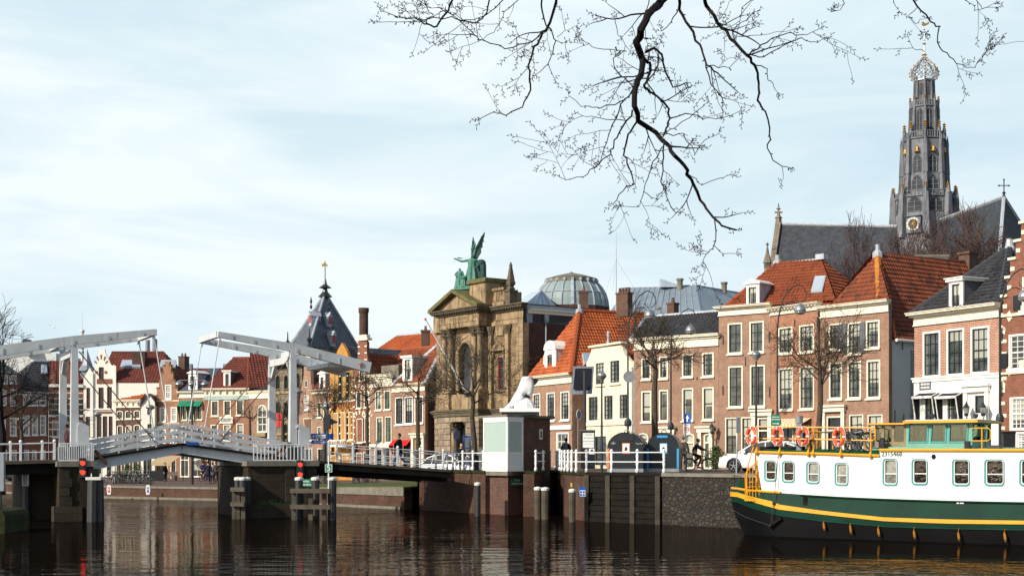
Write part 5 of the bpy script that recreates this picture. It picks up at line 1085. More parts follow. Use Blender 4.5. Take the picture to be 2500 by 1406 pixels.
def fig(base, Hh, arms, lean=(0, 0), mat='verdigris', robe=True, parent=st, name='figure'):
 B = Vector(base); s = Hh/1.75; lx, ly = lean
 J = {'hip': (0, 0, .95), 'chest': (lx*.5, ly*.5, 1.32), 'neck': (lx*.7, ly*.7, 1.50), 'head': (lx*.8, ly*.8, 1.63), 'top': (lx*.85, ly*.85, 1.74)}
 vs = [J['hip'], J['chest'], J['neck'], J['head'], J['top']]; es = [(0, 1), (1, 2), (2, 3), (3, 4)]; rs = [.17, .19, .065, .11, .06]
 for sd, (el, wr) in zip((-1, 1), arms):
  i = len(vs); vs += [(lx*.6+sd*.19, ly*.6, 1.42), el, wr, tuple(Vector(wr)+(Vector(wr)-Vector(el)).normalized()*.12)]; es += [(1, i), (i, i+1), (i+1, i+2), (i+2, i+3)]; rs += [.08, .06, .045, .03]
 for sd in (-1, 1):
  i = len(vs); vs += [(sd*.1, 0, .9), (sd*.12, -.08*sd, .5), (sd*.11, .02, .08), (sd*.12, -.12, .04)]; es += [(0, i), (i, i+1), (i+1, i+2), (i+2, i+3)]; rs += [.11, .085, .06, .04]
 V, F = skin(vs, es, rs); b = MB(); b.M = Matrix.Translation(B) @ Matrix.Scale(s, 4); b.add(V, F)
 o = b.build(name, mat, parent, smooth=True)
 if robe:
  b = MB(); b.M = Matrix.Translation(B) @ Matrix.Scale(s, 4); n = 16; V = []; F = []
  lev = [(1.38, .24, .16), (1.15, .20, .15), (1.0, .21, .17), (.7, .26, .21), (.35, .31, .26), (.03, .37, .31)]
  for li, (z, rx, ry) in enumerate(lev):
   for j in range(n): t = 2*pi*j/n; f = 1+.13*sin(j*2.7+li*.5)*(li/3); V.append((lx*z/2+rx*f*cos(t), ly*z/2+ry*f*sin(t), z))
  for li in range(5):
   for j in range(n): F.append((li*n+j, li*n+(j+1) % n, (li+1)*n+(j+1) % n, (li+1)*n+j))
  b.add(V, F); b.build('robe', mat, o, smooth=False)
 return o
b = MB(); b.box(-1.5, 1.3, -.5, .7, 0, .25); b.lathe([(1.5, .25), (1.2, .6), (.7, .8), (.3, .95)], 9, (-.2, .1, 0), sx=1, sy=.6); b.build('rocky_plinth', 'verdigris', st)
fig((.15, 0, .7), 3.3, [((-.45, -.1, 1.35), (-.75, -.15, 1.5)), ((.4, .05, 1.2), (.3, -.2, 1.0))], (.05, -.05), name='winged_figure')
fig((-.95, -.1, .4), 2.2, [((-.35, -.05, 1.2), (-.2, -.25, 1.05)), ((.3, 0, 1.15), (.2, -.25, 1.1))], name='attendant')
fig((-.45, -.45, .5), 1.4, [((-.3, -.1, 1.15), (-.15, -.3, 1.2)), ((.3, -.1, 1.15), (.15, -.3, 1.2))], name='child')
b = MB(); b.box(.62, 1.3, -.1, .55, .3, 2.9); b.lathe([(.42, 0), (.40, .3), (.25, .48), (.02, .55)], 10, (.96, .22, 2.9)); b.build('pillar', 'verdigris_dark', st)
def wing(P, y, mat):
 b = MB(); n = len(P); ser = []
 for i, p in enumerate(P):
  ser.append(p)
 b.prism(ser, y, y+.12)
 for k in range(7): a = Vector((P[0][0], y-.03, P[0][1])).lerp(Vector((P[1][0], y-.03, P[1][1])), k/6); c = Vector((P[2+min(k, n-4)][0], y-.03, P[2+min(k, n-4)][1])); b.tube([a, c], [.05, .02], 4)
 b.build('wing', mat, st)
wing([(.22, 3.5), (.45, 4.9), (.95, 5.9), (1.22, 6.3), (1.18, 5.8), (1.10, 5.7), (1.12, 5.3), (1.0, 5.2), (1.02, 4.8), (.86, 4.6), (.88, 4.2), (.7, 3.9), (.5, 3.5)], .3, 'verdigris_dark')
wing([(-.05, 3.6), (-.12, 4.7), (.0, 5.5), (.06, 5.9), (.14, 5.5), (.28, 5.2), (.25, 4.9), (.38, 4.7), (.3, 4.2), (.3, 3.6)], .5, 'verdigris')
b = MB(); b.tube([(-.62, -.3, 3.55), (-.85, -.32, 3.6)], [.05, .05], 6); b.lathe([(.17, -.03), (.17, .03)], 9, (-.95, -.3, 3.62)); b.build('wreath', 'verdigris', st)
# behind the museum: dome, metal roofs
Yd = 138; c = at(1395, Yd); zb = zat(752, Yd)
root = empty('glass_dome', 'ribbed glass dome with lead cap above the museum flank wall', 'dome', (c.x, c.y, 2.4)); s = Yd/FPX; zz = lambda y: zat(y, Yd)-2.4
b = MB(); b.lathe([(5.2, 0), (5.2, zz(760)-.3), (3.7, zz(760)-.25), (3.7, zz(752))], 20, (0, 0, 0)); b.build('drum', 'brick_dark', root)
prof = [(89*s, zz(752)), (87*s, zz(735)), (82*s, zz(718)), (73*s, zz(703)), (63*s, zz(692)), (61*s, zz(688))]
gl, tmp = newmat('dome_glass')[0:2]; P_ = tmp.nodes['Principled BSDF']; P_.inputs['Base Color'].default_value = (.24, .31, .31, 1); P_.inputs['Roughness'].default_value = .15
b = MB(); b.lathe([(r-.05, z) for r, z in prof], 40, (0, 0, 0), cap=False); b.build('glass_shell', 'dome_glass', root)
for i in range(20):
 t = 2*pi*i/20; b = MB(); wdt = .17 if i % 5 == 0 else .07
 b.tube([(r*cos(t), r*sin(t), z) for r, z in prof], wdt, 5); b.build('rib', 'lead', root)
b = MB()
for r, z in (prof[0], prof[2]): b.tube([(r*cos(2*pi*i/40), r*sin(2*pi*i/40), z) for i in range(40)], .05, 4, closed=True)
b.build('ring', 'lead', root)
b = MB(); r = 63*s; b.lathe([(r, zz(692)), (r, zz(683)), (r*1.02, zz(682)), (r*.6, zz(674)), (.15, zz(666)), (.1, zz(664))], 20, (0, 0, 0)); b.build('cap', 'coping', root)
n = 20; b = MB()
for i in range(n): t = 2*pi*i/n; b.box(r*cos(t)-.12, r*cos(t)+.12, r*sin(t)-.12, r*sin(t)+.12, zz(691), zz(684))
b.build('cap_block', 'lead', root)
def seamed(b, p0, p1, p2, p3, n, r=.05):
 for i in range(1, n): b.tube([Vector(p0).lerp(Vector(p1), i/n), Vector(p3).lerp(Vector(p2), i/n)], r, 4)
Q = lambda x, y, Y: tuple(pw(x, y, Y))
root = empty('metal_roofed_hall', 'pale zinc gable roof peeking out left of the glass dome', 'hall', tuple(at(1300, 134))); O = root.location
def rel(L, O): return [tuple(Vector(p)-Vector(O)) for p in L]
f = rel([Q(1262, 760, 128), Q(1322, 708, 132), Q(1370, 760, 134)], O)+rel([Q(1240, 752, 140), Q(1300, 712, 142)], O)
b = MB(); b.add(f, [(0, 2, 1), (3, 0, 1, 4)]); seamed(b, f[0], f[2], f[1], f[1], 5, .06); b.build('roof', 'zinc_light', root)
b = MB(); P = [f[0], f[2], (f[2][0]+1, f[2][1]+8, f[2][2]), f[3]]; b.add(P+[(p[0], p[1], 0) for p in P], [(0, 1, 5, 4), (1, 2, 6, 5), (2, 3, 7, 6), (3, 0, 4, 7)]); b.build('wall', 'brick_dark', root)
root = empty('zinc_roofed_hall', 'big blue grey standing seam roof with vents right of the glass dome', 'hall', tuple(at(1650, 136))); O = root.location
a, b1, c1, d1 = Q(1480, 775, 134), Q(1712, 775, 128), Q(1698, 697, 137), Q(1528, 704, 141); e1_, f1 = Q(1850, 775, 148), Q(1822, 718, 149)
P = rel([a, b1, c1, d1, e1_, f1], O); b = MB(); b.add(P, [(0, 1, 2, 3), (1, 4, 5, 2)]); seamed(b, P[0], P[1], P[2], P[3], 14, .07); seamed(b, P[1], P[4], P[5], P[2], 12, .07); b.tube([P[3], P[2], P[5]], .09, 5); b.tube([P[1], P[2]], .09, 5)
b.build('roof', 'zinc', root)
b = MB(); bk = (P[0][0]+3, P[0][1]+14, P[0][2]); PP = [P[0], P[1], P[4], bk]; b.add(PP+[(p[0], p[1], 0) for p in PP], [(0, 1, 5, 4), (1, 2, 6, 5), (2, 3, 7, 6), (3, 0, 4, 7)]); b.build('wall', 'brick_dark', root)
for x, y0, y1, Y in ((1660, 698, 680, 137), (1768, 706, 689, 143)):
 p = Vector(Q(x, y0, Y))-O; q = Vector(Q(x, y1, Y))-O; b = MB(); b.lathe([(.28, -.4), (.28, q.z-p.z-.2), (.36, q.z-p.z-.18), (.36, q.z-p.z)], 9, tuple(p)); b.build('roof_vent', 'coping', root)
p = Vector(Q(1634, 697, 138))-O; b = MB(); b.prism([(p.x-.9, p.z-.2), (p.x+.9, p.z-.2), (p.x+.9, p.z), (p.x-.9, p.z+.6)], p.y-.5, p.y+.8); b.build('roof_light', 'zinc_light', root)
def stack(px0, px1, y0, y1, Y, name, label, mat='brick_brown', pots=0, rnd=False, zbase=2.4):
 p0, p1 = pw(px0, y0, Y), pw(px1, y1, Y); c = (p0+p1)/2; w_ = (p1.x-p0.x)/2; root = empty(name, label, 'chimney', (c.x, c.y, zbase)); z1 = p0.z-zbase
 b = MB()
 if rnd: b.lathe([(w_*1.1, 0), (w_*1.0, z1-.5), (w_*1.15, z1-.4), (w_*1.18, z1)], 12, (0, 0, 0))
 else: b.box(-w_, w_, -w_, w_, 0, z1-.2); b.box(-w_-.06, w_+.06, -w_-.06, w_+.06, z1-.199, z1)
 b.build('shaft', mat, root)
 for i in range(pots): b = MB(); x = -w_+2*w_*(i+.5)/pots; b.lathe([(.12, z1), (.14, z1+.05), (.1, z1+.35), (.14, z1+.4)], 8, (x, 0, 0)); b.build('chimney_pot', 'brick_red', root)
stack(1414, 1436, 711, 755, 126, 'chimney', 'small brick chimney in front of the glass dome', pots=1)
stack(877, 899, 752, 830, 133.5, 'chimney', 'tall round brown chimney above the middle row of roofs', 'brick_dark', rnd=True)
stack(1029, 1049, 806, 850, 134, 'chimney', 'square brick chimney with black cowl left of the museum', pots=1)
root = empty('antenna_mast', 'thin antenna mast with guy wires above the brick chimney', 'antenna', tuple(pw(1504, 718, 110))); b = MB()
H = zat(563, 110)-zat(718, 110); h6 = zat(633, 110)-zat(718, 110); b.tube([(0, 0, -1.5), (0, 0, h6), (0, 0, H)], [.05, .04, .015], 6); b.build('mast', 'steel_grey', root)
b = MB()
for x, y in ((1478, 715), (1547, 702), (1498, 706)): p = pw(x, y, 110)-pw(1504, 718, 110); b.tube([(0, 0, h6), (p.x, p.y+(1 if x == 1498 else 0), p.z)], .008, 3)
b.build('guy_wire', 'steel_grey', root)
h = House('tiled_hall', 'long orange tiled roof rising behind the middle houses', at(893, 146)[:2], at(1034, 140)[:2], 1.1, (0, 0, 1), 9, 'hall')
zt = h.z(960, 872); h.wall(h.flat(zt), 'brick_dark', eave=zt-.2); zr = h.z(960, 820, 4)
h.roof([((-.2, -.2, zt), (h.W, -.2, zt), (h.W, 4.5, zr), (-.2, 4.5, zr)), ((-.2, 9, zt), (h.W, 9, zt), (h.W, 4.5, zr), (-.2, 4.5, zr))], 'tile_orange', ridge='lead', ridges=[((-.2, 4.5, zr), (h.W, 4.5, zr))])
h = House('annex_house', 'narrow brick annex squeezed between the hipped house and the museum', at(1040, 123.6)[:2], at(1066, 122.6)[:2], 1.1, V3, 5)
h.win([(582, 604, 785, 895)], 'q'); h.win([(582, 604, 988, 1110)], 'shop'); h.wall(h.flat(h.z(590, 732)), 'brick_tan')
# weigh house
Nn, Lf, Rt = at(757, 166), at(706, 171), at(879, 176); Fr = Lf+Rt-Nn; ctr = (Lf+Rt)/2; root = empty('weigh_house', 'weigh house with steep slate pyramid roof and gilded vane', 'building', (ctr.x, ctr.y, .95)); O = root.location
ze = zat(848, 168)-.95; za = zat(716, 174)-.95; P = [Vector((p.x-ctr.x, p.y-ctr.y, 0)) for p in (Nn, Rt, Fr, Lf)]
b = MB(); b.add([tuple(p) for p in P]+[(p.x, p.y, ze) for p in P], [(0, 1, 5, 4), (1, 2, 6, 5), (2, 3, 7, 6), (3, 0, 4, 7)]); b.build('wall', 'stone_dirty', root)
P2 = [p*1.04 for p in P]; ap = (.0, 0, za); b = MB(); b.add([(p.x, p.y, ze) for p in P2]+[ap], [(0, 1, 4), (1, 2, 4), (2, 3, 4), (3, 0, 4)]); ro = b.build('roof', 'tile_slate', root, uvs=True)
b = MB()
for p in P2: b.tube([(p.x, p.y, ze), ap], .17, 6)
b.build('hip_lead', 'lead', ro)
b = MB(); b.lathe([(.9, 0), (.35, .6), (.25, 1.0), (.8, 1.1), (.25, 1.5), (.1, 2.2)], 8, (0, 0, za-.5)); b.tube([(0, 0, za), (0, 0, za+3.4)], .06, 6); b.build('finial', 'steel_dark', ro)
b = MB(); z = za+3.2; b.prism([(-.35, z), (.1, z+.1), (.35, z-.05), (.25, z+.3), (.1, z+.35), (0, z+.75), (-.2, z+.3), (-.45, z+.35)], -.05, .05); b.build('vane', 'gold', ro)
def rdorm(p0, p1, t, up, w_=.9, hh=1.4):
 """dormer on the pyramid face over the eave p0-p1"""
 e = p0.lerp(p1, t); f = Vector((e.x, e.y, ze)).lerp(Vector(ap), up); d = (p1-p0).normalized(); n = Vector((d.y, -d.x, 0)); n = n if n.dot(e) > 0 else -n
 M_ = Matrix.Translation(f) @ Matrix(((d.x, -n.x, 0, 0), (d.y, -n.y, 0, 0), (0, 0, 1, 0), (0, 0, 0, 1)))
 b = MB(); b.M = M_; b.box(-w_/2, w_/2, -.35, .9, -.3, hh); b.prism([(-w_/2-.1, hh), (w_/2+.1, hh), (0, hh+.6)], -.5, 1.0); D = b.build('dormer', 'lead', ro)
 b = MB(); b.M = M_; b.box(-w_/2+.1, w_/2-.1, -.41, -.351, .1, hh-.1); b.build('shutter', 'shutter_red', D)
 b = MB(); b.M = M_; b.lathe([(.04, 0), (.18, .3), (.04, .6), (.15, .9), (.02, 1.5)], 6, (0, -.2, hh+.8)); b.build('finial', 'steel_dark', D)
rdorm(P2[3], P2[0], .72, .42, .7, .9); rdorm(P2[0], P2[1], .36, .42, .7, .9); rdorm(P2[0], P2[1], .42, .08, .8, 1.0)
b = MB()
for p in (P2[3], P2[0]): b.lathe([(.5, 0), (.12, .4), (.35, .9), (.1, 1.2), (.05, 2.2)], 6, (p.x, p.y, ze-.1))
b.build('corner_finial', 'steel_dark', ro)
# skyline bits on the far left
root = empty('telecom_mast', 'pale slender telecom mast far behind the left houses', 'mast', tuple(at(201, 420, .95))); s = 420/FPX; b = MB(); zz = lambda y: zat(y, 420)-.95
b.lathe([(4*s, 0), (3.6*s, zz(812)), (5.5*s, zz(811)), (5.5*s, zz(806)), (2.5*s, zz(805)), (.5*s, zz(800)), (.25*s, zz(757))], 10, (0, 0, 0)); b.build('shaft', 'plaster_grey', root)
b = MB(); 
for y in (822, 832, 842, 852, 862): b.lathe([(4.6*s, zz(y)), (4.6*s, zz(y)+.5)], 10, (0, 0, 0))
b.build('gallery', 'zinc', root)
for i, (x0, x1, y) in enumerate(((355, 366, 830), (372, 384, 828))):
 a, c = at(x0, 190), at(x1, 190); r = (c.x-a.x)/2; root = empty('flue', ['left', 'right'][i]+' one of two blue grey steel flues behind the dark red roof', 'flue', ((a.x+c.x)/2, 190, .95), group='steel flues'); b = MB(); z1 = zat(y, 190)-.95; b.lathe([(r, 0), (r, z1), (r*.85, z1), (r*.85, z1-.3)], 14, (0, 0, 0)); b.build('pipe', 'concrete_pipe', root)
 b = MB(); b.lathe([(r*1.08, z1-1.3), (r*1.08, z1-1.1)], 14, (0, 0, 0)); b.build('collar', 'steel_grey', root)
root = empty('plant_building', 'white flat roofed building with rooftop plant beyond the left houses', 'building', tuple(at(75, 210, .95))); s = 210/FPX; zz = lambda y: zat(y, 210)-.95
b = MB(); b.box(-90*s, 62*s, 0, 12, 0, zz(862)); b.box(-58*s, 5*s, 1, 8, zz(862), zz(834)); b.build('wall', 'plaster_grey', root)
b = MB(); b.prism([(-18*s, zz(862)), (8*s, zz(862)), (1*s, zz(840)), (-3*s, zz(829)), (-10*s, zz(829)), (-14*s, zz(840))], -1.5, .9); b.build('hood', 'tile_slate', root)
b = MB()
for x in (20, 33, 40): b.lathe([(.25, 0), (.25, .9), (.4, 1.0), (.4, 1.3)], 8, (x*s, 1, zz(862)))
b.build('vent', 'steel_grey', root)
root = empty('brick_house', 'dark red roofed house behind the green awning house', 'house', tuple(at(470, 172, .95))); s = 172/FPX; zz = lambda y: zat(y, 172)-.95
b = MB(); b.box(-60*s, 75*s, 0, 9, 0, zz(930)); b.build('wall', 'brick_brown', root); b = MB(); b.poly([(-60*s, -.2, zz(930)), (75*s, -.2, zz(930)), (75*s, 4.5, zz(893)), (-60*s, 4.5, zz(893))], 0, .1); b.build('roof', 'tile_maroon', root, uvs=True)
b = MB()
for x in (-24, 62): b.box(x*s, (x+9)*s, 3, 3.6, zz(905), zz(884))
b.build('chimney', 'zinc', root)
# church
YT = 250; s = YT/FPX; TC = at(2256.5, YT); root = empty('church', 'grey Gothic church with tall crossing tower, gilded pinnacles and open crown', 'church', (TC.x, TC.y, 2.4))
def zc(zy): return zat(40+zy/2.267, YT)-2.4
def hw(a): return a/2.267*s/2
tw = empty('tower', None, None, (0, 0, 0)); tw.parent = root
ROT = radians(22.5+9)
def octp(r, z, k=8): return [(r*cos(ROT+2*pi*i/8), r*sin(ROT+2*pi*i/8), z) for i in range(k)]
def stage(r0, r1, z0, z1, wins=(), butt=.35, name='tower_stage', opened=False):
 rw = .93
 b = MB(); b.lathe([(r0*rw, z0), (r1*rw, z1)], 8, (0, 0, 0), rot=ROT); o = b.build(name, 'church_grey', tw)
 b = MB()
 for i in range(8):
  t = ROT+2*pi*i/8; b.obox((r0*cos(t), r0*sin(t), z0), (r1*cos(t), r1*sin(t), z1), butt*1.5, butt*1.5, up=(-sin(t), cos(t), 0), w2=butt, h2=butt)
  b.lathe([(butt*.5, 0), (butt*.45, butt*1.4), (.02, butt*4)], 4, (r1*1.03*cos(t), r1*1.03*sin(t), z1-butt*2))
 b.build('buttress', 'church_grey', o)
 if wins:
  b = MB(); g = MB()
  for i in range(8):
   p0 = Vector(octp(1, 0)[i]); p1 = Vector(octp(1, 0)[(i+1) % 8])
   for (za, zb, frac) in wins:
    ra = (r0+(r1-r0)*(za-z0)/(z1-z0))*rw; rb = (r0+(r1-r0)*(zb-z0)/(z1-z0))*rw
    m = (p0+p1)/2; d = (p1-p0).normalized(); n = m.normalized(); hwid = frac*(p1-p0).length/2*ra*.9
    def q(u, z, off): r = ra+(rb-ra)*(z-za)/(zb-za); v = m*r+d*u+n*off; return (v.x, v.y, z)
    hh = hwid*1.1; k = [q(-hwid, za, .03), q(hwid, za, .03), q(hwid, zb-hh, .03), q(hwid*.5, zb-hh*.3, .03), q(0, zb, .03), q(-hwid*.5, zb-hh*.3, .03), q(-hwid, zb-hh, .03)]
    g.add(k, [tuple(range(7))]); b.tube(k, .07*(1+hwid*.3), 4, closed=True); b.tube([q(0, za, .07), q(0, zb-hh*.5, .07)], .06+hwid*.03, 4)
    for zz_ in (.3, .62):
     z_ = za+(zb-za)*zz_; b.tube([q(-hwid, z_, .07), q(hwid, z_, .07)], .05+hwid*.02, 4)
  b.build('tracery', 'church_grey', o); g.build('opening', 'church_dark', o)
 return o
def balus(r, z0, z1, name='balustrade'):
 b = MB(); b.lathe([(r, z0), (r*1.04, z0+.12), (r*1.04, z0+.25), (r, z0+.26)], 8, (0, 0, 0), rot=ROT); P0 = octp(r, z1); b.tube(P0, .1, 4, closed=True); n = 5
 for i in range(8):
  a, c = Vector(octp(r, z0)[i]), Vector(octp(r, z0)[(i+1) % 8])
  for j in range(n+1): p = a.lerp(c, j/(n+1)); b.tube([p, (p.x, p.y, z1)], .08 if j else .16, 4)
 return b.build(name, 'church_grey', tw)
def pinn(r, z0, z1, w_=.22, gold=True):
 for i in range(8):
  t = ROT+2*pi*i/8; c = (r*cos(t), r*sin(t), 0); H = z1-z0; b = MB(); b.lathe([(w_*1.2, z0), (w_*1.1, z0+H*.3), (w_*1.5, z0+H*.34), (w_*.8, z0+H*.42)], 4, c); o = b.build('pinnacle', 'church_grey', tw)
  b = MB(); b.lathe([(w_*.9, z0+H*.42), (w_*1.25, z0+H*.5), (w_*.6, z0+H*.56), (w_*1.1, z0+H*.66), (w_*.45, z0+H*.74), (w_*1.3, z0+H*.82), (w_*.3, z0+H*.88), (.02, z1)], 5, c); b.build('gilded_tip', 'gold', o)
stage(hw(350), hw(338), zc(1240), zc(1000), [(zc(1100), zc(1015), .7)], .8)
b = MB(); b.lathe([(hw(352), 0), (hw(352), zc(1240))], 8, (0, 0, 0), rot=ROT); b.build('tower_base', 'church_grey', tw)
balus(hw(320), zc(1020), zc(985)); stage(hw(262), hw(250), zc(1010), zc(885), [(zc(975), zc(895), .72)], .5)
stage(hw(248), hw(240), zc(885), zc(700), [(zc(878), zc(780), .55), (zc(772), zc(735), .36)], .5); stage(hw(236), hw(222), zc(700), zc(690), (), .3); balus(hw(225), zc(695), zc(655))
stage(hw(160), hw(152), zc(690), zc(515), [(zc(640), zc(520), .66)], .35); balus(hw(152), zc(512), zc(478))
stage(hw(112), hw(104), zc(512), zc(362), [(zc(440), zc(378), .6)], .25)
pinn(hw(330), zc(1000), zc(938), .3); pinn(hw(212), zc(665), zc(592), .28); pinn(hw(150), zc(485), zc(445), .2)
pinn(hw(255), zc(985), zc(925), .2)
pinn(hw(106), zc(400), zc(362), .14)
for i in range(8):
 t = ROT+2*pi*(i+.5)/8; r = hw(236)*.95; b = MB(); b.lathe([(.5, 0), (.42, .12), (.28, .5), (.24, .85), (.08, 1.0)], 8, (r*cos(t), r*sin(t), zc(770))); b.build('bell', 'gold', tw)
R_ = [(50, 362), (64, 350), (73, 330), (74, 312), (66, 292), (50, 270), (28, 250), (12, 235), (5, 215)]
for i in range(8):
 t = ROT+2*pi*i/8; b = MB(); b.tube([(r/2.267*s*cos(t), r/2.267*s*sin(t), zc(y)) for r, y in R_], [.13]*8+[.07], 5); o = b.build('crown_rib', 'lead', tw)
 b = MB()
 for k_, (r, y) in enumerate(R_[1:]): 
  rr2 = (r+4)/2.267*s; b.sphere((rr2*cos(t), rr2*sin(t), zc(y)), .17, 5, 4)
 b.build('crown_crocket', 'gold', o)
b = MB()
for i in range(8):
 t0 = ROT+2*pi*i/8
 for (r, y), (r2, y2) in (((66, 348), (71, 328)), ((72, 328), (71, 308)), ((71, 308), (58, 285)), ((58, 285), (36, 258))):
  for f0, f1 in ((.0, .5), (.5, 0), (.5, 1), (1, .5)):
   a0 = t0+f0*pi/4; a1 = t0+f1*pi/4; b.tube([(r/2.267*s*cos(a0)*.96, r/2.267*s*sin(a0)*.96, zc(y)), (r2/2.267*s*cos(a1)*.96, r2/2.267*s*sin(a1)*.96, zc(y2))], .045, 3)
b.build('crown_lattice', 'steel_grey', tw)
b = MB(); b.lathe([(hw(100), zc(366)), (hw(112), zc(362)), (hw(112), zc(356)), (hw(60), zc(354))], 8, (0, 0, 0), rot=ROT); b.tube([(0, 0, zc(355)), (0, 0, zc(150)), (0, 0, zc(50))], [.28, .13, .05], 6); b.build('mast', 'steel_grey', tw)
b = MB()
for y, r in ((215, .5), (155, .35), (150, .2)): b.lathe([(.05, -.2), (r, 0), (.05, .2)], 8, (0, 0, zc(y)))
b.build('mast_ball', 'gold', tw)
b = MB(); z = zc(105); R6 = 35/2.267*s
for i in range(8): t = pi*i/4; b.tube([(0, 0, z), (R6*cos(t)*.8, 0, z+R6*sin(t)*.8)], .06, 4); b.sphere((R6*.85*cos(t), 0, z+R6*.85*sin(t)), .16, 5, 4)
P = [((R6*.62 if i % 2 else R6*.42)*cos(pi*i/8), 0, z+(R6*.62 if i % 2 else R6*.42)*sin(pi*i/8)) for i in range(16)]; b.tube(P, .05, 4, closed=True); b.build('star', 'steel_dark', tw)
b = MB(); z = zc(48); b.prism([(-.5, z), (0, z-.3), (.35, z-.1), (.8, z+.1), (.85, z+.6), (.5, z+.35), (.15, z+.2), (-.15, z+.55), (-.5, z+.4), (-.3, z+.25)], -.06, .06); b.build('rooster', 'gold', tw)
m = (Vector(octp(1, 0)[5])+Vector(octp(1, 0)[6]))/2
best = max(range(8), key=lambda i: -((Vector(octp(1, 0)[i])+Vector(octp(1, 0)[(i+1) % 8]))/2).normalized().dot(Vector((.45, .9, 0)).normalized()))
m = (Vector(octp(1, 0)[best])+Vector(octp(1, 0)[(best+1) % 8]))/2; d = m.normalized(); rr3 = m.length*hw(350)+.25; cz = zc(1172); ck = empty('clock', None, None, (d.x*rr3, d.y*rr3, cz), atan2(d.x, -d.y) if 0 else atan2(d.y, d.x)+pi/2); ck.parent = tw
def disc(b, r, y0, y1, n=24): b.prism([(r*cos(2*pi*i/n), r*sin(2*pi*i/n)) for i in range(n)], y0, y1)
rc = 37/2.267*s; b = MB(); disc(b, rc*.72, -.10, .3); b.build('clock_face', 'church_dark', ck)
b = MB(); O2 = [(rc*cos(2*pi*i/24), rc*sin(2*pi*i/24)) for i in range(24)]; mesh_ring(b, O2, [(p[0]*.72, p[1]*.72) for p in O2], -.16, .3); b.build('clock_ring', 'plaster_grey', ck)
b = MB()
for i in range(12): t = 2*pi*i/12; b.obox((rc*.76*cos(t), -.19, rc*.76*sin(t)), (rc*.95*cos(t), -.19, rc*.95*sin(t)), .05, .12, up=(0, 1, 0))
b.build('clock_marks', 'church_dark', ck)
b = MB()
for i in range(12): t = 2*pi*i/12+.26; b.obox((0, -.13, 0), (rc*.6*cos(t), -.13, rc*.6*sin(t)), .02, .09, up=(0, 1, 0))
b.obox((-rc*.3*.7, -.2, -rc*.3*.7), (rc*.75*.65, -.2, rc*.75*.75), .03, .2, up=(0, 1, 0)); b.obox((0, -.2, 0), (rc*.5, -.2, rc*.15), .03, .25, up=(0, 1, 0)); b.build('clock_hand', 'gold', ck)
b = MB(); b.box(-rc*1.12, rc*1.12, .05, .5, -rc*1.25, rc*1.15); b.box(-rc*1.2, rc*1.2, -.3, .5, rc*1.15, rc*1.25); b.build('clock_case', 'church_grey', ck)
O = root.location
nv = rel([Q(1906, 547, 262), Q(2190, 553, 250), Q(2190, 700, 243), Q(1884, 700, 255)], O); b = MB(); b.add(nv, [(0, 1, 2, 3)]); bk = [nv[1], nv[0], (nv[0][0]+4, nv[0][1]+12, nv[3][2]), (nv[1][0]+4, nv[1][1]+12, nv[2][2])]; b.add(bk, [(0, 1, 2, 3)])
b.build('nave_roof', 'church_slate', root, uvs=True)
b = MB(); b.tube([nv[0], nv[1]], .3, 5); b.build('ridge', 'lead', root)
g = nv; b = MB(); b.add([g[0], g[3], bk[2], (g[3][0], g[3][1], 0), (bk[2][0], bk[2][1], 0), (g[2][0], g[2][1], 0), g[2]], [(0, 1, 2), (1, 3, 4, 2), (1, 3, 5, 6)]); b.build('nave_wall', 'church_stone', root)
b = MB(); p0, p1, p2 = Vector(g[0]), Vector(g[3]), Vector(bk[2]); b.obox(p1+Vector((-.4, 0, 0)), p0+Vector((-.4, 0, .2)), 1.0, .8); b.obox(p2, p0+Vector((-.3, 0, .2)), 1.0, .8)
for i in range(9): p = p1.lerp(p0, i/9); b.lathe([(.3, 0), (.5, .4), (.1, 1.0)], 5, (p.x-.5, p.y, p.z))
b.lathe([(.6, -1), (.55, 1.0), (.75, 1.1), (.3, 1.6), (.16, 2.6), (.5, 2.8), (.15, 3.0), (.1, 3.8)], 4, (p0.x-.4, p0.y, p0.z)); b.box(p0.x-1.1, p0.x+.3, p0.y-.15, p0.y+.15, p0.z+2.0, p0.z+2.3); b.build('gable_coping', 'church_stone', root)
q = pw(1873.5, 700, 250)-O; z1 = zat(600, 250)-2.4; b = MB(); b.lathe([(.9, 0), (.8, z1-6), (.95, z1-5.8), (.6, z1-5.2), (.62, z1-3.2), (.8, z1-3), (.35, z1-1.5), (.1, z1), (.3, z1+.2), (.05, z1+.6)], 6, (q.x, q.y, 0)); b.build('pinnacle', 'church_stone', root)
tr = rel([Q(2276, 545, 250), Q(2451, 481, 214), Q(2434, 700, 206), Q(2230, 700, 244), Q(2590, 700, 222)], O); b = MB(); b.add(tr, [(0, 1, 2, 3), (1, 4, 2)]); b.build('transept_roof', 'church_slate', root, uvs=True)
b = MB(); b.add(tr+[(p[0], p[1], 0) for p in tr], [(3, 2, 7, 8), (2, 4, 9, 7)]); b.build('transept_wall', 'church_stone', root)
b = MB(); b.tube([tr[0], tr[1]], .3, 5); b.tube([tr[1], tr[2]], .28, 5); b.tube([tr[1], tr[4]], .28, 5); b.build('ridge', 'lead', root)
p = Vector(tr[1]); b = MB(); b.tube([p, p+Vector((0, 0, 2.6))], .09, 6); b.tube([p+Vector((-.75, 0, 1.7)), p+Vector((.75, 0, 1.7))], .07, 5); b.lathe([(.3, 0), (.15, .4), (.3, .6), (.1, .8)], 8, tuple(p))
for dx, dz in ((-.75, 1.7), (.75, 1.7), (0, 2.6)): b.sphere((p.x+dx, p.y, p.z+dz), .15, 6, 4)
b.build('cross', 'steel_dark', root)
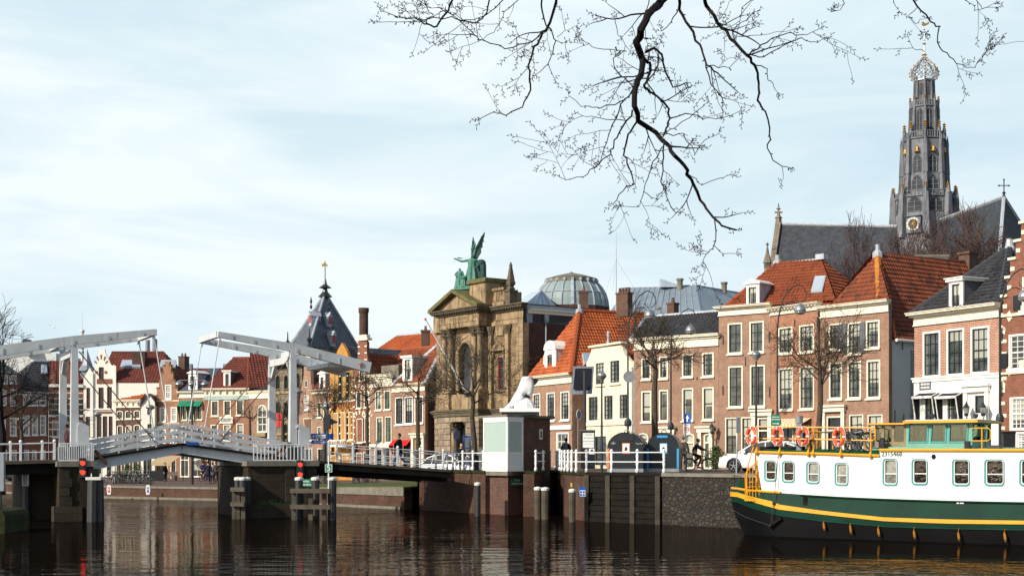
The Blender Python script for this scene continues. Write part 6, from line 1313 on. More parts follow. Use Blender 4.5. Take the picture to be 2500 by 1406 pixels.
root = empty('flat_roofed_building', 'white flat roofed building behind the church trees', 'building', tuple(at(2275, 130, 2.4))); b = MB(); s1 = 130/FPX; b.box(-36*s1, 40*s1, 0, 6, 0, zat(628, 130)-2.4); b.build('wall', 'plaster_shop', root); b = MB(); b.box(-38*s1, 42*s1, -.2, 6.2, zat(628, 130)-2.4, zat(622, 130)-2.4); b.build('roof', 'coping', root)
# drawbridge
plain('rust', (.10, .05, .03), .8, var=.4, scale=3); plain('grey_panel', (.22, .25, .29), .5, var=.1)
G1 = Vector((-22.0, 71.5, 0)); bd = Vector((.906, .423, 0)); G2 = G1+bd*11.3
BF = Frame(G1, G2, 0)
br = empty('drawbridge', 'white double leaf drawbridge with two gantries and balance beams over the river', 'bridge', (G1.x, G1.y, 0), BF.rz)
def bu(px, d=0): return BF.u(px, d)
def bz(px, py, d=0): return BF.uz(px, py, d)[1]
Wd = 4.2; TL = 11.3
def gantry(t, s):
 """s=+1 right bank, -1 left bank"""
 b = MB()
 for d in (0, Wd): b.obox((t, d, 3.05), (t, d, 8.85), .41, .41, up=(0, 1, 0), w2=.31, h2=.31)
 b.box(t-.14, t+.14, .17, Wd-.17, 8.25, 8.62)
 for d, k in ((.17, 1), (Wd-.17, -1)): b.obox((t, d, 7.6), (t, d+k*.6, 8.25), .2, .22)
 o = b.build('gantry', 'bridge_white', br)
 b = MB()
 for d in (0, Wd): b.box(t-.27, t+.27, d-.27, d+.27, 3.0, 3.72)
 b.each('post_foot', 'steel_dark', o)
 b = MB(); b.box(t+.26 if s > 0 else t+.1, t+.85 if s > 0 else t+.68, -.30, .22, 3.75, 4.75) ; b.prism([(t+.1, 4.751), (t+.85 if s > 0 else t+.68, 4.751), (t+.25, 4.95)], -.3, .2); b.box(t+.3, t+.6, -.2, .2, 3.1, 3.749); b.build('control_cabinet', 'bridge_white', o)
 for d in (0, Wd):
  b = MB(); a = Vector((t-s*4.05, d, 9.62)); c = Vector((t+s*4.35, d, 8.1)); top = Vector((t, d, 9.05))
  if s < 0: c = Vector((t+s*7.6, d, 7.7))
  dirv = (a-top)
  b.obox(a, top, .24, .30, up=(0, 0, 1), w2=.28, h2=.45); b.obox(top, c, .28, .45, w2=.34, h2=.58)
  bo = b.build('balance_beam', 'bridge_white', br); b = MB()
  for k in range(7): q = a.lerp(c, (k+.5)/7); b.box(q.x-.025, q.x+.025, q.y-.19, q.y-.17, q.z-.17, q.z+.17)
  b.each('beam_strap', 'bridge_white', bo)
  if d == 0 and s > 0:
   b = MB(); n = 5; P = []
   for i in range(10): r = .17 if i % 2 == 0 else .07; P.append((c.x-.55+r*sin(pi*i/5), c.z+.12+r*cos(pi*i/5)))
   b.prism(P, -.205, -.17); b.build('star', 'star_brown', bo)
  b = MB(); b.tube([a+Vector((s*.1, 0, -.15)), (t-s*4.9, d, 3.72)], .035, 5); b.lathe([(.10, 0), (.05, .2)], 6, (a.x+s*.1, d, a.z-.35)); b.build('hanger', 'bridge_white', br)
  b = MB(); b.tube([(t-s*.2, d-.1, 8.5), (t-s*4.0, d-.1, 3.95)], .028, 4); b.build('stay_cable', 'rust', br)
  b = MB(); b.box(t-.1, t+.1, d-.12, d+.12, 8.8, 9.0); b.build('pivot', 'steel_dark', bo)
 b = MB(); b.obox((t-s*4.0, .1, 9.62), (t-s*4.0, Wd-.1, 9.62), .24, .30); e = t+s*4.1 if s > 0 else t+s*7.2
 b.obox((t+s*3.1, .15, 8.2+(0 if s > 0 else .1)), (t+s*3.1, Wd-.15, 8.2+(0 if s > 0 else .1)), 2.2, .22) if s > 0 else b.obox((t+s*6.0, .15, 8.0), (t+s*6.0, Wd-.15, 8.0), 2.2, .4)
 b.obox((t+s*.6, .15, 8.9), (t+s*.6, Wd-.15, 8.9), .2, .3); b.each('beam_crosspiece', 'bridge_white', br)
gantry(0, -1); gantry(TL, 1)
def leaf(t0, t1, z0, z1):
 """deck from hinge t0 to tip t1"""
 b = MB(); s = 1 if t1 > t0 else -1; h0, h1 = .50, .34
 for d in (.12, Wd-.12):
  b.obox((t0-s*.3, d, z0-.35), (t1, d, z1-.28), .10, h0, w2=.10, h2=h1); b.obox((t0-s*.3, d, z0-.35-h0/2), (t1, d, z1-.28-h1/2), .26, .05); b.obox((t0-s*.3, d, z0-.35+h0/2), (t1, d, z1-.28+h1/2), .26, .05)
 o = b.build('leaf_girder', 'bridge_white', br)
 b = MB(); b.obox((t0, Wd/2, z0), (t1, Wd/2, z1), Wd+.3, .12)
 for i in range(8): t = t0+(t1-t0)*(i+.5)/8; z = z0+(z1-z0)*(i+.5)/8; b.box(t-.06, t+.06, .2, Wd-.2, z-.35, z-.07)
 b.build('leaf_deck', 'timber_dark', br)
 for d in (-.05, Wd+.05):
  b = MB()
  for k, (hh, th) in enumerate(((1.02, .15), (.66, .15), (.30, .17))): b.obox((t0-s*.1, d, z0+hh*.78), (t1-s*.02, d, z1+hh), .055, th)
  for i in range(5): t = t0+(t1-t0)*(i+.3)/4.7; z = z0+(z1-z0)*(i+.3)/4.7; hh = .8+.2*i/5; b.box(t-.04, t+.04, d-.02 if d < 0 else d-.06, d+.08 if d < 0 else d+.02, z, z+hh)
  b.build('leaf_railing', 'bridge_white', br)
tc_ = bu(445)
leaf(.95, tc_-.02, 3.12, 3.86); leaf(TL-.35, tc_+.02, 3.10, 3.86)
b = MB()
for s, t in ((-1, 0), (1, TL)):
 b.obox((t-s*1.55, -.18, 2.85), (t-s*.2 if s > 0 else t+.95, -.18, 3.95 if s > 0 else 3.55), .10, .16)
b.build('locking_lever', 'rust', br)
b = MB(); u, z = BF.uz(470, 1082, -.1); b.box(u-.32, u+.32, -.16, -.1, z-.09, z+.07); b.build('blue_plate', 'sign_blue', br)
tl = -9.5
b = MB(); b.obox((-.9, Wd/2, 2.98), (tl, Wd/2, 2.75), Wd+.9, .16); b.build('approach_deck', 'timber_grey', br)
b = MB(); b.obox((-.9, 0, 2.62), (tl, 0, 2.40), .3, .5); b.obox((-.9, Wd, 2.62), (tl, Wd, 2.4), .3, .5); b.box(-9.5, -.9, .3, 3.9, 2.35, 2.6); b.build('approach_girder', 'timber_dark', br)
te = bu(1092)
zd = lambda t: 3.0-(t-TL-1.2)/(te-TL-1.2)*.52
b = MB(); b.obox((TL+1.2, Wd/2, 2.94), (te, Wd/2, 2.42), Wd+1.0, .14); b.build('approach_deck', 'timber_grey', br)
b = MB(); b.obox((TL+1.2, -.35, 2.72), (te, -.35, 2.20), .2, .34); b.obox((TL+1.2, .2, 2.50), (te, .2, 1.98), .3, .4); b.obox((TL+1.2, Wd, 2.5), (te, Wd, 1.98), .3, .5); b.build('approach_girder', 'timber_dark', br)
POST = {}
def post(parent, p, h=1.05, key='plain', mat='rail_white', r=.055):
 if (key, mat, h) not in POST:
  b = MB()
  if key == 'plain': b.box(-r, r, -r*.7, r*.7, 0, h-.08); b.sphere((0, 0, h), r*1.5, 8, 6)
  else: b.lathe([(.085, 0), (.085, .16), (.055, .2), (.05, .27), (.075, .42), (.06, .50), (.045, .52), (.07, .55), (.07, .60), (.045, .63), (.075, .78), (.05, h-.1), (.035, h-.07), (.075, h-.03), (.085, h+.02), (.05, h+.08), (.01, h+.1)], 10)
  POST[(key, mat, h)] = b.build('post', mat, parent, smooth=key != 'plain'); o = POST[(key, mat, h)]
 else: o = POST[(key, mat, h)].copy(); COL.objects.link(o); o.parent = parent
 o.location = p; return o
def railing(parent, pts, rails=(.95, .5), key='plain', h=1.05, mat='rail_white', r=.028, every=True):
 for p in pts: post(parent, p, h, key, mat)
 b = MB()
 for z in rails: b.tube([(p[0], p[1], p[2]+z) for p in pts], r, 6)
 b.build('rail', mat, parent)
for d in (-.35, Wd+.4):
 pts = []
 for px in (803, 862, 917, 971, 1026, 1082) if d < 0 else (822, 905, 938, 1012, 1064, 1092): t = bu(px, d); pts.append((t, d, zd(t)))
 railing(br, pts, (.95, .5, .18))
for d in (-.3, Wd+.4):
 pts = [(t, d, 2.98+t*.027) for t in (-1.0, -2.6, -4.3, -6.0, -7.7, -9.4)]; railing(br, pts, (.95, .5))
def pier(name, label, t0, t1, d0, d1, sgn):
 o = br.matrix_basis; root = empty(name, label, 'pier', (G1.x, G1.y, 0), BF.rz)
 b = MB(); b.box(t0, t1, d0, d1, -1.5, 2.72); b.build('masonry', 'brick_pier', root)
 b = MB(); b.box(t0-.12, t1+.12, d0-.16, d1, 2.721, 2.98); b.build('cap_stone', 'coping', root)
 b = MB()
 for i in range(7):
  z = -.6+i*.46; w_ = .62 if i % 2 else .5
  for a in ((t0 if sgn < 0 else t1-w_), (t0+1.4 if sgn < 0 else t0+2.0)): b.box(a, a+w_, d0-.08, d0-.001, z+.01, z+.45)
 b.each('quoin', 'stone_pier', root)
 b = MB(); b.box(t0-.3, t1-.6, d0-.45, d0+.5, -1.2, .75); b.build('ledge', 'stone_pier', root)
 b = MB()
 n = 17; xs = [t0+.3+(t1-t0-.5)*i/(n-1) for i in range(n)] if sgn > 0 else [t0-.0+(t1-t0)*i/(n-1) for i in range(n)]
 for x in xs: b.box(x-.022, x+.022, d0+.02, d0+.06, 3.05, 3.85)
 for y in [d0+.5*i for i in range(1, 4)]: b.box(xs[-1]-.02, xs[-1]+.02, y, y+.04, 3.05, 3.85)
 b.box(xs[0], xs[-1], d0+.01, d0+.07, 3.84, 3.9); b.box(xs[0], xs[-1], d0+.015, d0+.065, 3.0, 3.05); b.box(xs[-1]-.03, xs[-1]+.03, d0+.071, d0+2, 3.84, 3.9); b.build('bar_railing', 'rail_white', root)
 return root
plA = pier('bridge_pier', 'left dark masonry bridge pier with a red signal light and white bar railing', bu(144, -.8), bu(228, -.8), -.8, 6, -1)
b = MB(); b.box(bu(74, 2)-.5, bu(150, 1.2), 1.2, 6, -1.5, 2.3); b.build('abutment_wall', 'brick_pier', plA)
plB = pier('bridge_pier', 'right mossy brick bridge pier with a red signal light and grass tufts', bu(606, -.8), bu(772, -.8), -.8, 6, 1)
b = MB()
for i in range(60):
 x = R.uniform(bu(630, -1.0), bu(720, -1.0)); y = R.uniform(-1.2, -.85); hh = R.uniform(.08, .28); b.add([(x-.03, y, .75), (x+.03, y, .75), (x+R.uniform(-.12, .12), y-.05, .75+hh)], [(0, 1, 2)])
b.build('weeds', 'leaf_green', plB)
def signal(px, y0, y1, lab):
 u, z0 = BF.uz(px, y0, -1.0); z1 = BF.uz(px, y1, -1.0)[1]; P = BF.A+BF.d*u+BF.n*(-1.0)
 root = empty('signal_light', lab, 'signal', (P.x, P.y, 0), BF.rz); b = MB(); b.box(-.17, .17, 0, .18, z1-.25, z0+.25); b.build('housing', 'steel_dark', root)
 for z in (z0, z1):
  b = MB(); disc_pts = [(.115*cos(2*pi*i/16), z+.115*sin(2*pi*i/16)) for i in range(16)]; b.prism(disc_pts, -.03, -.001); b.build('lens', 'lamp_red', root)
  b = MB(); b.tube([(.16*cos(pi*i/8), -.1, z+.16*sin(pi*i/8)) for i in range(9)], .02, 4); b.build('visor', 'steel_dark', root)
 z = (z0+z1)/2; b = MB(); disc_pts = [(.10*cos(2*pi*i/16), z+.10*sin(2*pi*i/16)) for i in range(16)]; b.prism(disc_pts, -.02, -.001); b.build('lens', 'pane_dark', root)
signal(202, 1130, 1153, 'red double signal light on the left bridge pier'); signal(733, 1134, 1158, 'red double signal light on the right bridge pier')
# booth
C = at(1240, 78); Rr = at(1343, 81.2); Ll = at(1180, 80.4)
bo = empty('bridge_keeper_booth', 'brown brick bridge keeper booth with white corner bay window', 'booth', (C.x, C.y, 0))
def lo(p): return (p.x-C.x, p.y-C.y)
c0, r0_, l0 = (0, 0), lo(Rr), lo(Ll); bk_ = (r0_[0]+l0[0]-.2, r0_[1]+l0[1]+.5); zt = zat(1018, 78)
b = MB(); b.prism([c0, r0_, bk_, l0], -1.5, zt, 'z'); b.build('masonry', 'brick_booth', bo)
def scale_poly(P, k): cx = sum(p[0] for p in P)/len(P); cy = sum(p[1] for p in P)/len(P); return [(cx+(p[0]-cx)*k, cy+(p[1]-cy)*k) for p in P]
b = MB(); b.prism(scale_poly([c0, r0_, bk_, l0], 1.14), zt+.001, zt+.14, 'z'); b.build('roof_slab', 'coping', bo)
dR = Vector(r0_).normalized(); dL = Vector(l0).normalized(); nR = Vector((dR.y, -dR.x)); nL = Vector((-dL.y, dL.x))
z0, z1 = zat(1145, 78), zat(1024, 78)
q = .30
A_ = Vector(l0)*.80+nL*q; B_ = (nL+nR).normalized()*q*1.3; D_ = dR*1.0+nR*q
def band_(P, Q, z0, z1, th, mat, name, ins=0, u0=0, u1=None):
 P, Q = Vector(P), Vector(Q); d = (Q-P).normalized(); L_ = (Q-P).length; u1 = L_ if u1 is None else u1; n = Vector((d.y, -d.x)); b = MB()
 a, c = P+d*u0, P+d*u1; b.prism([tuple(a+n*ins), tuple(c+n*ins), tuple(c-n*(th-ins)), tuple(a-n*(th-ins))], z0, z1, 'z'); return b.build(name, mat, bay)
bay = MB(); bay.prism([tuple(A_*1.02), tuple(B_*1.12), tuple(D_*1.04), tuple(dR*1.0), c0, tuple(Vector(l0)*.8)], z0-.12, z0, 'z'); bay.prism([tuple(A_*1.02), tuple(B_*1.12), tuple(D_*1.04), tuple(dR*1.0), c0, tuple(Vector(l0)*.8)], z1, z1+.14, 'z'); bay = bay.build('bay_window', 'paint_white', bo)
b = MB(); b.prism([tuple(A_*.9), tuple(B_), tuple(D_*.95), tuple(dR*.9), c0, tuple(Vector(l0)*.7)], z0-.35, z0-.121, 'z'); b.build('bay_corbel', 'coping', bo)
zm = zat(1106, 78)
for P, Q in ((A_, B_), (B_, D_)):
 L_ = (Vector(Q)-Vector(P)).length
 band_(P, Q, z0+.001, z1-.001, .05, 'paint_white', 'window_post', .02, 0, .12); band_(P, Q, z0+.001, z1-.001, .05, 'paint_white', 'window_post', .02, L_-.12, L_)
 band_(P, Q, z0+.001, z0+.16, .05, 'paint_white', 'window_rail', .015, .121, L_-.121); band_(P, Q, zm-.05, zm+.05, .05, 'paint_white', 'window_rail', .015, .121, L_-.121); band_(P, Q, z1-.12, z1-.002, .05, 'paint_white', 'window_rail', .015, .121, L_-.121)
 band_(P, Q, z0+.16, zm-.05, .04, 'booth_panel', 'panel', -.02, .12, L_-.12); band_(P, Q, zm+.05, z1-.12, .03, 'frost_pane', 'pane', -.02, .12, L_-.12)
pq = dR*3.05+nR*.002; b = MB(); zA, zB = zat(1072, 80.3), zat(1047, 80.3); n2 = nR
def onR(u, off): v = dR*u+nR*off; return (v.x, v.y)
b.prism([onR(2.92, .05), onR(3.2, .05), onR(3.2, -.02), onR(2.92, -.02)], zA, zB, 'z'); b.build('small_window', 'paint_white', bo)
b = MB(); b.prism([onR(2.98, .06), onR(3.14, .06), onR(3.14, .0), onR(2.98, .0)], zA+.08, zB-.08, 'z'); b.build('pane', 'pane_dark', bo)
sg = empty('name_sign', 'green sign with white lettering on the booth masonry below the bay window', 'sign', (C.x+onR(.25, .0)[0], C.y+onR(.25, .0)[1], zat(1176, 78)), atan2(dR.y, dR.x))
sh = atan2(dR.y, dR.x); b = MB(); b.box(0, 1.05, -.06, -.02, -.21, .21); b.build('plate', 'sign_green', sg)
text('lettering', 'Douche', .18, 'letter_white', sg, (.52, -.063, .09), depth=.002, bold=.003); text('lettering', 'Grevestenebrug', .165, 'letter_white', sg, (.52, -.063, -.09), depth=.002, sx=.92, bold=.003)
Ys = 79.5; sc = Ys/FPX; P0 = at(1269, Ys); zb = zt+.14
st2 = empty('foot_sculpture', 'white sculpture of a bent foot on a white slab on the booth roof', 'sculpture', (P0.x, P0.y, zb)); zz = lambda y: zat(y, Ys)-zb
b = MB(); b.box(-44*sc, 42*sc, -.7, .7, 0, zz(1006)+.0); b.build('dark_base', 'steel_dark', st2); b = MB(); b.box(-49*sc, 47*sc, -.8, .8, zz(1006)+.001, zz(997)); b.build('slab', 'statue_white', st2)
def sx(x): return (x-1269)*sc
g = zz(997)
vs = [(sx(1288), .0, zz(933)), (sx(1288), 0, zz(921)), (sx(1280), 0, zz(948)), (sx(1266), 0, zz(966)), (sx(1253), 0, zz(984)), (sx(1244), 0, zz(991)), (sx(1236), 0, zz(994)), (sx(1296), 0, zz(952)), (sx(1294), 0, zz(966)), (sx(1277), .15, zz(990)), (sx(1283), .1, zz(980))]
es = [(0, 1), (0, 2), (2, 3), (3, 4), (4, 5), (5, 6), (2, 7), (7, 8), (3, 9), (9, 10)]; rs = [.31, .29, .33, .27, .20, .14, .08, .26, .20, .30, .22]
V, F = skin(vs, es, rs, 2); b = MB(); b.add(V, F); b.build('foot', 'statue_white', st2, smooth=True)
for i in range(4): V, F = skin([(sx(1246), -.16+.12*i, zz(992)), (sx(1237), -.2+.14*i, zz(994)), (sx(1232), -.21+.14*i, zz(995.5))], [(0, 1), (1, 2)], [.09, .07, .05]); b = MB(); b.add(V, F); b.build('toe', 'statue_white', st2, smooth=True)
b = MB(); b.lathe([(.62, 0), (.58, .2), (.42, .42), (.2, .58), (.02, .62)], 9, (sx(1281), .05, g), sy=.8); b.build('rock', 'statue_white', st2)
b = MB(); b.add([(sx(1278), .1, zz(919)), (sx(1306), -.2, zz(924)), (sx(1316), -.1, zz(926)), (sx(1310), .2, zz(936)), (sx(1300), .25, zz(944)), (sx(1298), 0, zz(930))], [(0, 1, 5), (1, 2, 3, 5), (5, 3, 4), (0, 5, 4)]); b.build('cloth_flap', 'coping', st2)
# railings on the quay
r1 = empty('quay_railing', 'white cast iron railing along the abutment left of the booth', 'railing', (at(1082, 80.6)[0], at(1082, 80.6)[1], 2.44)); O = r1.location
A1, A2 = at(1082, 84.0, 2.44), at(1180, 80.2, 2.44)
railing(r1, [tuple(A1.lerp(A2, i/4)-O) for i in range(5)], (.98, .52), 'cast', 1.05)
r2 = empty('quay_railing', 'white cast iron railing curving round the notch right of the booth', 'railing', (at(1308, 77)[0], at(1308, 77)[1], 2.44)); O = r2.location
L1 = [at(1308, 76.6, 2.44), at(1326, 79.5, 2.44), at(1332, 81, 2.44), at(1338, 82.5, 2.44), at(1343, 84, 2.44)]
L2 = [at(x, y, 2.44) for x, y in ((1358.5, 84), (1362.5, 81.5), (1367, 79.3), (1372, 77.4), (1379, 75.6), (1387, 74), (1396, 72.7), (1407, 71.6), (1432, 70.8))]
railing(r2, [tuple(p-O) for p in L1], (.98, .52), 'cast', 1.05)
railing(r2, [tuple(p-O) for p in L2], (.98, .52), 'cast', 1.05)
L3 = [L2[-1].lerp(at(1621, 67.4, 2.44), i/3) for i in range(4)]; r3 = empty('quay_railing', 'white cast iron railing above the timber wall in front of the waste containers', 'railing', tuple(L3[0])); railing(r3, [tuple(p-L3[0]) for p in L3], (.98, .52), 'cast', 1.05)
# mooring posts
def pile(px, ytop, Y, r, label, cap=True, n=10, group=None, tilt=0):
 p = at(px, Y); z1 = zat(ytop, Y); root = empty('mooring_post', label, 'mooring post', (p.x, p.y, 0), 0, group); b = MB()
 b.tube([(0, 0, -1.5), (tilt*z1, 0, z1-(.12 if cap else 0))], r, n); b.build('shaft', 'post_black' if cap != 2 else 'timber_grey', root)
 if cap: b = MB(); b.lathe([(r*1.05, z1-.119), (r*1.1, z1-.02), (r*.9, z1+.03), (.02, z1+.06)], n, (tilt*z1, 0, 0)); b.build('cap', 'post_cap', root)
 return root
pile(1166, 1179, 77, .17, 'single black post with white cap against the brick abutment')
pile(1313, 1190, 73.5, .19, 'left of the two grey mooring posts right of the booth', 2); pile(1331, 1191, 73, .20, 'right of the two grey mooring posts right of the booth', 2); pile(1397, 1195, 70.2, .17, 'grey mooring post at the corner beside the dark timber wall', 2)
pile(581, 1166, 74.2, .19, 'left of three capped posts behind the left timber fender'); pile(593, 1166, 74.0, .19, 'middle of three capped posts behind the left timber fender'); pile(604, 1166, 74.4, .17, 'right of three capped posts behind the left timber fender, beside the pier')
pile(730, 1166, 72.6, .21, 'left of two capped posts inside the right timber fender'); pile(770, 1166, 72.8, .21, 'right of two capped posts inside the right timber fender'); pile(811, 1166, 72.4, .22, 'tall capped post at the right end of the timber fender')
def dolphin(px, w_, Y, ytop, label):
 p = at(px, Y); root = empty('mooring_dolphin', label, 'mooring post', (p.x, p.y, 0)); z1 = zat(ytop, Y); s = Y/FPX; b = MB()
 for dx, dy in ((-.28, 0), (.28, 0), (0, .35), (-.1, -.2)): b.tube([(dx*w_, dy, -1.5), (dx*w_*.7, dy*.7, z1-.1)], .25, 8)
 b.build('pile', 'post_black', root); b = MB(); b.box(-w_*.5, w_*.45, -.35, .55, z1-.1, z1+.04); b.lathe([(.03, .04), (.03, .22)], 6, (-.2, 0, z1)); b.lathe([(.03, .04), (.03, .22)], 6, (.25, 0, z1)); b.build('cap', 'post_cap', root); return root
dolphin(233, .78, 70.4, 1166, 'broad black mooring dolphin with pale cap in front of the left pier')
p = at(64, 71.5); root = empty('marker_post', 'black post carrying a grey framed box at the left pier', 'post', (p.x, p.y, 0)); b = MB(); b.tube([(0, 0, -1.5), (0, 0, 1.75)], .2, 8); b.build('shaft', 'post_black', root); b = MB(); b.box(-.14, .14, -.1, .1, 1.76, 2.35); b.build('box', 'grey_panel', root)
b = MB(); mesh_ring(b, [(-.16, 1.74), (.16, 1.74), (.16, 2.37), (-.16, 2.37)], [(-.12, 1.78), (.12, 1.78), (.12, 2.33), (-.12, 2.33)], -.14, -.101); b.build('frame', 'rail_white', root)
def fender(x0, x1, Y, rows, verts, label, th=.22, long=None):
 a, c = at(x0, Y), at(x1, Y-.3); root = empty('timber_fender', label, 'fender', (a.x, a.y, 0)); L_ = c.x-a.x
 for yt, yb in rows:
  z1, z0 = zat(yt, Y), zat(yb, Y); b = MB(); b.obox((-.0, 0, (z0+z1)/2), (L_, -.3, (z0+z1)/2), .16, z1-z0); b.build('beam', 'timber_grey', root)
 for x in verts: q = at(x, Y); b = MB(); b.box(q.x-a.x-.11, q.x-a.x+.11, .12, .34, -1.5, zat(rows[0][0]+4, Y)); b.build('upright', 'timber_grey', root)
fender(564, 598, 73.3, ((1189, 1199), (1225, 1235)), (570, 579, 592), 'small weathered timber fender left of the right pier')
fender(709, 807, 71.9, ((1192, 1203), (1231, 1242)), (716, 757, 790), 'wide weathered timber fender in front of the right pier')
def plate_sign(name, label, px0, px1, py0, py1, Y, mat, txts=(), pole=None, th=.04, rz=0, cat='sign', backz=None, polemat='steel_grey'):
 s = Y/FPX; p = at((px0+px1)/2, Y); zb = zat(py1, Y); root = empty(name, label, cat, (p.x, p.y, zb), rz); w_, h_ = (px1-px0)*s/cos(rz), (py1-py0)*s; b = MB(); b.box(-w_/2, w_/2, -th, 0, 0, h_); b.build('plate', mat, root)
 for t in txts: text('lettering', t[0], t[1]*h_, t[4] if len(t) > 4 else 'letter_white', root, (t[2]*w_, -th-.003, t[3]*h_), depth=.002, sx=t[5] if len(t) > 5 else 1, bold=.002)
 if pole: b = MB(); b.tube([((pole[0]-(px0+px1)/2)*s, .04, zat(pole[1], Y)-zb), ((pole[0]-(px0+px1)/2)*s+(pole[3] if len(pole) > 3 else 0), .04, zat(pole[2], Y)-zb)], .035, 7); b.build('pole', polemat, root)
 return root, w_, h_
q, w_, h_ = plate_sign('number_sign', 'green sign with a white number 5 on a pole beside the right pier', 794, 811, 1133, 1152, 72.2, 'sign_green', [('5', 1.0, 0, .5)], (802, 1200, 1110), polemat='rail_white')
b = MB(); mesh_ring(b, [(-w_/2, 0), (w_/2, 0), (w_/2, h_), (-w_/2, h_)], [(-w_/2+.02, .02), (w_/2-.02, .02), (w_/2-.02, h_-.02), (-w_/2+.02, h_-.02)], -.046, -.04); b.build('border', 'letter_white', q)
plate_sign('name_sign', 'green name sign partly hidden between two capped posts at the right pier', 722, 763, 1169, 1187, 73.4, 'sign_green', [('Douche', .42, 0, .72), ('Grevestenebrug', .40, 0, .28, 'letter_white', .85)])
plate_sign('direction_sign', 'long blue direction sign with white panel on the bridge lamp post', 759, 815, 1058, 1072, 79, 'sign_blue', [('+', .8, -.38, .5)], (800, 1135, 1052)); 
q, w_, h_ = plate_sign('sign_panel_white', 'white name panel reading Appelaar on the long blue direction sign', 771, 795, 1061, 1069, 78.93, 'sign_white', [('Appelaar', .9, 0, .5, 'letter_black', .9)])
plate_sign('direction_sign', 'short blue direction sign below the long one on the bridge lamp post', 760, 796, 1074, 1083, 79, 'sign_blue', [('De Haan', .8, 0.05, .5)])
plate_sign('number_sign', 'small yellow notice plate on the curved brick quay', 1393, 1397, 1178, 1188, 70.15, 'sign_yellow')
q, w_, h_ = plate_sign('mooring_sign', 'blue and white mooring information plate beside the timber wall', 1413, 1430, 1188, 1212, 70.3, 'sign_white', [('P', .22, -.28, .84)])
b = MB(); b.box(-w_/2, w_/2, -.048, -.04, h_*.68, h_); b.build('blue_header', 'sign_blue', q); b = MB(); mesh_ring(b, [(-w_/2, 0), (w_/2, 0), (w_/2, h_), (-w_/2, h_)], [(-w_/2+.025, .025), (w_/2-.025, .025), (w_/2-.025, h_-.025), (-w_/2+.025, h_-.025)], -.052, -.041)
b.box(-w_*.35, -w_*.05, -.045, -.041, h_*.38, h_*.58); b.box(w_*.05, w_*.35, -.045, -.041, h_*.38, h_*.58); b.box(-w_*.35, -w_*.05, -.045, -.041, h_*.1, h_*.3); b.box(w_*.05, w_*.35, -.045, -.041, h_*.1, h_*.3); b.build('symbols', 'sign_blue', q)
def shield(px, Y, mat, lab, c='sign_white'):
 p = at(px, Y); z = zat(1195, Y); root = empty('shipping_sign', lab, 'sign', (p.x, p.y-.1, z)); r = .17; b = MB(); b.prism([(-r*.7, -r*2.1), (r*.7, -r*2.1), (r, 0), (r*.7, r*2.1), (-r*.7, r*2.1), (-r, 0)], -.03, .0); b.build('plate', c, root)
 b = MB(); b.box(-r*.5, r*.5, -.035, -.031, -r*1.2, r*1.2); b.build('panel', mat, root); text('lettering', 'P', .3, 'letter_white', root, (0, -.037, 0), depth=.002)
shield(267, 107.8, 'sign_red', 'white oval sign with red mark on the far quay wall'); shield(362, 107, 'sign_blue', 'white oval sign with blue mark on the far quay wall', 'sign_white')
p = at(4, 60); root = empty('grey_cabinet', 'blue grey pole mounted panel cut by the left edge of the photo', 'panel', (p.x, p.y, 0)); b = MB(); b.box(-.45, .12, -.1, .1, zat(1198, 60), zat(1106, 60)); b.build('panel', 'grey_panel', root); b = MB(); b.tube([(-.1, .15, .5), (-.1, .15, 2.9)], .06, 8); b.build('pole', 'steel_dark', root)
p = at(18, 61); root = empty('mossy_block', 'mossy concrete block with a small plant at the lower left corner', 'block', (p.x, p.y, 0)); b = MB(); b.prism([(-3, -2), (.42, -2), (.42, .75), (.3, .92), (-.2, 1.0), (-3, 1.0)], -1.5, 1.5); b.build('block', 'moss', root)
b = MB()
for i in range(90): x, y, z = R.gauss(-.35, .22), R.gauss(-.9, .2), 1.0+abs(R.gauss(.1, .18)); b.add([(x, y, z), (x+.08, y+.02, z+.04), (x+.02, y, z+.1)], [(0, 1, 2)])
b.build('plant', 'leaf_green', root)
# barge
def clearglass(name, tint, k=.12):
 m = bpy.data.materials.new(name); m.use_nodes = True; t = m.node_tree; t.nodes.clear(); MATS[name] = m
 a = N('ShaderNodeBsdfTransparent', t); a.inputs[0].default_value = c4(tint); g = N('ShaderNodeBsdfGlossy', t); g.inputs['Roughness'].default_value = .03; mxs = N('ShaderNodeMixShader', t); mxs.inputs[0].default_value = k; o = N('ShaderNodeOutputMaterial', t)
 t.links.new(a.outputs[0], mxs.inputs[1]); t.links.new(g.outputs[0], mxs.inputs[2]); t.links.new(mxs.outputs[0], o.inputs[0])
plain('fender_yellow_shaded', (.30, .13, .015), .6, var=.2)  # yellow fenders coloured dark orange brown to stand for shade
clearglass('wheel_glass', (.42, .55, .50))
BO = Frame((9.0, 57.5), (18.36, 51.0), 0)
bt = empty('barge', 'white and dark green river barge with yellow rails moored at the right', 'boat', (9.0, 57.5, 0), BO.rz)
VB = (1770, 980, 3.348)
def bp(x, y, d=0): return BO.uz(VB[0]+x/VB[2], VB[1]+y/VB[2], d)
def curve(P, d=0):
 Q = [BO.uz(x, y, d) for x, y in P]
 def f(u):
  if u <= Q[0][0]: return Q[0][1]
  for (u0, z0), (u1, z1) in zip(Q, Q[1:]):
   if u <= u1: return z0+(z1-z0)*(u-u0)/(u1-u0)
  (u0, z0), (u1, z1) = Q[-2:]; return z1+(z1-z0)/(u1-u0)*(min(u, 24)-u1)*.5
 return f
US = -1.0; UE = 25.0; HB = 2.3
def off(u):
 """distance of the near side from the surveyed plane"""
 if u < 2.0: k = (2.0-u)/(2.0-US); return HB*(1-max(0, 1-k**2.3)**.5)
 if u > 19: k = (u-19)/(UE-19); return HB*(1-max(0, 1-k**2.2)**.5)
 return 0
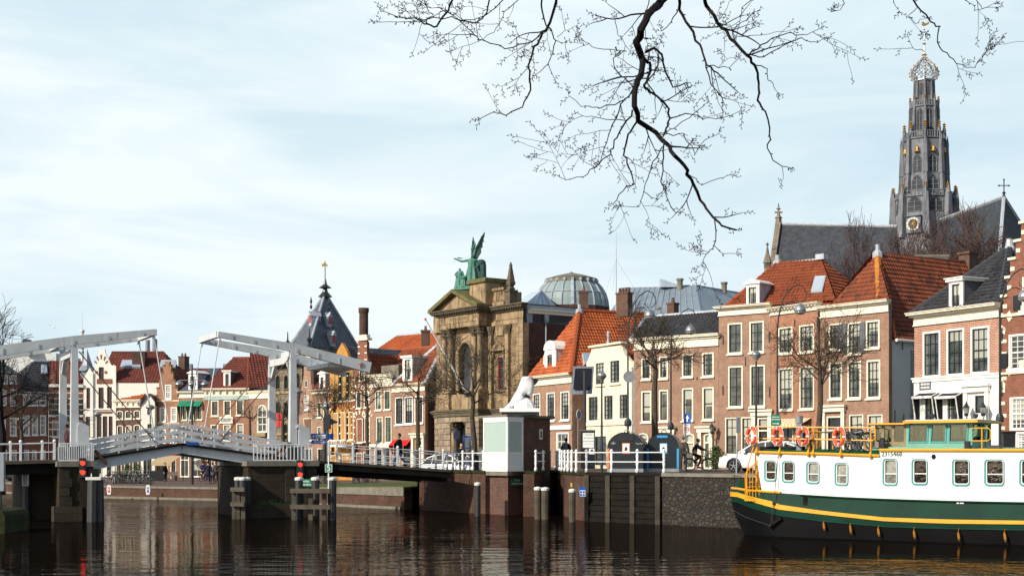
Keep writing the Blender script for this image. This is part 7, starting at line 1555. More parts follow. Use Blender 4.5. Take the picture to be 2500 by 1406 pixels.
zg = curve([(1788, 1194), (1820, 1198), (1852, 1199), (1950, 1206), (2070, 1213), (2200, 1218), (2340, 1222), (2500, 1225)])
zy1 = curve([(1788, 1202), (1830, 1211), (1895, 1225), (1905, 1231), (2009, 1246), (2158, 1262), (2308, 1267), (2500, 1270)])
zy0 = curve([(1788, 1213), (1830, 1223), (1895, 1240), (1905, 1243), (2009, 1255), (2158, 1271), (2308, 1277), (2500, 1279)])
zk = curve([(1788, 1222), (1830, 1235), (1905, 1254), (2009, 1268), (2158, 1281), (2308, 1286), (2500, 1289)])
st_u = [US+.0005]+[US+(2.0-US)*(1-cos(pi/2*i/14)) for i in range(1, 15)]+[2+i*.85 for i in range(1, 21)]+[19+(UE-19)*sin(pi/2*i/10) for i in range(1, 11)]
def shell(levels, mat, name, parent, both=True):
 """levels: list of (zfunc, outward offset function)"""
 for side in ((1, -1) if both else (1,)):
  b = MB(); n = len(levels); V = []; F = []
  for u in st_u:
   o = off(u)
   for zf, of in levels:
    k = of(u); d = o-k; d = min(d, HB); uu = u-(.0 if u > 0 else (k*.6 if k > 0 else k*.9)*min(1, -u)); V.append((uu, d if side > 0 else 2*HB-d, zf(u)))
  for i in range(len(st_u)-1):
   for j in range(n-1): F.append((i*n+j, (i+1)*n+j, (i+1)*n+j+1, i*n+j+1))
  b.add(V, F); b.build(name, mat, parent, smooth=False)
stern = lambda u: max(0, (1.8-u)/2.8)
hull = MB(); hull = None
shell([(lambda u: zg(u)+.0, lambda u: 0), (zy1, lambda u: .04)], 'boat_green', 'hull_side', bt)
shell([(lambda u: zy1(u)-.0, lambda u: .041), (lambda u: zy1(u), lambda u: .10), (zy0, lambda u: .10), (lambda u: zy0(u), lambda u: .04)], 'boat_yellow', 'rubbing_band', bt)
shell([(zy0, lambda u: .045), (zk, lambda u: .03), (lambda u: zk(u)-.02, lambda u: .09), (lambda u: zk(u)-.07, lambda u: .09)], 'boat_green', 'hull_strake', bt)
shell([(lambda u: zk(u)-.07, lambda u: .05), (lambda u: zk(u)*.5, lambda u: -.0-.15*stern(u)), (lambda u: .05, lambda u: -.06-.55*stern(u)), (lambda u: -.9, lambda u: -.5-1.2*stern(u))], 'boat_black', 'hull_bottom', bt)
b = MB(); P = [(u, off(u)-.03, zg(u)+.02) for u in st_u if u < 2.3]; P = [(u, 2*HB-d, z) for u, d, z in P[::-1]]+P; b.tube(P, .05, 6); b.build('bulwark_rim', 'boat_yellow', bt)
b = MB(); P = [(u, off(u)-.05, zg(u)-.03) for u in st_u if 2 < u < 24]; b.tube(P, .035, 5); b.build('deck_edge', 'boat_green', bt)
b = MB(); P = [(u, off(u)+.05) for u in st_u if u < 3]; Q2 = [(u, 2*HB-d) for u, d in P[::-1]]; zz = zg(0)-.45; b.add([(u, d, zz) for u, d in P+Q2], [tuple(range(len(P)*2))]); b.build('stern_deck', 'boat_green', bt)
uA0, uA1 = BO.u(1859), BO.u(1844); uS = BO.u(2147); uE = 21.5
zt1 = curve([(1844, 1103), (2000, 1107), (2147, 1112)]); zt2 = curve([(2147, 1098), (2300, 1098.5), (2500, 1099)])
VW = [(322, 415, 478, 645), (467, 563, 484, 655), (665, 767, 490, 665), (898, 1003, 498, 680), (1290, 1405, 465, 680), (1527, 1652, 468, 675), (1858, 1996, 470, 682), (2122, 2278, 470, 682), (2408, 2570, 470, 684)]
def rrect(w, h, r, n=4, ins=0):
 P = []
 for cx, cy, a in ((w-r, r, -pi/2), (w-r, h-r, 0), (r, h-r, pi/2), (r, r, pi)):
  for i in range(n+1): t = a+pi/2*i/n; P.append((cx+(r-ins)*cos(t), cy+(r-ins)*sin(t)))
 return P
us = [uA0+.001]+[uA0+(uS-uA0)*i/6 for i in range(1, 7)]
bot = [(u, zg(u)-.02) for u in us]+[(uS+(uE-uS)*i/8, zg(uS+(uE-uS)*i/8)-.02) for i in range(1, 9)]
topl = [(uE, zt2(15)), (uS, zt2(uS)), (uS, zt1(uS)), ((uA1+uS)/2, zt1((uA1+uS)/2)), (uA1, zt1(uA1))]
holes = []; wins = []
for i, (x0, x1, y0, y1) in enumerate(VW):
 u0, z1 = bp(x0, (y0)); u1, z0 = bp(x1, y1); z1 = bp((x0+x1)/2, y0)[1]; z0 = bp((x0+x1)/2, y1)[1]; w_, h_ = u1-u0, z1-z0
 holes.append([(u0+p[0], z0+p[1]) for p in rrect(w_, h_, .12, ins=.01)]); wins.append((u0, z0, w_, h_, i))
holes.append([(uA0+.4+17.5+p[0], 2.0+p[1]) for p in rrect(.9, .9, .1)]) if 0 else None
b = MB(); ps = [[Vector((p[0], p[1], 0)) for p in bot+topl]]+[[Vector((p[0], p[1], 0)) for p in h_][::-1] for h_ in holes]; tri = tessellate_polygon(ps); av = [v for l in ps for v in l]
b.add([(v.x, .04, v.y) for v in av], [tuple(t) for t in tri]); wl = b.build('deckhouse_wall', 'boat_white', bt, fix=False)
b = MB(); P = bot+topl; b.add([(p[0], 2*HB-.04, p[1]) for p in P], [tuple(t) for t in tessellate_polygon([[Vector((p[0], p[1], 0)) for p in P]])])
b.add([(uA0, .04, zg(uA0)-.02), (uA1, .04, zt1(uA1)), (uA1+.0, HB*2-.04, zt1(uA1)), (uA0, HB*2-.04, zg(uA0)-.02)], [(0, 1, 2, 3)]); b.add([(uE, .04, .5), (uE, .04, zt2(15)), (uE, 4.5, zt2(15)), (uE, 4.5, .5)], [(0, 1, 2, 3)]); b.build('deckhouse_back', 'boat_white', bt)
for u0, z0, w_, h_, i in wins:
 b = MB(); O_ = [(u0+p[0], z0+p[1]) for p in rrect(w_+.03, h_+.03, .13, ins=0)]; O_ = [(x-.02, z-.03) for x, z in O_]; I_ = [(u0+.035+p[0], z0+.03+p[1]) for p in rrect(w_-.05, h_-.06, .10)]; mesh_ring(b, O_, I_, -.0, .10); o = b.build('window', 'boat_teal', bt)
 b = MB(); J_ = [(u0+.075+p[0], z0+.06+p[1]) for p in rrect(w_-.115, h_-.12, .08)]; mesh_ring(b, I_, J_, .03, .12); zc_ = z0+h_*.42; b.box(u0+.09, u0+w_-.04, .05, .1, zc_-.018, zc_+.018); b.build('sash', 'paint_white', o)
 b = MB(); b.prism(rrect(w_-.1, h_-.12, .08), .11, .13); pn = b.build('pane', 'pane_curtain' if i in (2, 3, 4) else 'pane_boat', o); pn.location = (u0+.07, 0, z0+.07)
 if i in (6, 7):
  b = MB(); rr = random.Random(i)
  for k in range(26): x, z = u0+.2+rr.random()*(w_-.35), z0+.15+rr.random()*(h_-.3); b.sphere((x, .10, z), .010, 5, 4)
  b.build('fairy_lights', 'letter_white', o)
b = MB(); pu, pz = bp(1703, 450); b.prism([(pu+.08*cos(t*pi/8), pz+.095*sin(t*pi/8)) for t in range(16)], .02, .039); b.build('vent_hole', 'boat_black', bt)
pu, pz = bp(1335, 425); text('registration_number', '2315468', .24, 'letter_green', bt, (pu+.12, .025, pz-.02), depth=.004, sx=.95, bold=.003)
pu, pz = bp(362, 452); text('web_address', 'www.savoirfairebarging.com', .105, 'steel_grey', bt, (pu+.06, .037, pz), depth=.002)
b = MB()
for x in (1897, 1925): u, z = bp(x, 833); b.box(u, u+.14 if x == 1925 else u+.09, -.06, .0, z, z+.11)
b.build('deck_fitting', 'boat_white', bt)
b = MB()
for i in range(8): u0, z = bp(640, 770+i*10); u1 = bp(675, 770)[0]; b.box(u0, u1, -.06, -.0, z-.012, z+.012)
b.build('grille', 'boat_black', bt)
b = MB()
def deck(u0, u1, zf, h, mat, name, d0=.04, d1=4.56, n=6, cam_=.10):
 b = MB(); V = []; F = []; m = 6
 for i in range(n+1):
  u = u0+(u1-u0)*i/n
  for j in range(m+1): d = d0+(d1-d0)*j/m; V.append((u, d, zf(u)+h+cam_*sin(pi*j/m)))
 for i in range(n):
  for j in range(m): F.append((i*(m+1)+j, (i+1)*(m+1)+j, (i+1)*(m+1)+j+1, i*(m+1)+j+1))
 b.add(V, F); return b.build(name, mat, bt)
deck(uA1, uS, zt1, .03, 'deck_green', 'aft_roof_deck', cam_=.14); deck(uS, uE, zt2, .02, 'boat_mint', 'roof', cam_=.10)
b = MB(); b.tube([(uA1+(uS-uA1)*i/8, .0, zt1(uA1+(uS-uA1)*i/8)) for i in range(9)], .055, 6); b.tube([(uS, 0, zt2(uS)), (15, 0, zt2(15)), (uE, 0, zt2(15))], .06, 6); b.tube([(uA1, 0, zt1(uA1)), (uA1-.05, 2.3, zt1(uA1)+.02), (uA1, 4.6, zt1(uA1))], .05, 6); b.build('roof_edge', 'boat_yellow', bt)
b = MB(); b.add([(uS, .04, zt1(uS)), (uS, .04, zt2(uS)), (uS, 4.5, zt2(uS)), (uS, 4.5, zt1(uS))], [(0, 1, 2, 3)]); b.build('step', 'boat_mint', bt)
rt = curve([(1844, 1041), (1990, 1042.5), (2135, 1044)]); rm = curve([(1844, 1070), (1990, 1072), (2135, 1075)])
uL, uR = BO.u(1846), BO.u(2137)
b = MB()
for f_ in (rt, rm): b.tube([(uL-.0, .3, f_(uL)), (uL, .0, f_(uL)), ((uL+uR)/2, .0, f_((uL+uR)/2)), (uR-.1, .0, f_(uR))], .028, 6)
b.tube([(uR-.12, 0, rt(uR)), (uR, 0, rt(uR)-.06), (uR, 0, rm(uR)+.06), (uR-.12, 0, rm(uR))], .032, 6)
for f_ in (rt, rm): b.tube([(uL, .3, f_(uL)), (uL-.05, 2.3, f_(uL)+.03), (uL, 4.4, f_(uL)+.03), ((uL+uR)/2, 4.5, f_(uL)+.02), (uR, 4.5, f_(uR)+.02)], .026, 6)
rl = b.build('rail', 'boat_yellow', bt)
for px in (1848, 1904, 1974, 1986, 2053, 2126):
 u = BO.u(px); b = MB(); b.tube([(u, 0, rt(u)), (u, 0, zt1(u)+.1)], .028, 6); b.tube([(u, -.03, zt1(u)+.12), (u, -.06, zt1(u)-.02), (u, -.03, zt1(u)-.14)], [.04, .07, .02], 6); b.build('rail_post', 'boat_yellow', bt)
for u in [uL+i*(uR-uL)/7 for i in range(8)]: b = MB(); b.tube([(u, 4.5, rt(u)), (u, 4.5, zt1(u))], .026, 5); b.build('rail_post', 'boat_yellow', bt)
b = MB()
for i in range(8): x = uL+.1+i*.16; b.tube([(x, 3.6, zt1(x)), (x, 3.6, zt1(x)+.85)], .014, 4)
b.tube([(uL+.1, 3.6, zt1(uL)+.85), (uL+1.3, 3.6, zt1(uL)+.85)], .022, 5); b.build('stair_gate', 'boat_yellow', bt)
sc0 = (BO.u(1836), .35); b = MB(); z0, z1 = zg(0)-.42, zt1(uL)
n = 9
for i in range(n):
 t = pi*.95-(pi*1.0)*i/n; z = z0+(z1-z0)*(i+.5)/n; a = (sc0[0]+.02, sc0[1]+.1); r = .45
 b.add([(a[0], a[1], z), (a[0]+r*cos(t), a[1]-r*sin(t), z), (a[0]+r*cos(t-.38), a[1]-r*sin(t-.38), z), (a[0], a[1], z-.03), (a[0]+r*cos(t), a[1]-r*sin(t), z-.03), (a[0]+r*cos(t-.38), a[1]-r*sin(t-.38), z-.03)], [(0, 1, 2), (5, 4, 3), (0, 3, 4, 1), (1, 4, 5, 2), (2, 5, 3, 0)])
b.tube([(sc0[0], sc0[1]+.1, z0), (sc0[0], sc0[1]+.1, z1+.2)], .05, 7); so_ = b.build('stern_stair', 'boat_yellow', bt)
b = MB(); P1 = []
for i in range(13): t = pi*1.0-pi*1.05*i/12; P1.append((sc0[0]+.47*cos(t), sc0[1]+.1-.47*sin(t), z0+(z1-z0)*i/12+.75*(1-i/14)))
for i in range(13): p = P1[i]; b.tube([p, (p[0], p[1], z0-.05)], .014, 4)
b.tube(P1, .026, 6); b.tube([(sc0[0]+.47*cos(pi-pi*1.05*i/12), sc0[1]+.1-.47*sin(pi-pi*1.05*i/12), z0) for i in range(13)], .03, 6)
b.tube([(uL, 0, rm(uL)), (uL-.35, -.0, z1-.5), (uL-.42, 0, z0+.9), (uL-.38, 0, z0+.1), (uL-.1, 0, z0-.05)], .026, 6); b.build('stair_railing', 'boat_yellow', so_)
VC = (2140, 1000, 6.944)
def wp_(x, y, d=.7): return BO.uz(VC[0]+x/VC[2], VC[1]+y/VC[2], d)
d0, d1 = .7, 3.1
zr_ = wp_(1000, 180)[1]; zb_ = zt2(uS)+.02; uw0 = wp_(-25, 300)[0]; uw1 = wp_(500, 300)[0]; uw2 = wp_(1600, 300)[0]
def panelled(u0, u1, z0, z1, openings, d, mat, name, tilt=0):
 ps = [[Vector(p) for p in ((u0, z0, 0), (u1, z0, 0), (u1+tilt, z1, 0), (u0+.0, z1, 0))]]+[[Vector((q[0], q[1], 0)) for q in O__][::-1] for O__ in openings]; tri = tessellate_polygon(ps); av = [v for l in ps for v in l]
 b = MB(); b.add([(v.x, d, v.y) for v in av]+[(v.x, d+.05, v.y) for v in av], [tuple(t) for t in tri]+[tuple(i+len(av) for i in t)[::-1] for t in tri]); return b.build(name, mat, wh)
b = MB(); b.box(uw0-.25, uw1+.2, d0-.25, d1+.2, zr_-.14, zr_-.08); wh = b.build('wheelhouse_roof', 'boat_yellow', bt)
b = MB(); b.box(uw1-.0, uw2+.35, d0-.35, d1+.3, zr_-.10, zr_-.0); b.build('roof_front', 'boat_yellow', wh)
b = MB(); b.box(uw1+.05, uw2+.25, d0-.25, d1+.2, zr_+.001, zr_+.03); b.build('roof_top', 'zinc_light', wh)
zq0, zq1 = wp_(200, 545)[1], wp_(200, 275)[1]
op = [[(wp_(x0, 0)[0]+p[0], zq0+p[1]) for p in rrect(wp_(x1, 0)[0]-wp_(x0, 0)[0], zq1-zq0, .06)] for x0, x1 in ((-5, 80), (130, 255), (302, 463))]
for dd in (d0, d1): panelled(uw0, uw1, zb_-.05, zr_-.141, op, dd, 'boat_wood', 'side_panel')
b = MB()
for o__ in op: b.prism(o__, d0+.02, d0+.03); b.prism(o__, d1+.02, d1+.03)
b.build('side_pane', 'wheel_glass', wh)
zp0, zp1 = wp_(900, 560)[1], wp_(900, 240)[1]
op2 = [[(wp_(x0, 0)[0], zp0), (wp_(x1, 0)[0]-.03, zp0), (wp_(x1, 0)[0], zp1), (wp_(x0, 0)[0]+.03, zp1)] for x0, x1 in ((530, 885), (908, 1195), (1218, 1560))]
for dd in (d0, d1): panelled(uw1+.001, uw2, zb_-.05, zr_-.101, op2, dd, 'boat_mint', 'window_frame', .0)
b = MB()
for o__ in op2: I3 = [(o__[0][0]+.05, zp0+.05), (o__[1][0]-.05, zp0+.05), (o__[2][0]-.05, zp1-.05), (o__[3][0]+.05, zp1-.05)]; mesh_ring(b, o__, I3, d0-.03, d0-.001)
b.build('sash', 'boat_teal', wh)
b = MB()
for o__ in op2: b.prism(o__, d0+.02, d0+.03); b.prism(o__, d1+.02, d1+.03)
b.build('pane', 'wheel_glass', wh)
b = MB(); b.box(uw2, uw2+.05, d0+.05, d1, zb_, zp0+.05); b.box(uw2, uw2+.05, d0, d0+.12, zb_, zr_-.101); b.box(uw2, uw2+.05, d1-.12, d1, zb_, zr_-.1); b.box(uw2, uw2+.05, 2.2, 2.4, zb_, zr_-.1); b.box(uw0-.0, uw0+.05, d0+.051, d1-.001, zb_, zp0+.1); b.box(uw0, uw0+.05, d0+.051, d0+.3, zp0+.1, zr_-.15); b.box(uw0, uw0+.05, d1-.3, d1-.001, zp0+.1, zr_-.15); b.build('end_frame', 'boat_mint', wh)
b = MB(); b.prism([(uw0-.05, zb_-.02), (uw2+.15, zb_-.02), (uw2+.1, zb_+.10), (uw0, zb_+.10)], d0-.2, d0-.051); b.build('coaming', 'boat_mint', bt)
b = MB(); b.box(uw1+1.2, uw1+1.9, 1.6, 2.6, zb_-.2, zp0+.15); b.lathe([(.22, 0), (.22, .05)], 10, (uw1+.8, 1.7, zp0+.1)); b.lathe([(.2, 0), (.26, .3), (.12, .5)], 8, (uw1+2.2, 2.4, zb_)); b.build('helm_console', 'steel_dark', wh)
for x in (578, 945, 1308, 1672): u, z = wp_(x, 105); b = MB(); b.tube([(u, d0, zr_), (u, d0, z)], .02, 5); b.lathe([(.03, -.09), (.085, -.05), (.095, .06), (.07, .08)], 8, (u+.02, d0, z)); b.build('spotlight', 'steel_dark', wh)
b = MB(); u0, z1 = wp_(1600, 312); u1, z0 = wp_(1935, 525); b.tube([(u0, d0, z1), (u1-.1, d0, z1), (u1, d0, z1-.08), (u1, d0, z0+.08), (u1-.1, d0, z0), (u0, d0, z0)], .026, 6); b.tube([(u1-.32, d0, z1), (u1-.32, d0, zb_)], .026, 6); b.build('hand_rail', 'boat_yellow', bt)
b = MB(); u, z = wp_(1830, 120, 1.5); b.tube([(u, 1.5, z), (u-.5, 1.5, zb_)], .018, 5); b.tube([(u+.3, 1.5, z+.1), (u-.2, 1.5, zb_)], .018, 5); b.build('folded_mast', 'steel_grey', bt)
b = MB(); u, z = wp_(150, 640); b.lathe([(.14, 0), (.15, .2), (.11, .38), (.05, .45)], 8, (u, .35, zt2(uS)+.02)); u, z = wp_(2000, 600); b.box(u-.25, u+.2, .6, 1.0, zb_, zb_+.15); b.lathe([(.12, 0), (.12, .3)], 8, (wp_(1590, 0)[0], .35, zb_)); b.build('deck_vent', 'steel_dark', bt)
for i, x in enumerate((1800, 1620)): pass
def on_boat(u, d): return BO.A+BO.d*u+BO.n*d
u = BO.u(1951, 1.0); p = on_boat(u, 1.0); root = empty('service_column', 'grey square column with round steel head standing on the barge roof', 'column', (p.x, p.y, zt1(u)+.1), BO.rz+.3); zt_ = zat(1014, p.y)-root.location.z; b = MB(); b.box(-.11, .11, -.11, .11, 0, zt_-.25); b.build('column', 'concrete_pipe', root); b = MB(); b.lathe([(.15, zt_-.3), (.16, zt_-.02), (.13, zt_)], 14); b.build('head', 'steel_grey', root)
u = BO.u(2012, 2.2); p = on_boat(u, 2.2); root = empty('picnic_table', 'weathered grey picnic table on the green barge deck', 'table', (p.x, p.y, zt1(u)+.13), BO.rz); b = MB(); h_ = .74
for i in range(4): b.box(-1.0, 1.0, -.38+i*.195, -.2+i*.195, h_-.04, h_)
b.build('tabletop', 'timber_grey', root)
for s_ in (-1, 1): b = MB(); b.box(-1.0, 1.0, s_*.72-.14, s_*.72+.14, .42, .46); b.build('bench_plank', 'timber_grey', root)
for s_ in (-1, 1): b = MB(); b.obox((s_*.75, -.6, 0), (s_*.75, .0, h_-.05), .07, .1); b.obox((s_*.75, .6, 0), (s_*.75, .0, h_-.05), .07, .1); b.obox((s_*.75, -.8, .39), (s_*.75, .8, .39), .07, .08); b.build('leg', 'steel_dark', root)
u = BO.u(1872, 1.2); p = on_boat(u, 1.2); root = empty('rolled_carpet', 'dark rolled mat lying on the green barge deck', 'mat', (p.x, p.y, zt1(u)+.16), BO.rz); b = MB(); b.tube([(-.3, 0, 0), (1.6, .1, 0)], .07, 8); b.build('roll', 'rubber', root)
LB = ('leftmost of the four orange lifebuoys, at the stair corner of the barge rail', 'second lifebuoy from the left on the barge rail, in front of the green arrow sign', 'third lifebuoy from the left on the barge rail, beside the grey column', 'rightmost lifebuoy on the barge rail, next to the parked bicycles')
proto = None
for i, px in enumerate((1838, 1902, 1964, 2052)):
 u = BO.u(px); p = on_boat(u, -.12); z = rt(max(u, uL))-.36
 if proto is None:
  root = empty('lifebuoy', LB[0], 'lifebuoy', (p.x, p.y, z), -1.15, 'orange lifebuoys on the barge rail'); b = MB(); Rr_, rr = .30, .075
  b.tube([(Rr_*cos(2*pi*k/28), 0, Rr_*sin(2*pi*k/28)) for k in range(28)], rr, 8, closed=True); b.build('ring', 'buoy_red', root, smooth=True)
  for a in (0, 90, 180, 270): b = MB(); t0 = radians(a); b.tube([(Rr_*cos(t0+k*.07), 0, Rr_*sin(t0+k*.07)) for k in (-1.4, 0, 1.4)], rr+.006, 8); b.build('reflective_band', 'buoy_white', root)
  b = MB()
  for a in range(4): t0 = pi/2*a+.1; b.tube([((Rr_+.085+.03*sin(k/6*pi))*cos(t0+k/6*1.4), -.01, (Rr_+.085+.03*sin(k/6*pi))*sin(t0+k/6*1.4)) for k in range(7)], .009, 4)
  b.build('grab_line', 'buoy_white', root); proto = root
 else: root = copy_tree(proto); root.location = (p.x, p.y, z); root['label'] = LB[i]
for x, y0, y1 in ((812, 985, 1050), (1030, 1005, 1080), (1258, 1030, 1100), (1550, 1050, 1120), (1912, 1065, 1135), (2290, 1065, 1145)):
 u, z1 = bp(x, y0, -.1); z0 = bp(x, y1, -.1)[1]; b = MB(); b.tube([(u, -.13, zk(u)-.02), (u, -.16, z1)], .012, 4); b.tube([(u-.02, -.16, z1), (u+.01, -.17, z1-(z1-z0)*.3), (u+.03, -.17, z1-(z1-z0)*.7), (u+.03, -.15, z0)], [.02, .05, .055, .02], 7); b.build('fender', 'fender_yellow_shaded', bt)
b = MB(); u0, z0 = bp(440, 412, -.05); u1, z1 = bp(400, 830, -.12); b.tube([(u0, -.05, z0), (u1, -.15, z1), (u1-.1, -.2, z1-.9)], .014, 5); b.sphere((u1, -.15, z1), .07, 6, 5); b.tube([(-.6, off(-.6)-.14, 1.05), (.4, off(.4)-.14, .78), (u1-.1, -.2, z1-.9)], .012, 4); b.build('mooring_line', 'rope_dark', bt)
b = MB(); u, z = bp(400, 985, -.15); b.obox((u-.25, -.12, z-.18), (u+.3, -.12, z+.17), .1, .1); b.build('hull_bracket', 'boat_black', bt)
b = MB(); b.box(-.5, -.15, 1.2, 1.6, zg(0)-.4, zg(0)+.35); b.tube([(-.6, 1.2, zg(0)), (-.6, 1.2, zg(0)+.55), (-.1, .8, zg(0)+.5), (-.1, .8, zg(0))], .02, 5); b.build('stern_locker', 'boat_green', bt)
# people
def person(label, loc, rz, h=1.75, top='cloth_black', legs='cloth_jeans', hair='hair_dark', coat=.62, arms=None, feet=None, knees=None, lean=0, seat=None, bag=None, name='person', hood=None, shoes='cloth_black'):
 """faces local -y. coat: lower hem height as share of body height"""
 root = empty(name, label, 'person', loc, rz); s = h/1.75
 hip = Vector(seat) if seat else Vector((0, 0, .95)); ch = hip+Vector((0, -lean, .40)); nk = ch+Vector((0, -lean*.3, .16)); hd = nk+Vector((0, -.02, .14))
 arms = arms or [((-.27, .05, -.28), (-.28, -.06, -.52)), ((.27, .0, -.28), (.28, -.1, -.5))]
 feet = feet or [(-.1, -.02, .09), (.1, .12, .09)]; knees = knees or [(-.1, -.04, .5), (.1, .03, .5)]
 vs = [hip, hip+Vector((0, 0, .2)), ch, nk, hd-Vector((0, 0, .04)), hd+Vector((0, -.01, .05)), hd+Vector((0, .01, .12))]; es = [(0, 1), (1, 2), (2, 3), (3, 4), (4, 5), (5, 6)]; rs = [.14, .13, .15, .055, .075, .095, .06]
 V0 = {}
 for sd, (el, wr) in zip((-1, 1), arms):
  sh = ch+Vector((sd*.18, 0, .06)); e = sh+Vector(el)-Vector((sd*.18, 0, 0)); w_ = sh+Vector(wr)-Vector((sd*.18, 0, 0)); dr = (w_-e).normalized(); i = len(vs)
  vs += [sh, e, w_, w_+dr*.07]; es += [(2, i), (i, i+1), (i+1, i+2), (i+2, i+3)]; rs += [.065, .045, .03, .038]
  side = Vector((0, 1, 0)) if abs(dr.z) > .6 else Vector((1, 0, 0)); side = (side-dr*side.dot(dr)).normalized(); curl = Vector((-sd, 0, 0)) if abs(dr.z) > .6 else Vector((0, 0, -1))
  for k, (o_, l_) in enumerate(((-.03, .07), (-.01, .08), (.012, .075), (.03, .06))):
   j = len(vs); p = w_+dr*.095+side*o_; vs += [p, p+dr*l_*.5, p+dr*l_*.85+curl*.02]; es += [(i+3, j), (j, j+1), (j+1, j+2)]; rs += [.011, .010, .008]
  j = len(vs); vs += [w_+dr*.05-side*.045, w_+dr*.09-side*.06]; es += [(i+2, j), (j, j+1)]; rs += [.013, .010]; V0[sd] = (sh, e, w_)
 for sd, kn, ft in zip((-1, 1), knees, feet):
  i = len(vs); ft = Vector(ft); vs += [hip+Vector((sd*.09, 0, -.04)), Vector(kn), ft, ft+Vector((0, -.15, -.05))]; es += [(0, i), (i, i+1), (i+1, i+2), (i+2, i+3)]; rs += [.09, .06, .04, .035]
 V, F = skin(vs, es, rs); b = MB(); b.M = Matrix.Scale(s, 4); b.add(V, F); b.sphere(tuple(hd+Vector((0, -.015, .03))), .1, 10, 8, sc=(.82, 1, 1.2)); b.sphere(tuple(hd+Vector((0, -.115, .025))), .02, 5, 4)
 for sd in (-1, 1): b.sphere(tuple(hd+Vector((sd*.085, 0, .03))), .022, 5, 4)
 body = b.build('body', 'skin', root, smooth=True)
 hem = coat*1.75; vs = [hip+Vector((0, 0, .02)), hip+Vector((0, 0, .2)), ch, nk-Vector((0, 0, .03))]; es = [(0, 1), (1, 2), (2, 3)]; rs = [.185, .165, .195, .09]
 for sd in (-1, 1): sh, e, w_ = V0[sd]; i = len(vs); vs += [sh, e, w_-(w_-e).normalized()*.01]; es += [(2, i), (i, i+1), (i+1, i+2)]; rs += [.085, .068, .05]
 V, F = skin(vs, es, rs); b = MB(); b.M = Matrix.Scale(s, 4); b.add(V, F)
 if hem < hip.z-.05 and not seat:
  n = 14; lv = [(hip.z+.1, .19, .16), (hip.z-.1, .205, .18), (hem, .23, .21)]; W_ = []
  for z, rx, ry in lv: W_ += [(rx*cos(2*pi*j/n), ry*sin(2*pi*j/n), z) for j in range(n)]
  b.add(W_, [(l*n+j, l*n+(j+1) % n, (l+1)*n+(j+1) % n, (l+1)*n+j) for l in range(2) for j in range(n)])
 b.build('coat', top, root, smooth=True)
 vs = [hip+Vector((0, 0, .05)), hip]; es = [(0, 1)]; rs = [.14, .145]
 for sd, kn, ft in zip((-1, 1), knees, feet): i = len(vs); vs += [hip+Vector((sd*.09, 0, -.06)), Vector(kn), Vector(ft)+Vector((0, 0, .05))]; es += [(1, i), (i, i+1), (i+1, i+2)]; rs += [.10, .075, .058]
 V, F = skin(vs, es, rs); b = MB(); b.M = Matrix.Scale(s, 4); b.add(V, F); b.build('trousers', legs, root, smooth=True)
 for ft in feet: ft = Vector(ft); b = MB(); b.M = Matrix.Scale(s, 4); b.tube([ft+Vector((0, .06, -.03)), ft+Vector((0, -.05, -.04)), ft+Vector((0, -.19, -.055))], [.05, .052, .035], 7); b.build('shoe', shoes, root)
 b = MB(); b.M = Matrix.Scale(s, 4); b.sphere(tuple(hd+Vector((0, .022, .055))), .107, 10, 7, sc=(.88, .98, 1.05)); b.build('hair', hair, root, smooth=True)
 if bag: b = MB(); b.M = Matrix.Scale(s, 4); b.lathe([(.10, -.2), (.16, -.12), (.17, .1), (.10, .22)], 8, tuple(ch+Vector((0, .24, -.08))), sy=.7); b.build('backpack', bag, root)
 return root
Z = 2.4
walk = dict(feet=[(-.08, -.34, .09), (.08, .34, .16)], knees=[(-.09, -.24, .5), (.09, .08, .5)])
p = at(975, 80.6); t_ = BF.uz(975, 1115, 1.0)[0]; person('man in a long black coat and jeans walking left on the bridge', (p.x, p.y, 2.62), -pi/2+.42, 1.86, 'cloth_black', 'cloth_jeans', coat=.42, **walk)
p = at(1668, 78); person('person in a brown coat and cap walking away beside the waste container', (p.x, p.y, Z), pi-.35, 1.9, 'cloth_brown', 'cloth_navy', 'cloth_grey', coat=.5, feet=[(-.1, -.22, .09), (.1, .28, .16)], knees=[(-.1, -.16, .5), (.1, .06, .48)], shoes='cloth_grey')
p = at(1382, 82); person('man with a backpack behind the curved white railing', (p.x, p.y, Z), pi*.9, 1.85, 'cloth_black', 'cloth_grey', bag='cloth_grey', coat=.5)
p = at(1126, 90); person('person in dark clothes standing beside the blue bus stop frame', (p.x, p.y, 2.3), .4, 1.7, 'cloth_black', 'cloth_navy', 'hair_fair', coat=.45)
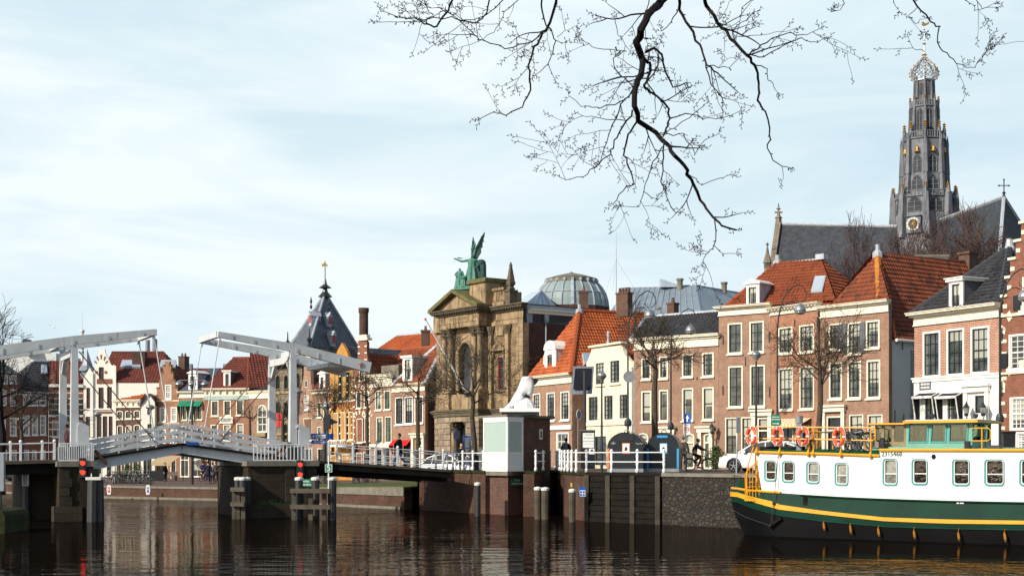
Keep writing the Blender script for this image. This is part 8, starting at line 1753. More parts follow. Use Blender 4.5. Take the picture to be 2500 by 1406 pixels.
# bicycles
BK_ = {}
def bicycle(label, loc, rz, mat='bike_black', group=None, crate=None, tilt=0):
 """rides towards local +x"""
 if mat not in BK_:
  root = empty('bicycle', label, 'bicycle', loc, rz, group)
  for x, nm in ((-.52, 'rear_wheel'), (.55, 'front_wheel')):
   b = MB(); b.tube([(x+.34*cos(2*pi*i/24), 0, .35+.34*sin(2*pi*i/24)) for i in range(24)], .02, 5, closed=True); wh_ = b.build('wheel', 'rubber', root)
   b = MB(); b.tube([(x+.315*cos(2*pi*i/24), 0, .35+.315*sin(2*pi*i/24)) for i in range(24)], .011, 4, closed=True)
   for i in range(12): b.tube([(x, 0, .35), (x+.31*cos(pi*i/6+.1), 0, .35+.31*sin(pi*i/6+.1))], .0035, 3)
   b.tube([(x, -.05, .35), (x, .05, .35)], .03, 6); b.build('rim', 'bike_grey', wh_)
  b = MB(); bb_, st, hd, hl = (-.05, 0, .30), (-.22, 0, .84), (.36, 0, .86), (.42, 0, .68)
  for a, c, r in ((bb_, st, .018), (bb_, hl, .02), ((-.19, 0, .74), hd, .018), (hl, hd, .022)): b.tube([a, c], r, 6)
  for sy in (-.05, .05): b.tube([bb_, (-.52, sy, .35)], .01, 5); b.tube([(-.2, 0, .76), (-.52, sy, .35)], .01, 5); b.tube([hl, (.5, sy, .5), (.55, sy, .35)], .012, 5)
  b.build('frame', mat, root)
  b = MB(); b.tube([hd, (.32, 0, 1.05)], .014, 6); b.tube([(.12, -.28, 1.04), (.26, -.2, 1.08), (.33, 0, 1.06), (.26, .2, 1.08), (.12, .28, 1.04)], .013, 6); b.build('handlebar', 'bike_grey', root)
  b = MB(); b.tube([st, (-.24, 0, .94)], .013, 6); b.add([(-.38, -.09, .96), (-.38, .09, .96), (-.2, .05, .97), (.0, .015, .955), (.0, -.015, .955), (-.2, -.05, .97), (-.3, 0, .9)], [(0, 1, 2, 3, 4, 5), (1, 0, 6), (2, 1, 6), (3, 2, 6), (4, 3, 6), (5, 4, 6), (0, 5, 6)]); b.build('saddle', 'cloth_black', root)
  b = MB(); b.tube([(bb_[0]+.09*cos(2*pi*i/12), -.05, .30+.09*sin(2*pi*i/12)) for i in range(12)], .008, 4, closed=True); b.obox((-.05, -.08, .3), (.05, -.08, .16), .02, .025); b.obox((-.05, .08, .3), (-.15, .08, .44), .02, .025); b.box(0, .1, -.17, -.09, .14, .16); b.box(-.2, -.1, .09, .17, .43, .45); b.build('crank', 'bike_grey', root)
  b = MB(); b.tube([(-.52+.38*cos(t), 0, .35+.38*sin(t)) for t in [pi*.05+i*pi*.85/8 for i in range(9)]], .022, 4); b.tube([(.55+.38*cos(t), 0, .35+.38*sin(t)) for t in [pi*.35+i*pi*.6/6 for i in range(7)]], .022, 4); b.box(-.85, -.3, -.06, .06, .73, .75); b.tube([(-.8, -.05, .73), (-.55, -.06, .35)], .007, 4); b.tube([(-.8, .05, .73), (-.55, .06, .35)], .007, 4); b.build('mudguard_and_rack', mat, root)
  BK_[mat] = root
 else: root = copy_tree(BK_[mat]); root.location = loc; root['label'] = label; root.rotation_euler = (0, 0, rz); root['group'] = group or ''
 if not group and 'group' in root: del root['group']
 root.rotation_euler = (tilt, 0, rz)
 return root
def rider(label, loc, rz, top, legs, hair, h=1.75, coat=.5, bikemat='bike_black', lab2=''):
 """rz: heading of local +x"""
 bicycle(lab2, loc, rz, bikemat)
 person(label, loc, rz+pi/2, h, top, legs, hair, coat=.6, seat=(0, .24, 1.0), lean=.16, arms=[((-.24, -.28, -.22), (-.24, -.52, -.28)), ((.24, -.28, -.22), (.24, -.52, -.28))], feet=[(-.12, .05, .24), (.12, .18, .53)], knees=[(-.12, -.12, .70), (.12, -.2, .84)], name='cyclist')
p = at(1705, 81); rider('cyclist in a dark jacket riding right in front of the lantern doorway', (p.x, p.y, Z), .15, 'cloth_black', 'cloth_black', 'hair_fair', lab2='dark bicycle ridden past the white doorway on the right street')
b = MB()
ZL = .96
for px, Y, lab, top, hr, l2, rz in ((496, 127, 'cyclist in navy riding away, leftmost of the cyclists on the far quay', 'cloth_navy', 'hair_dark', 'bicycle under the leftmost navy cyclist on the far quay', 1.4), (527, 124, 'pale haired cyclist in an olive coat on the far quay', 'cloth_brown', 'hair_fair', 'bicycle under the pale haired cyclist on the far quay', 1.7), (563, 122, 'cyclist in a red jacket on the far quay', 'cloth_red', 'hair_dark', 'bicycle under the red jacketed cyclist on the far quay', 1.5)):
 p = at(px, Y); rider(lab, (p.x, p.y, ZL), rz, top, 'cloth_black', hr, lab2=l2)
p = at(508, 118); person('tall pedestrian in a long navy coat walking on the far quay', (p.x, p.y, ZL), pi+.1, 1.85, 'cloth_navy', 'cloth_navy', coat=.4, feet=[(-.1, -.1, .09), (.1, .16, .12)])
p = at(519, 119); person('shorter pedestrian in grey beside the tall navy coated pedestrian', (p.x, p.y, ZL), pi-.1, 1.72, 'cloth_grey', 'cloth_black', coat=.42)
p = at(403, 128); person('person in a black coat by the beige awning on the far quay', (p.x, p.y, ZL), 1.2, 1.7, 'cloth_black', 'cloth_black', coat=.4)
sit = dict(seat=(0, 0, .35), feet=[(-.1, -.45, -.12), (.1, -.42, -.12)], knees=[(-.1, -.42, .33), (.1, -.4, .33)], coat=.6)
p = at(41, 122); person('seated person in a pale jacket on the far left quay steps', (p.x, p.y, ZL), .3, 1.7, 'cloth_white', 'cloth_black', 'hair_fair', **sit)
p = at(53, 122); person('seated person in a grey jacket next to the pale jacketed one', (p.x, p.y, ZL), -.3, 1.7, 'cloth_grey', 'cloth_navy', 'hair_dark', **sit)
p = at(14, 126); person('person in light clothes at the far left edge behind the cabinet', (p.x, p.y, ZL), .5, 1.7, 'cloth_white', 'cloth_grey', 'hair_fair')
tq = BF.uz(163, 1115, 2)[0]; P = BF.A+BF.d*tq+BF.n*2; person('person in a pink jacket standing between the left gantry posts', (P.x, P.y, 3.08), -1.2, 1.75, 'cloth_pink' if 'cloth_pink' in MATS else 'cloth_red', 'cloth_grey', coat=.5)
g = 'bicycles parked in a row on the far quay'; rr = random.Random(3)
for i in range(17):
 px = 272+i*5.4+rr.uniform(-1.5, 1.5); p = at(px, 121+rr.uniform(-1.5, 1.5)); bicycle('parked bicycle in the dense row on the far quay left of the lamp', (p.x, p.y, ZL), rr.choice((1, -1))*rr.uniform(.9, 2.1), 'bike_red' if i == 5 else rr.choice(('bike_black', 'bike_black', 'bike_grey')), g)
 if i == 5: pass
for o in list(COL.objects):
 if o.get('group') == g and any(c.data and c.data.materials and c.data.materials[0].name == 'bike_red' for c in o.children if c.type == 'MESH'): o['label'] = 'red parked bicycle in the row on the far quay'; del o['group']
g2 = 'bicycles parked on the grass edge under the bridge'
for i in range(15):
 px = 784+i*4.5 if i < 7 else 866+(i-7)*8; Y = 114-(px-784)*.05; p = at(px+rr.uniform(-1, 1), Y+rr.uniform(-.8, .8)); bicycle('parked bicycle seen below the right approach of the bridge', (p.x, p.y, 1.1+(px-784)*.0008), rr.uniform(.6, 1.5), rr.choice(('bike_black', 'bike_black', 'bike_grey')), g2)
for i, (px, d, lab) in enumerate(((2085, .9, 'front bicycle with pale chain case parked on the barge deck'), (2100, 1.4, 'middle bicycle parked on the barge deck behind the rail'), (2118, 1.9, 'rear bicycle parked on the barge deck near the wheelhouse'))):
 u = BO.u(px, d); p = on_boat(u, d); bicycle(lab, (p.x, p.y, zt1(u)+.12), BO.rz+.15*i, 'bike_black' if i != 1 else 'bike_grey', tilt=.08)
# cars
def car(label, loc, rz, paint='car_white', suv=True):
 """nose towards -x; wheels at z 0"""
 root = empty('car', label, 'car', loc, rz); L_, W_ = 4.7, 1.86
 prof = [(-2.35, .45, .60), (-2.30, .72, .80), (-2.05, .86, .92), (-1.2, .98, 1.0), (-.95, 1.03, 1.0), (-.1, 1.03, 1.0), (1.2, 1.03, 1.0), (1.9, 1.02, .98), (2.25, .92, .92), (2.34, .6, .8), (2.3, .38, .75)]
 b = MB(); n = len(prof); V = []; F = []
 for x, z, k in prof:
  w_ = W_/2*(.90+.10*k); V += [(x, -w_*.90, z), (x, -w_, z*.72), (x, -w_, .38), (x, -w_*.93, .24), (x, w_*.93, .24), (x, w_, .38), (x, w_, z*.72), (x, w_*.90, z)]
 for i in range(n-1):
  for j in range(8): F.append((i*8+j, i*8+(j+1) % 8, (i+1)*8+(j+1) % 8, (i+1)*8+j))
 F += [tuple(range(8))[::-1], tuple((n-1)*8+j for j in range(8))]; b.add(V, F)
 body = b.build('body', paint, root, smooth=False)
 m = body.modifiers.new('bev', 'BEVEL'); m.width = .05; m.segments = 3; m.limit_method = 'ANGLE'; m.angle_limit = radians(20); 
 b = MB(); gh = [(-1.25, 1.0), (-.45, 1.50), (.2, 1.60), (1.1, 1.57), (1.75, 1.38), (2.15, 1.0)]; V = []
 for x, z in gh: w_ = W_/2*(.93-.20*(z-1.0)/.6); V += [(x, -w_, z), (x, w_, z)]
 F = [(2*i, 2*i+1, 2*i+3, 2*i+2) for i in range(1, 4)]; b.add(V, F); b.build('roof', paint, root)
 b = MB(); b.add(V, [(0, 1, 3, 2), (8, 9, 11, 10), (0, 2, 4, 6, 8, 10), (1, 11, 9, 7, 5, 3)]); b.build('window_band', 'pane_boat', root)
 b = MB()
 for s_ in (-1, 1):
  for x0, z0, x1, z1 in ((-1.25, 1.0, -.45, 1.5), (-.45, 1.5, .2, 1.6), (.2, 1.6, 1.1, 1.57), (1.1, 1.57, 1.75, 1.38), (1.75, 1.38, 2.15, 1.0), (.25, 1.0, .2, 1.6), (1.25, 1.0, 1.2, 1.56)):
   wa = W_/2*(.94-.20*(z0-1)/.6); wb = W_/2*(.94-.20*(z1-1)/.6); b.obox((x0, s_*wa, z0), (x1, s_*wb, z1), .05, .06)
 b.build('pillar', paint, root)
 for x in (-1.45, 1.42):
  for s_ in (-1, 1):
   b = MB(); b.tube([(x, s_*(W_/2-.22), .34), (x, s_*(W_/2+.012), .34)], .34, 20); w_ = b.build('wheel', 'rubber', root)
   b = MB(); y_ = s_*(W_/2+.016); b.tube([(x+.24*cos(2*pi*i/20), y_, .34+.24*sin(2*pi*i/20)) for i in range(20)], .015, 4, closed=True)
   for i in range(5): t = 2*pi*i/5+.3; b.obox((x, y_, .34), (x+.23*cos(t), y_, .34+.23*sin(t)), .05, .03)
   b.build('rim', 'alloy', w_)
   b = MB(); b.tube([(x+.39*cos(t), s_*(W_/2+.005), .34+.39*sin(t)) for t in [-.25+i*(pi+.5)/10 for i in range(11)]], .04, 5); b.build('wheel_arch', 'rubber', root)
 for s_ in (-1, 1):
  b = MB(); b.box(-2.33, -2.05, s_*.62-.2, s_*.62+.2, .68, .80); b.build('headlight', 'alloy', root)
  b = MB(); b.box(-.98, -.78, s_*(W_/2+.04)-.09, s_*(W_/2+.04)+.09, 1.0, 1.14); b.build('mirror', paint, root)
 b = MB(); b.box(-2.38, -2.30, -.5, .5, .42, .62); b.build('grille', 'steel_dark', root)
 return root
p = at(1873, 73.5); car('white car parked on the street, half hidden by the barge stair', (p.x+.0, p.y, Z), radians(-33))
p = at(1111, 92); car('pale car whose windscreen shows above the bridge railing near the museum', (p.x, p.y, 1.75), radians(140), 'car_white')
p = at(612, 130); car('pale blue car parked at the far quay beside the right pier', (p.x, p.y, ZL), radians(-5), 'car_blue')
p = at(22, 134); car('dark car parked at the far left behind the seated people', (p.x, p.y, ZL), radians(170), 'car_dark'); p = at(70, 136); car('dark car parked behind the black marker post at the far left', (p.x, p.y, ZL), radians(172), 'car_dark')
# lamps
def crook_lamp(label, px, Y, H=9.5, z=Z, side=1):
 p = at(px, Y); root = empty('street_lamp', label, 'street lamp', (p.x, p.y, z), 0)
 b = MB(); b.tube([(0, 0, 0), (0, 0, .9), (0, 0, 1.0), (0, 0, H-2.3)], [.12, .11, .065, .042], 10); b.lathe([(.15, 2.4), (.19, 2.5), (.19, 2.65), (.12, 2.8)], 10); b.build('post', 'lamp_iron', root)
 b = MB(); a = [(0, H-2.3), (.06, H-1.6), (.28, H-.75), (.62, H-.25), (1.02, H), (1.30, H-.12), (1.46, H-.42), (1.44, H-.68), (1.28, H-.86), (1.08, H-.9), (.93, H-.78), (.88, H-.58)]
 b.tube([(x, 0, z_) for x, z_ in a], [.04, .038, .034, .032, .03, .028, .027, .025, .023, .021, .018, .015], 7); b.tube([(.02, 0, H-1.9), (.16, 0, H-1.25), (.48, 0, H-.92), (.75, 0, H-.88), (.93, 0, H-.95)], .025, 6); b.build('crook', 'lamp_iron', root)
 b = MB(); c = (1.15, 0, H-.92); b.tube([(1.15, 0, H-.86), (1.15, 0, H-1.0)], .03, 6); b.lathe([(.03, -.05), (.15, -.09), (.24, -.20), (.30, -.36), (.305, -.45)], 14, c); b.build('lamp_hood', 'steel_grey', root, smooth=True)
 b = MB(); b.lathe([(.295, -.45), (.27, -.52), (.15, -.60), (.02, -.62)], 14, c); b.build('lamp_glass', 'pane_curtain', root, smooth=True)
 return root
crook_lamp('tall black lamp with a crook top rising beside the round mirror', 1533, 74.5); crook_lamp('tall black lamp with a crook top behind the blue striped waste container', 1638, 83.5)
crook_lamp('tall black lamp with a crook top before the double red roof', 1898, 71.8); crook_lamp('tall black lamp with a crook top at the black roofed corner house', 2441, 65.8)
def bowl_lamp(label, px, yh, Y, z, r=.32):
 p = at(px, Y); zh = zat(yh, Y)-z; root = empty('street_lamp', label, 'street lamp', (p.x, p.y, z)); b = MB(); b.tube([(0, 0, 0), (0, 0, zh-.25)], [.075, .045], 8); b.build('post', 'lamp_iron', root)
 b = MB(); b.lathe([(.04, -.3), (.10, -.2), (r*.98, -.02), (r, .0)], 14, (0, 0, zh)); b.build('lamp_bowl', 'pane_curtain', root); b = MB(); b.lathe([(r*1.03, 0), (r*.85, .13), (r*.45, .22), (.02, .25)], 14, (0, 0, zh)); b.build('lamp_hood', 'steel_grey', root, smooth=True)
bowl_lamp('slim modern lamp with flying saucer head between the solar panel and the cream gable', 1469, 919, 76, Z, .27); bowl_lamp('slim modern lamp with saucer head in front of the house with the white dormer', 1846, 868, 72, Z, .27)
bowl_lamp('saucer headed lamp behind the left bridge leaf railing', 238, 1012, 118, ZL, .36); bowl_lamp('saucer headed lamp in front of the small white gable house', 367, 995, 112, ZL, .36); bowl_lamp('saucer headed lamp among the trees at the far left', 52, 1024, 122, ZL, .36)
bowl_lamp('saucer headed lamp right of the gantry before the bell gable house', 728, 957, 122, ZL, .4); bowl_lamp('saucer headed lamp beside the blue direction signs', 798, 993, 100, 1.2, .33)
p = at(469, 116); zh = zat(928, 116)-ZL; root = empty('street_lamp', 'three armed street lamp behind the bridge leaf tips', 'street lamp', (p.x, p.y, ZL)); b = MB(); b.tube([(0, 0, 0), (0, 0, zat(890, 116)-ZL)], [.14, .07], 8); b.build('post', 'lamp_iron', root)
for dx in (-1.05, 0, 1.05): b = MB(); (b.tube([(0, 0, zh), (dx, 0, zh)], .035, 5) if dx else None); b.lathe([(.03, .0), (.16, -.08), (.36, -.28), (.37, -.33), (.2, -.5), (.03, -.54)], 12, (dx, 0, zh)); b.build('lamp_head', 'steel_grey', root)
p = at(800, 78.8); root = empty('lamp_post', 'dark post on the bridge carrying the blue direction signs and a black signal head', 'post', (p.x, p.y, 2.9)); b = MB(); b.tube([(0, 0, 0), (0, 0, zat(985, 78.8)-2.9)], .06, 8); b.build('post', 'lamp_iron', root); z_ = zat(1032, 78.8)-2.9; b = MB(); b.box(-.17, .17, -.15, .15, z_-.35, z_+.45); b.prism([(.17, z_-.1), (.55, z_+.02), (.55, z_+.08), (.17, z_+.25)], -.12, .12); b.build('signal_head', 'steel_dark', root)
p = at(1535, 74.2); zc_ = zat(920, 74.2); root = empty('traffic_mirror', 'round grey traffic mirror seen from behind on the crook lamp', 'mirror', (p.x, p.y-.1, zc_)); b = MB(); b.prism([(.3*cos(2*pi*i/24), .3*sin(2*pi*i/24)) for i in range(24)], -.1, -.06); b.build('disc', 'concrete_pipe', root); b = MB(); b.tube([(0, -.06, 0), (0, .12, 0)], .03, 6); b.build('clamp', 'lamp_iron', root)
p = at(1427, 75.5); root = empty('solar_panel', 'tilted solar panel on a black pole seen from behind', 'solar panel', (p.x, p.y, Z)); s = 75.5/FPX; b = MB(); b.tube([(0, 0, 0), (0, 0, zat(905, 75.5)-Z)], .085, 10); b.build('pole', 'steel_dark', root)
z1, z0 = zat(893, 75.5)-Z, zat(962, 75.5)-Z; b = MB(); P_ = [(-27*s, -.35, z1), (26*s, -.55, z1+.06), (18*s, .55, z0), (-32*s, .75, z0)]; P_ = [(-25*s, 1.05, z1), (26*s, .95, z1), (19*s, .18, z0+.02), (-33*s, .22, z0)]
b.add(P_+[(x, y+.06, z+.05) for x, y, z in P_], [(0, 1, 2, 3), (7, 6, 5, 4), (0, 4, 5, 1), (1, 5, 6, 2), (2, 6, 7, 3), (3, 7, 4, 0)]); b.build('panel_frame', 'steel_grey', root)
c = [sum(q[i] for q in P_)/4 for i in range(3)]; b = MB(); b.add([(c[0]+(x-c[0])*.80, c[1]+(y-c[1])*.86-.02, c[2]+(z-c[2])*.78+.10) for x, y, z in P_], [(0, 1, 2, 3)]); b.build('backing', 'solar_black', root)
q, w_, h_ = plate_sign('information_pillar', 'dark information pillar with white panels behind the curved railing', 1418, 1452, 1052, 1144, 74.6, 'container_dark', th=.35, cat='information board')
b = MB(); b.box(-w_*.38, w_*.42, -.36, -.351, h_*.56, h_*.95); b.build('white_panel', 'sign_white', q)
for i, t in enumerate(('MOLENPLEIN', 'BROUWERSKADE', 'GRAVENSTENENBRUG')): text('lettering', t, .085, 'sign_green', q, (0.03, -.362, h_*(.90-.085*i)), depth=.001, sx=.8)
b = MB(); b.box(-w_*.36, w_*.4, -.363, -.3601, h_*.66, h_*.665); b.build('rule', 'letter_black', q)
b = MB(); b.box(w_*.05, w_*.45, -.36, -.351, h_*.39, h_*.54); o_ = b.build('logo_panel', 'sign_white', q); b = MB(); b.prism([(w_*.15, h_*.46), (w_*.38, h_*.46), (w_*.3, h_*.52), (w_*.22, h_*.51)], -.365, -.3601); b.box(w_*.12, w_*.4, -.365, -.3601, h_*.42, h_*.445); b.build('logo', 'letter_black', o_)
b = MB(); b.box(-w_*.55, w_*.55, -.4, .05, h_, h_+.06); b.build('cap', 'coping', q)
def disc_sign(name, label, px, yc, r, Y, mat, pole, turn=0, z=Z, ring=None):
 p = at(px, Y); zc_ = zat(yc, Y); root = empty(name, label, 'sign', (p.x, p.y, z), turn); b = MB(); b.prism([(r*cos(2*pi*i/24), zc_-z+r*sin(2*pi*i/24)) for i in range(24)], -.06, -.04); b.build('disc', mat, root)
 if ring: b = MB(); O_ = [(r*cos(2*pi*i/24), zc_-z+r*sin(2*pi*i/24)) for i in range(24)]; mesh_ring(b, O_, [(p_[0]*.82, zc_-z+(p_[1]-zc_+z)*.82) for p_ in O_], -.07, -.061); b.build('ring', ring, root)
 b = MB(); b.tube([(0, 0, pole), (0, 0, zc_-z+r)], .03, 7); b.build('pole', 'steel_grey', root); return root
disc_sign('round_sign', 'round white sign turned nearly edge on beside the solar panel pole', 1411, 1012, .29, 77, 'concrete_pipe', 0, 1.05, ring='sign_white')
disc_sign('round_sign', 'round blue rimmed sign on a leaning pole beside the blue bus stop frame', 1113, 1061, .33, 84, 'concrete_pipe', 0, 1.0, ring='sign_blue')
q, w_, h_ = plate_sign('one_way_sign', 'square blue one way sign with white arrow pointing up', 1669.5, 1686.5, 1009, 1033.5, 77, 'sign_blue', (), (1674, 1145, 1010), rz=-.25)
b = MB(); b.prism([(-.035, .1), (.035, .1), (.035, h_*.5), (.11, h_*.5), (0, h_-.08), (-.11, h_*.5), (-.035, h_*.5)], -.046, -.0405); b.build('arrow', 'letter_white', q)
q, w_, h_ = plate_sign('speed_sign', 'white 30 zone sign below the blue one way sign', 1669, 1684.5, 1035, 1061, 77, 'sign_white', (('30', .36, 0, .5, 'letter_black'), ('ZONE', .12, 0, .88, 'letter_black')), rz=-.25)
b = MB(); O_ = [(.15*cos(2*pi*i/20), h_*.5+.15*sin(2*pi*i/20)) for i in range(20)]; mesh_ring(b, O_, [(x*.78, h_*.5+(z-h_*.5)*.78) for x, z in O_], -.047, -.0405); b.build('red_ring', 'sign_red', q)
plate_sign('parking_sign', 'blue grey parking board seen edge on atop a leaning quay pole', 1797, 1806, 1019, 1056, 64.4, 'grey_panel', (), (1797, 1196, 1016, .12), rz=.3)
q, w_, h_ = plate_sign('green_sign', 'green sign with white lines and right pointing arrow above the lifebuoys', 1882, 1905, 1012, 1039, 61.5, 'sign_green', (('plaats voor', .2, 0, .80, 'letter_white', .75), ('passantenschepen', .17, 0, .58, 'letter_white', .62)), (1893, 1160, 1035))
b = MB(); b.prism([(-w_*.35, h_*.17), (w_*.2, h_*.17), (w_*.2, h_*.1), (w_*.38, h_*.2), (w_*.2, h_*.3), (w_*.2, h_*.23), (-w_*.35, h_*.23)], -.046, -.0405); b.build('arrow', 'letter_white', q)
p = at(1140, 84.5); s = 84.5/FPX; root = empty('bus_stop_frame', 'tall blue frame with pale panel in front of the museum door', 'bus stop', (p.x, p.y, Z)); h_ = zat(1064, 84.5)-Z; b = MB(); b.box(-8.5*s, -5.5*s, -.05, .05, 0, h_); b.box(6*s, 9*s, -.05, .05, 0, h_); b.box(-8.4*s, 8.9*s, -.051, .051, h_-.08, h_+.02); b.box(-8.4*s, 8.9*s, -.051, .051, h_-.75, h_-.69); b.build('frame', 'sign_blue', root); b = MB(); b.box(-5.4*s, 5.9*s, -.03, .03, h_-.69, h_-.08); b.build('panel', 'letter_pale', root)
p = at(1166, 84); root = empty('litter_bin', 'dark green bin behind the railing left of the booth', 'bin', (p.x, p.y, Z)); b = MB(); b.box(-.35, .3, -.3, .3, .02, .8); b.build('body', 'container_dark', root); b = MB(); b.prism([(-.38, .801), (.33, .801), (.28, .9), (-.33, .9)], -.32, .32); b.build('lid', 'leaf_dark', root)
p = at(1180, 82.5); root = empty('utility_box', 'grey utility cabinet left of the bridge keeper booth', 'cabinet', (p.x, p.y, Z)); b = MB(); b.box(-.25, .2, -.2, .2, 0, 1.3); b.build('body', 'steel_grey', root); b = MB(); b.box(-.3, .25, -.25, .25, 1.301, 1.36); b.build('cap', 'coping', root)
p = at(2459, 69); s = 69/FPX; root = empty('wheelie_bin', 'black wheelie bin under the step gable windows', 'bin', (p.x, p.y, Z+.25)); hh = zat(1053, 69)-Z-.25; b = MB(); b.add([(-.24, -.25, 0), (.24, -.25, 0), (.24, .25, 0), (-.24, .25, 0), (-.29, -.3, hh-.1), (.29, -.3, hh-.1), (.29, .3, hh-.1), (-.29, .3, hh-.1)], [(3, 2, 1, 0), (4, 5, 6, 7), (0, 1, 5, 4), (1, 2, 6, 5), (2, 3, 7, 6), (3, 0, 4, 7)]); b.build('body', 'door_black', root); b = MB(); b.box(-.31, .31, -.33, .33, hh-.099, hh); b.build('lid', 'rubber', root)
for s_ in (-1, 1): b = MB(); b.tube([(s_*.2, .27, .1), (s_*.28, .27, .1)], .11, 10); b.build('wheel', 'rubber', root)
# waste containers
def container(label, x0, x1, Yf, yaw, stripe, labelmat, ztxt):
 a, c = at(x0, Yf), at(x1, Yf); W_ = (c.x-a.x)/cos(yaw); Dp = 1.9; root = empty('waste_container', label, 'waste container', ((a.x+c.x)/2, Yf, Z+.02), yaw); H = 2.02; hs = 1.22; n = 14
 arc = [(W_/2*cos(pi*i/n), hs+(H-hs)*sin(pi*i/n)) for i in range(n+1)]
 P_ = [(-W_/2, .18), (W_/2, .18)]+arc; b = MB(); b.prism(P_, 0, .06); b.prism(P_, Dp-.06, Dp); b.box(-W_/2+.01, W_/2-.01, .061, Dp-.061, .18, hs); b.build('body', 'container_dark', root)
 b = MB(); V = []
 for x, z in arc: V += [(x*1.02, -.02, hs+(z-hs)*1.03+.01), (x*1.02, Dp+.02, hs+(z-hs)*1.03+.01)]
 b.add(V, [(2*i, 2*i+1, 2*i+3, 2*i+2) for i in range(n)])
 for i in (3, 6, 8, 11): b.tube([V[2*i], V[2*i+1]], .02, 4)
 b.build('barrel_lid', 'container_top', root)
 b = MB(); b.box(-W_/2-.02, W_/2+.02, -.03, Dp+.03, 0, .179); b.build('plinth', 'steel_grey', root)
 b = MB(); b.box(-W_/2-.01, -W_/2+.10, -.015, -.001, .2, hs); (b.box(W_/2-.10, W_/2+.01, -.015, -.001, .2, hs) if stripe == 'stripe_blue' else None); b.build('reflective_stripe', stripe, root)
 b = MB(); b.box(-.16, .24, -.02, -.001, .95, 1.5); o = b.build('label', stripe, root); b = MB(); b.box(-.13, .21, -.026, -.0201, 1.04, 1.46); b.build('label_face', 'sign_white', o); b = MB(); b.lathe([(.07, 0), (.07, .14), (.03, .2)], 8, (.04, -.03, 1.1), sy=.1); b.build('pictogram', 'letter_black', o)
 b = MB(); b.box(-.38, .42, -.03, -.001, 1.58, 1.85) if stripe != 'stripe_blue' else b.box(-.3, .25, -.03, -.001, 1.78, 1.9); b.build('hatch', 'door_black' if stripe != 'stripe_blue' else 'stripe_blue', root)
 b = MB(); b.tube([(-.05+.13*cos(t), Dp*.5, H+.05+.13*sin(t)) for t in [2*pi*i/12 for i in range(12)]], .03, 5, closed=True); b.build('lifting_ring', 'steel_grey', root)
 if stripe != 'stripe_blue':
  b = MB(); b.tube([(-.72, -.01, 1.45), (-.62, -.01, 1.55), (-.55, -.01, 1.47), (-.66, -.01, 1.43), (-.5, -.01, 1.5)], .014, 4); b.tube([(.55, -.01, 1.5), (.68, -.01, 1.42), (.78, -.01, 1.5), (.82, -.01, 1.4), (.9, -.01, 1.5)], .014, 4); b.build('graffiti', 'letter_pale', root)
 return root
container('dark domed waste container with orange stripe and white scribbles', 1484, 1569, 73.2, -.22, 'stripe_orange', None, 0); container('dark domed waste container with blue stripes right of the orange striped one', 1580, 1656, 74.0, -.22, 'stripe_blue', None, 0)
p = at(447, 132); s = 132/FPX; root = empty('parasol', 'red parasol on the far quay terrace', 'parasol', (p.x, p.y, ZL)); zt_ = zat(1103, 132)-ZL; b = MB(); b.lathe([(30*s, zt_-.35), (15*s, zt_-.1), (.03, zt_+.05)], 8, (0, 0, 0), cap=False); b.build('canopy', 'awning_red', root); b = MB(); b.tube([(0, 0, 0), (0, 0, zt_)], .04, 6); b.build('pole', 'lamp_iron', root)
p = at(393, 146); s = 146/FPX; root = empty('cafe_awning', 'beige awning on posts in front of the step gable house', 'awning', (p.x, p.y, ZL)); z1, z0 = zat(1105, 146)-ZL, zat(1128, 146)-ZL; b = MB(); b.poly([(-26*s, 0, z0), (26*s, 0, z0), (26*s, 9, z1+.4), (-26*s, 9, z1+.4)], 0, .05); b.box(-26*s, 26*s, -.03, .0, z0-.35, z0); b.build('canopy', 'awning_beige', root)
b = MB()
for x in (-24, 24): b.tube([(x*s, .1, 0), (x*s, .1, z0)], .06, 6)
b.build('post', 'paint_white', root)
p = at(399, 133); root = empty('chalkboard', 'black chalkboard standing outside the beige awning', 'board', (p.x, p.y, ZL)); b = MB(); b.prism([(-.35, 0), (.35, 0), (.35, 1.15), (0, 1.35), (-.35, 1.15)], -.03, .03); b.build('board', 'door_black', root)
for i, (px, lab) in enumerate(((378, 'dark planter box left of the chalkboard'), (412, 'pale bench right of the chalkboard'))): p = at(px, 134); root = empty('planter' if i == 0 else 'bench', lab, 'planter' if i == 0 else 'bench', (p.x, p.y, ZL)); b = MB(); (b.box(-.4, .4, -.3, .3, 0, .95) if i == 0 else (b.box(-.8, .8, -.25, .25, .4, .47), b.box(-.75, -.6, -.2, .2, 0, .399), b.box(.6, .75, -.2, .2, 0, .399), b.box(-.8, .8, .2, .26, .47, .85))); b.build('body', 'door_black' if i == 0 else 'coping', root)
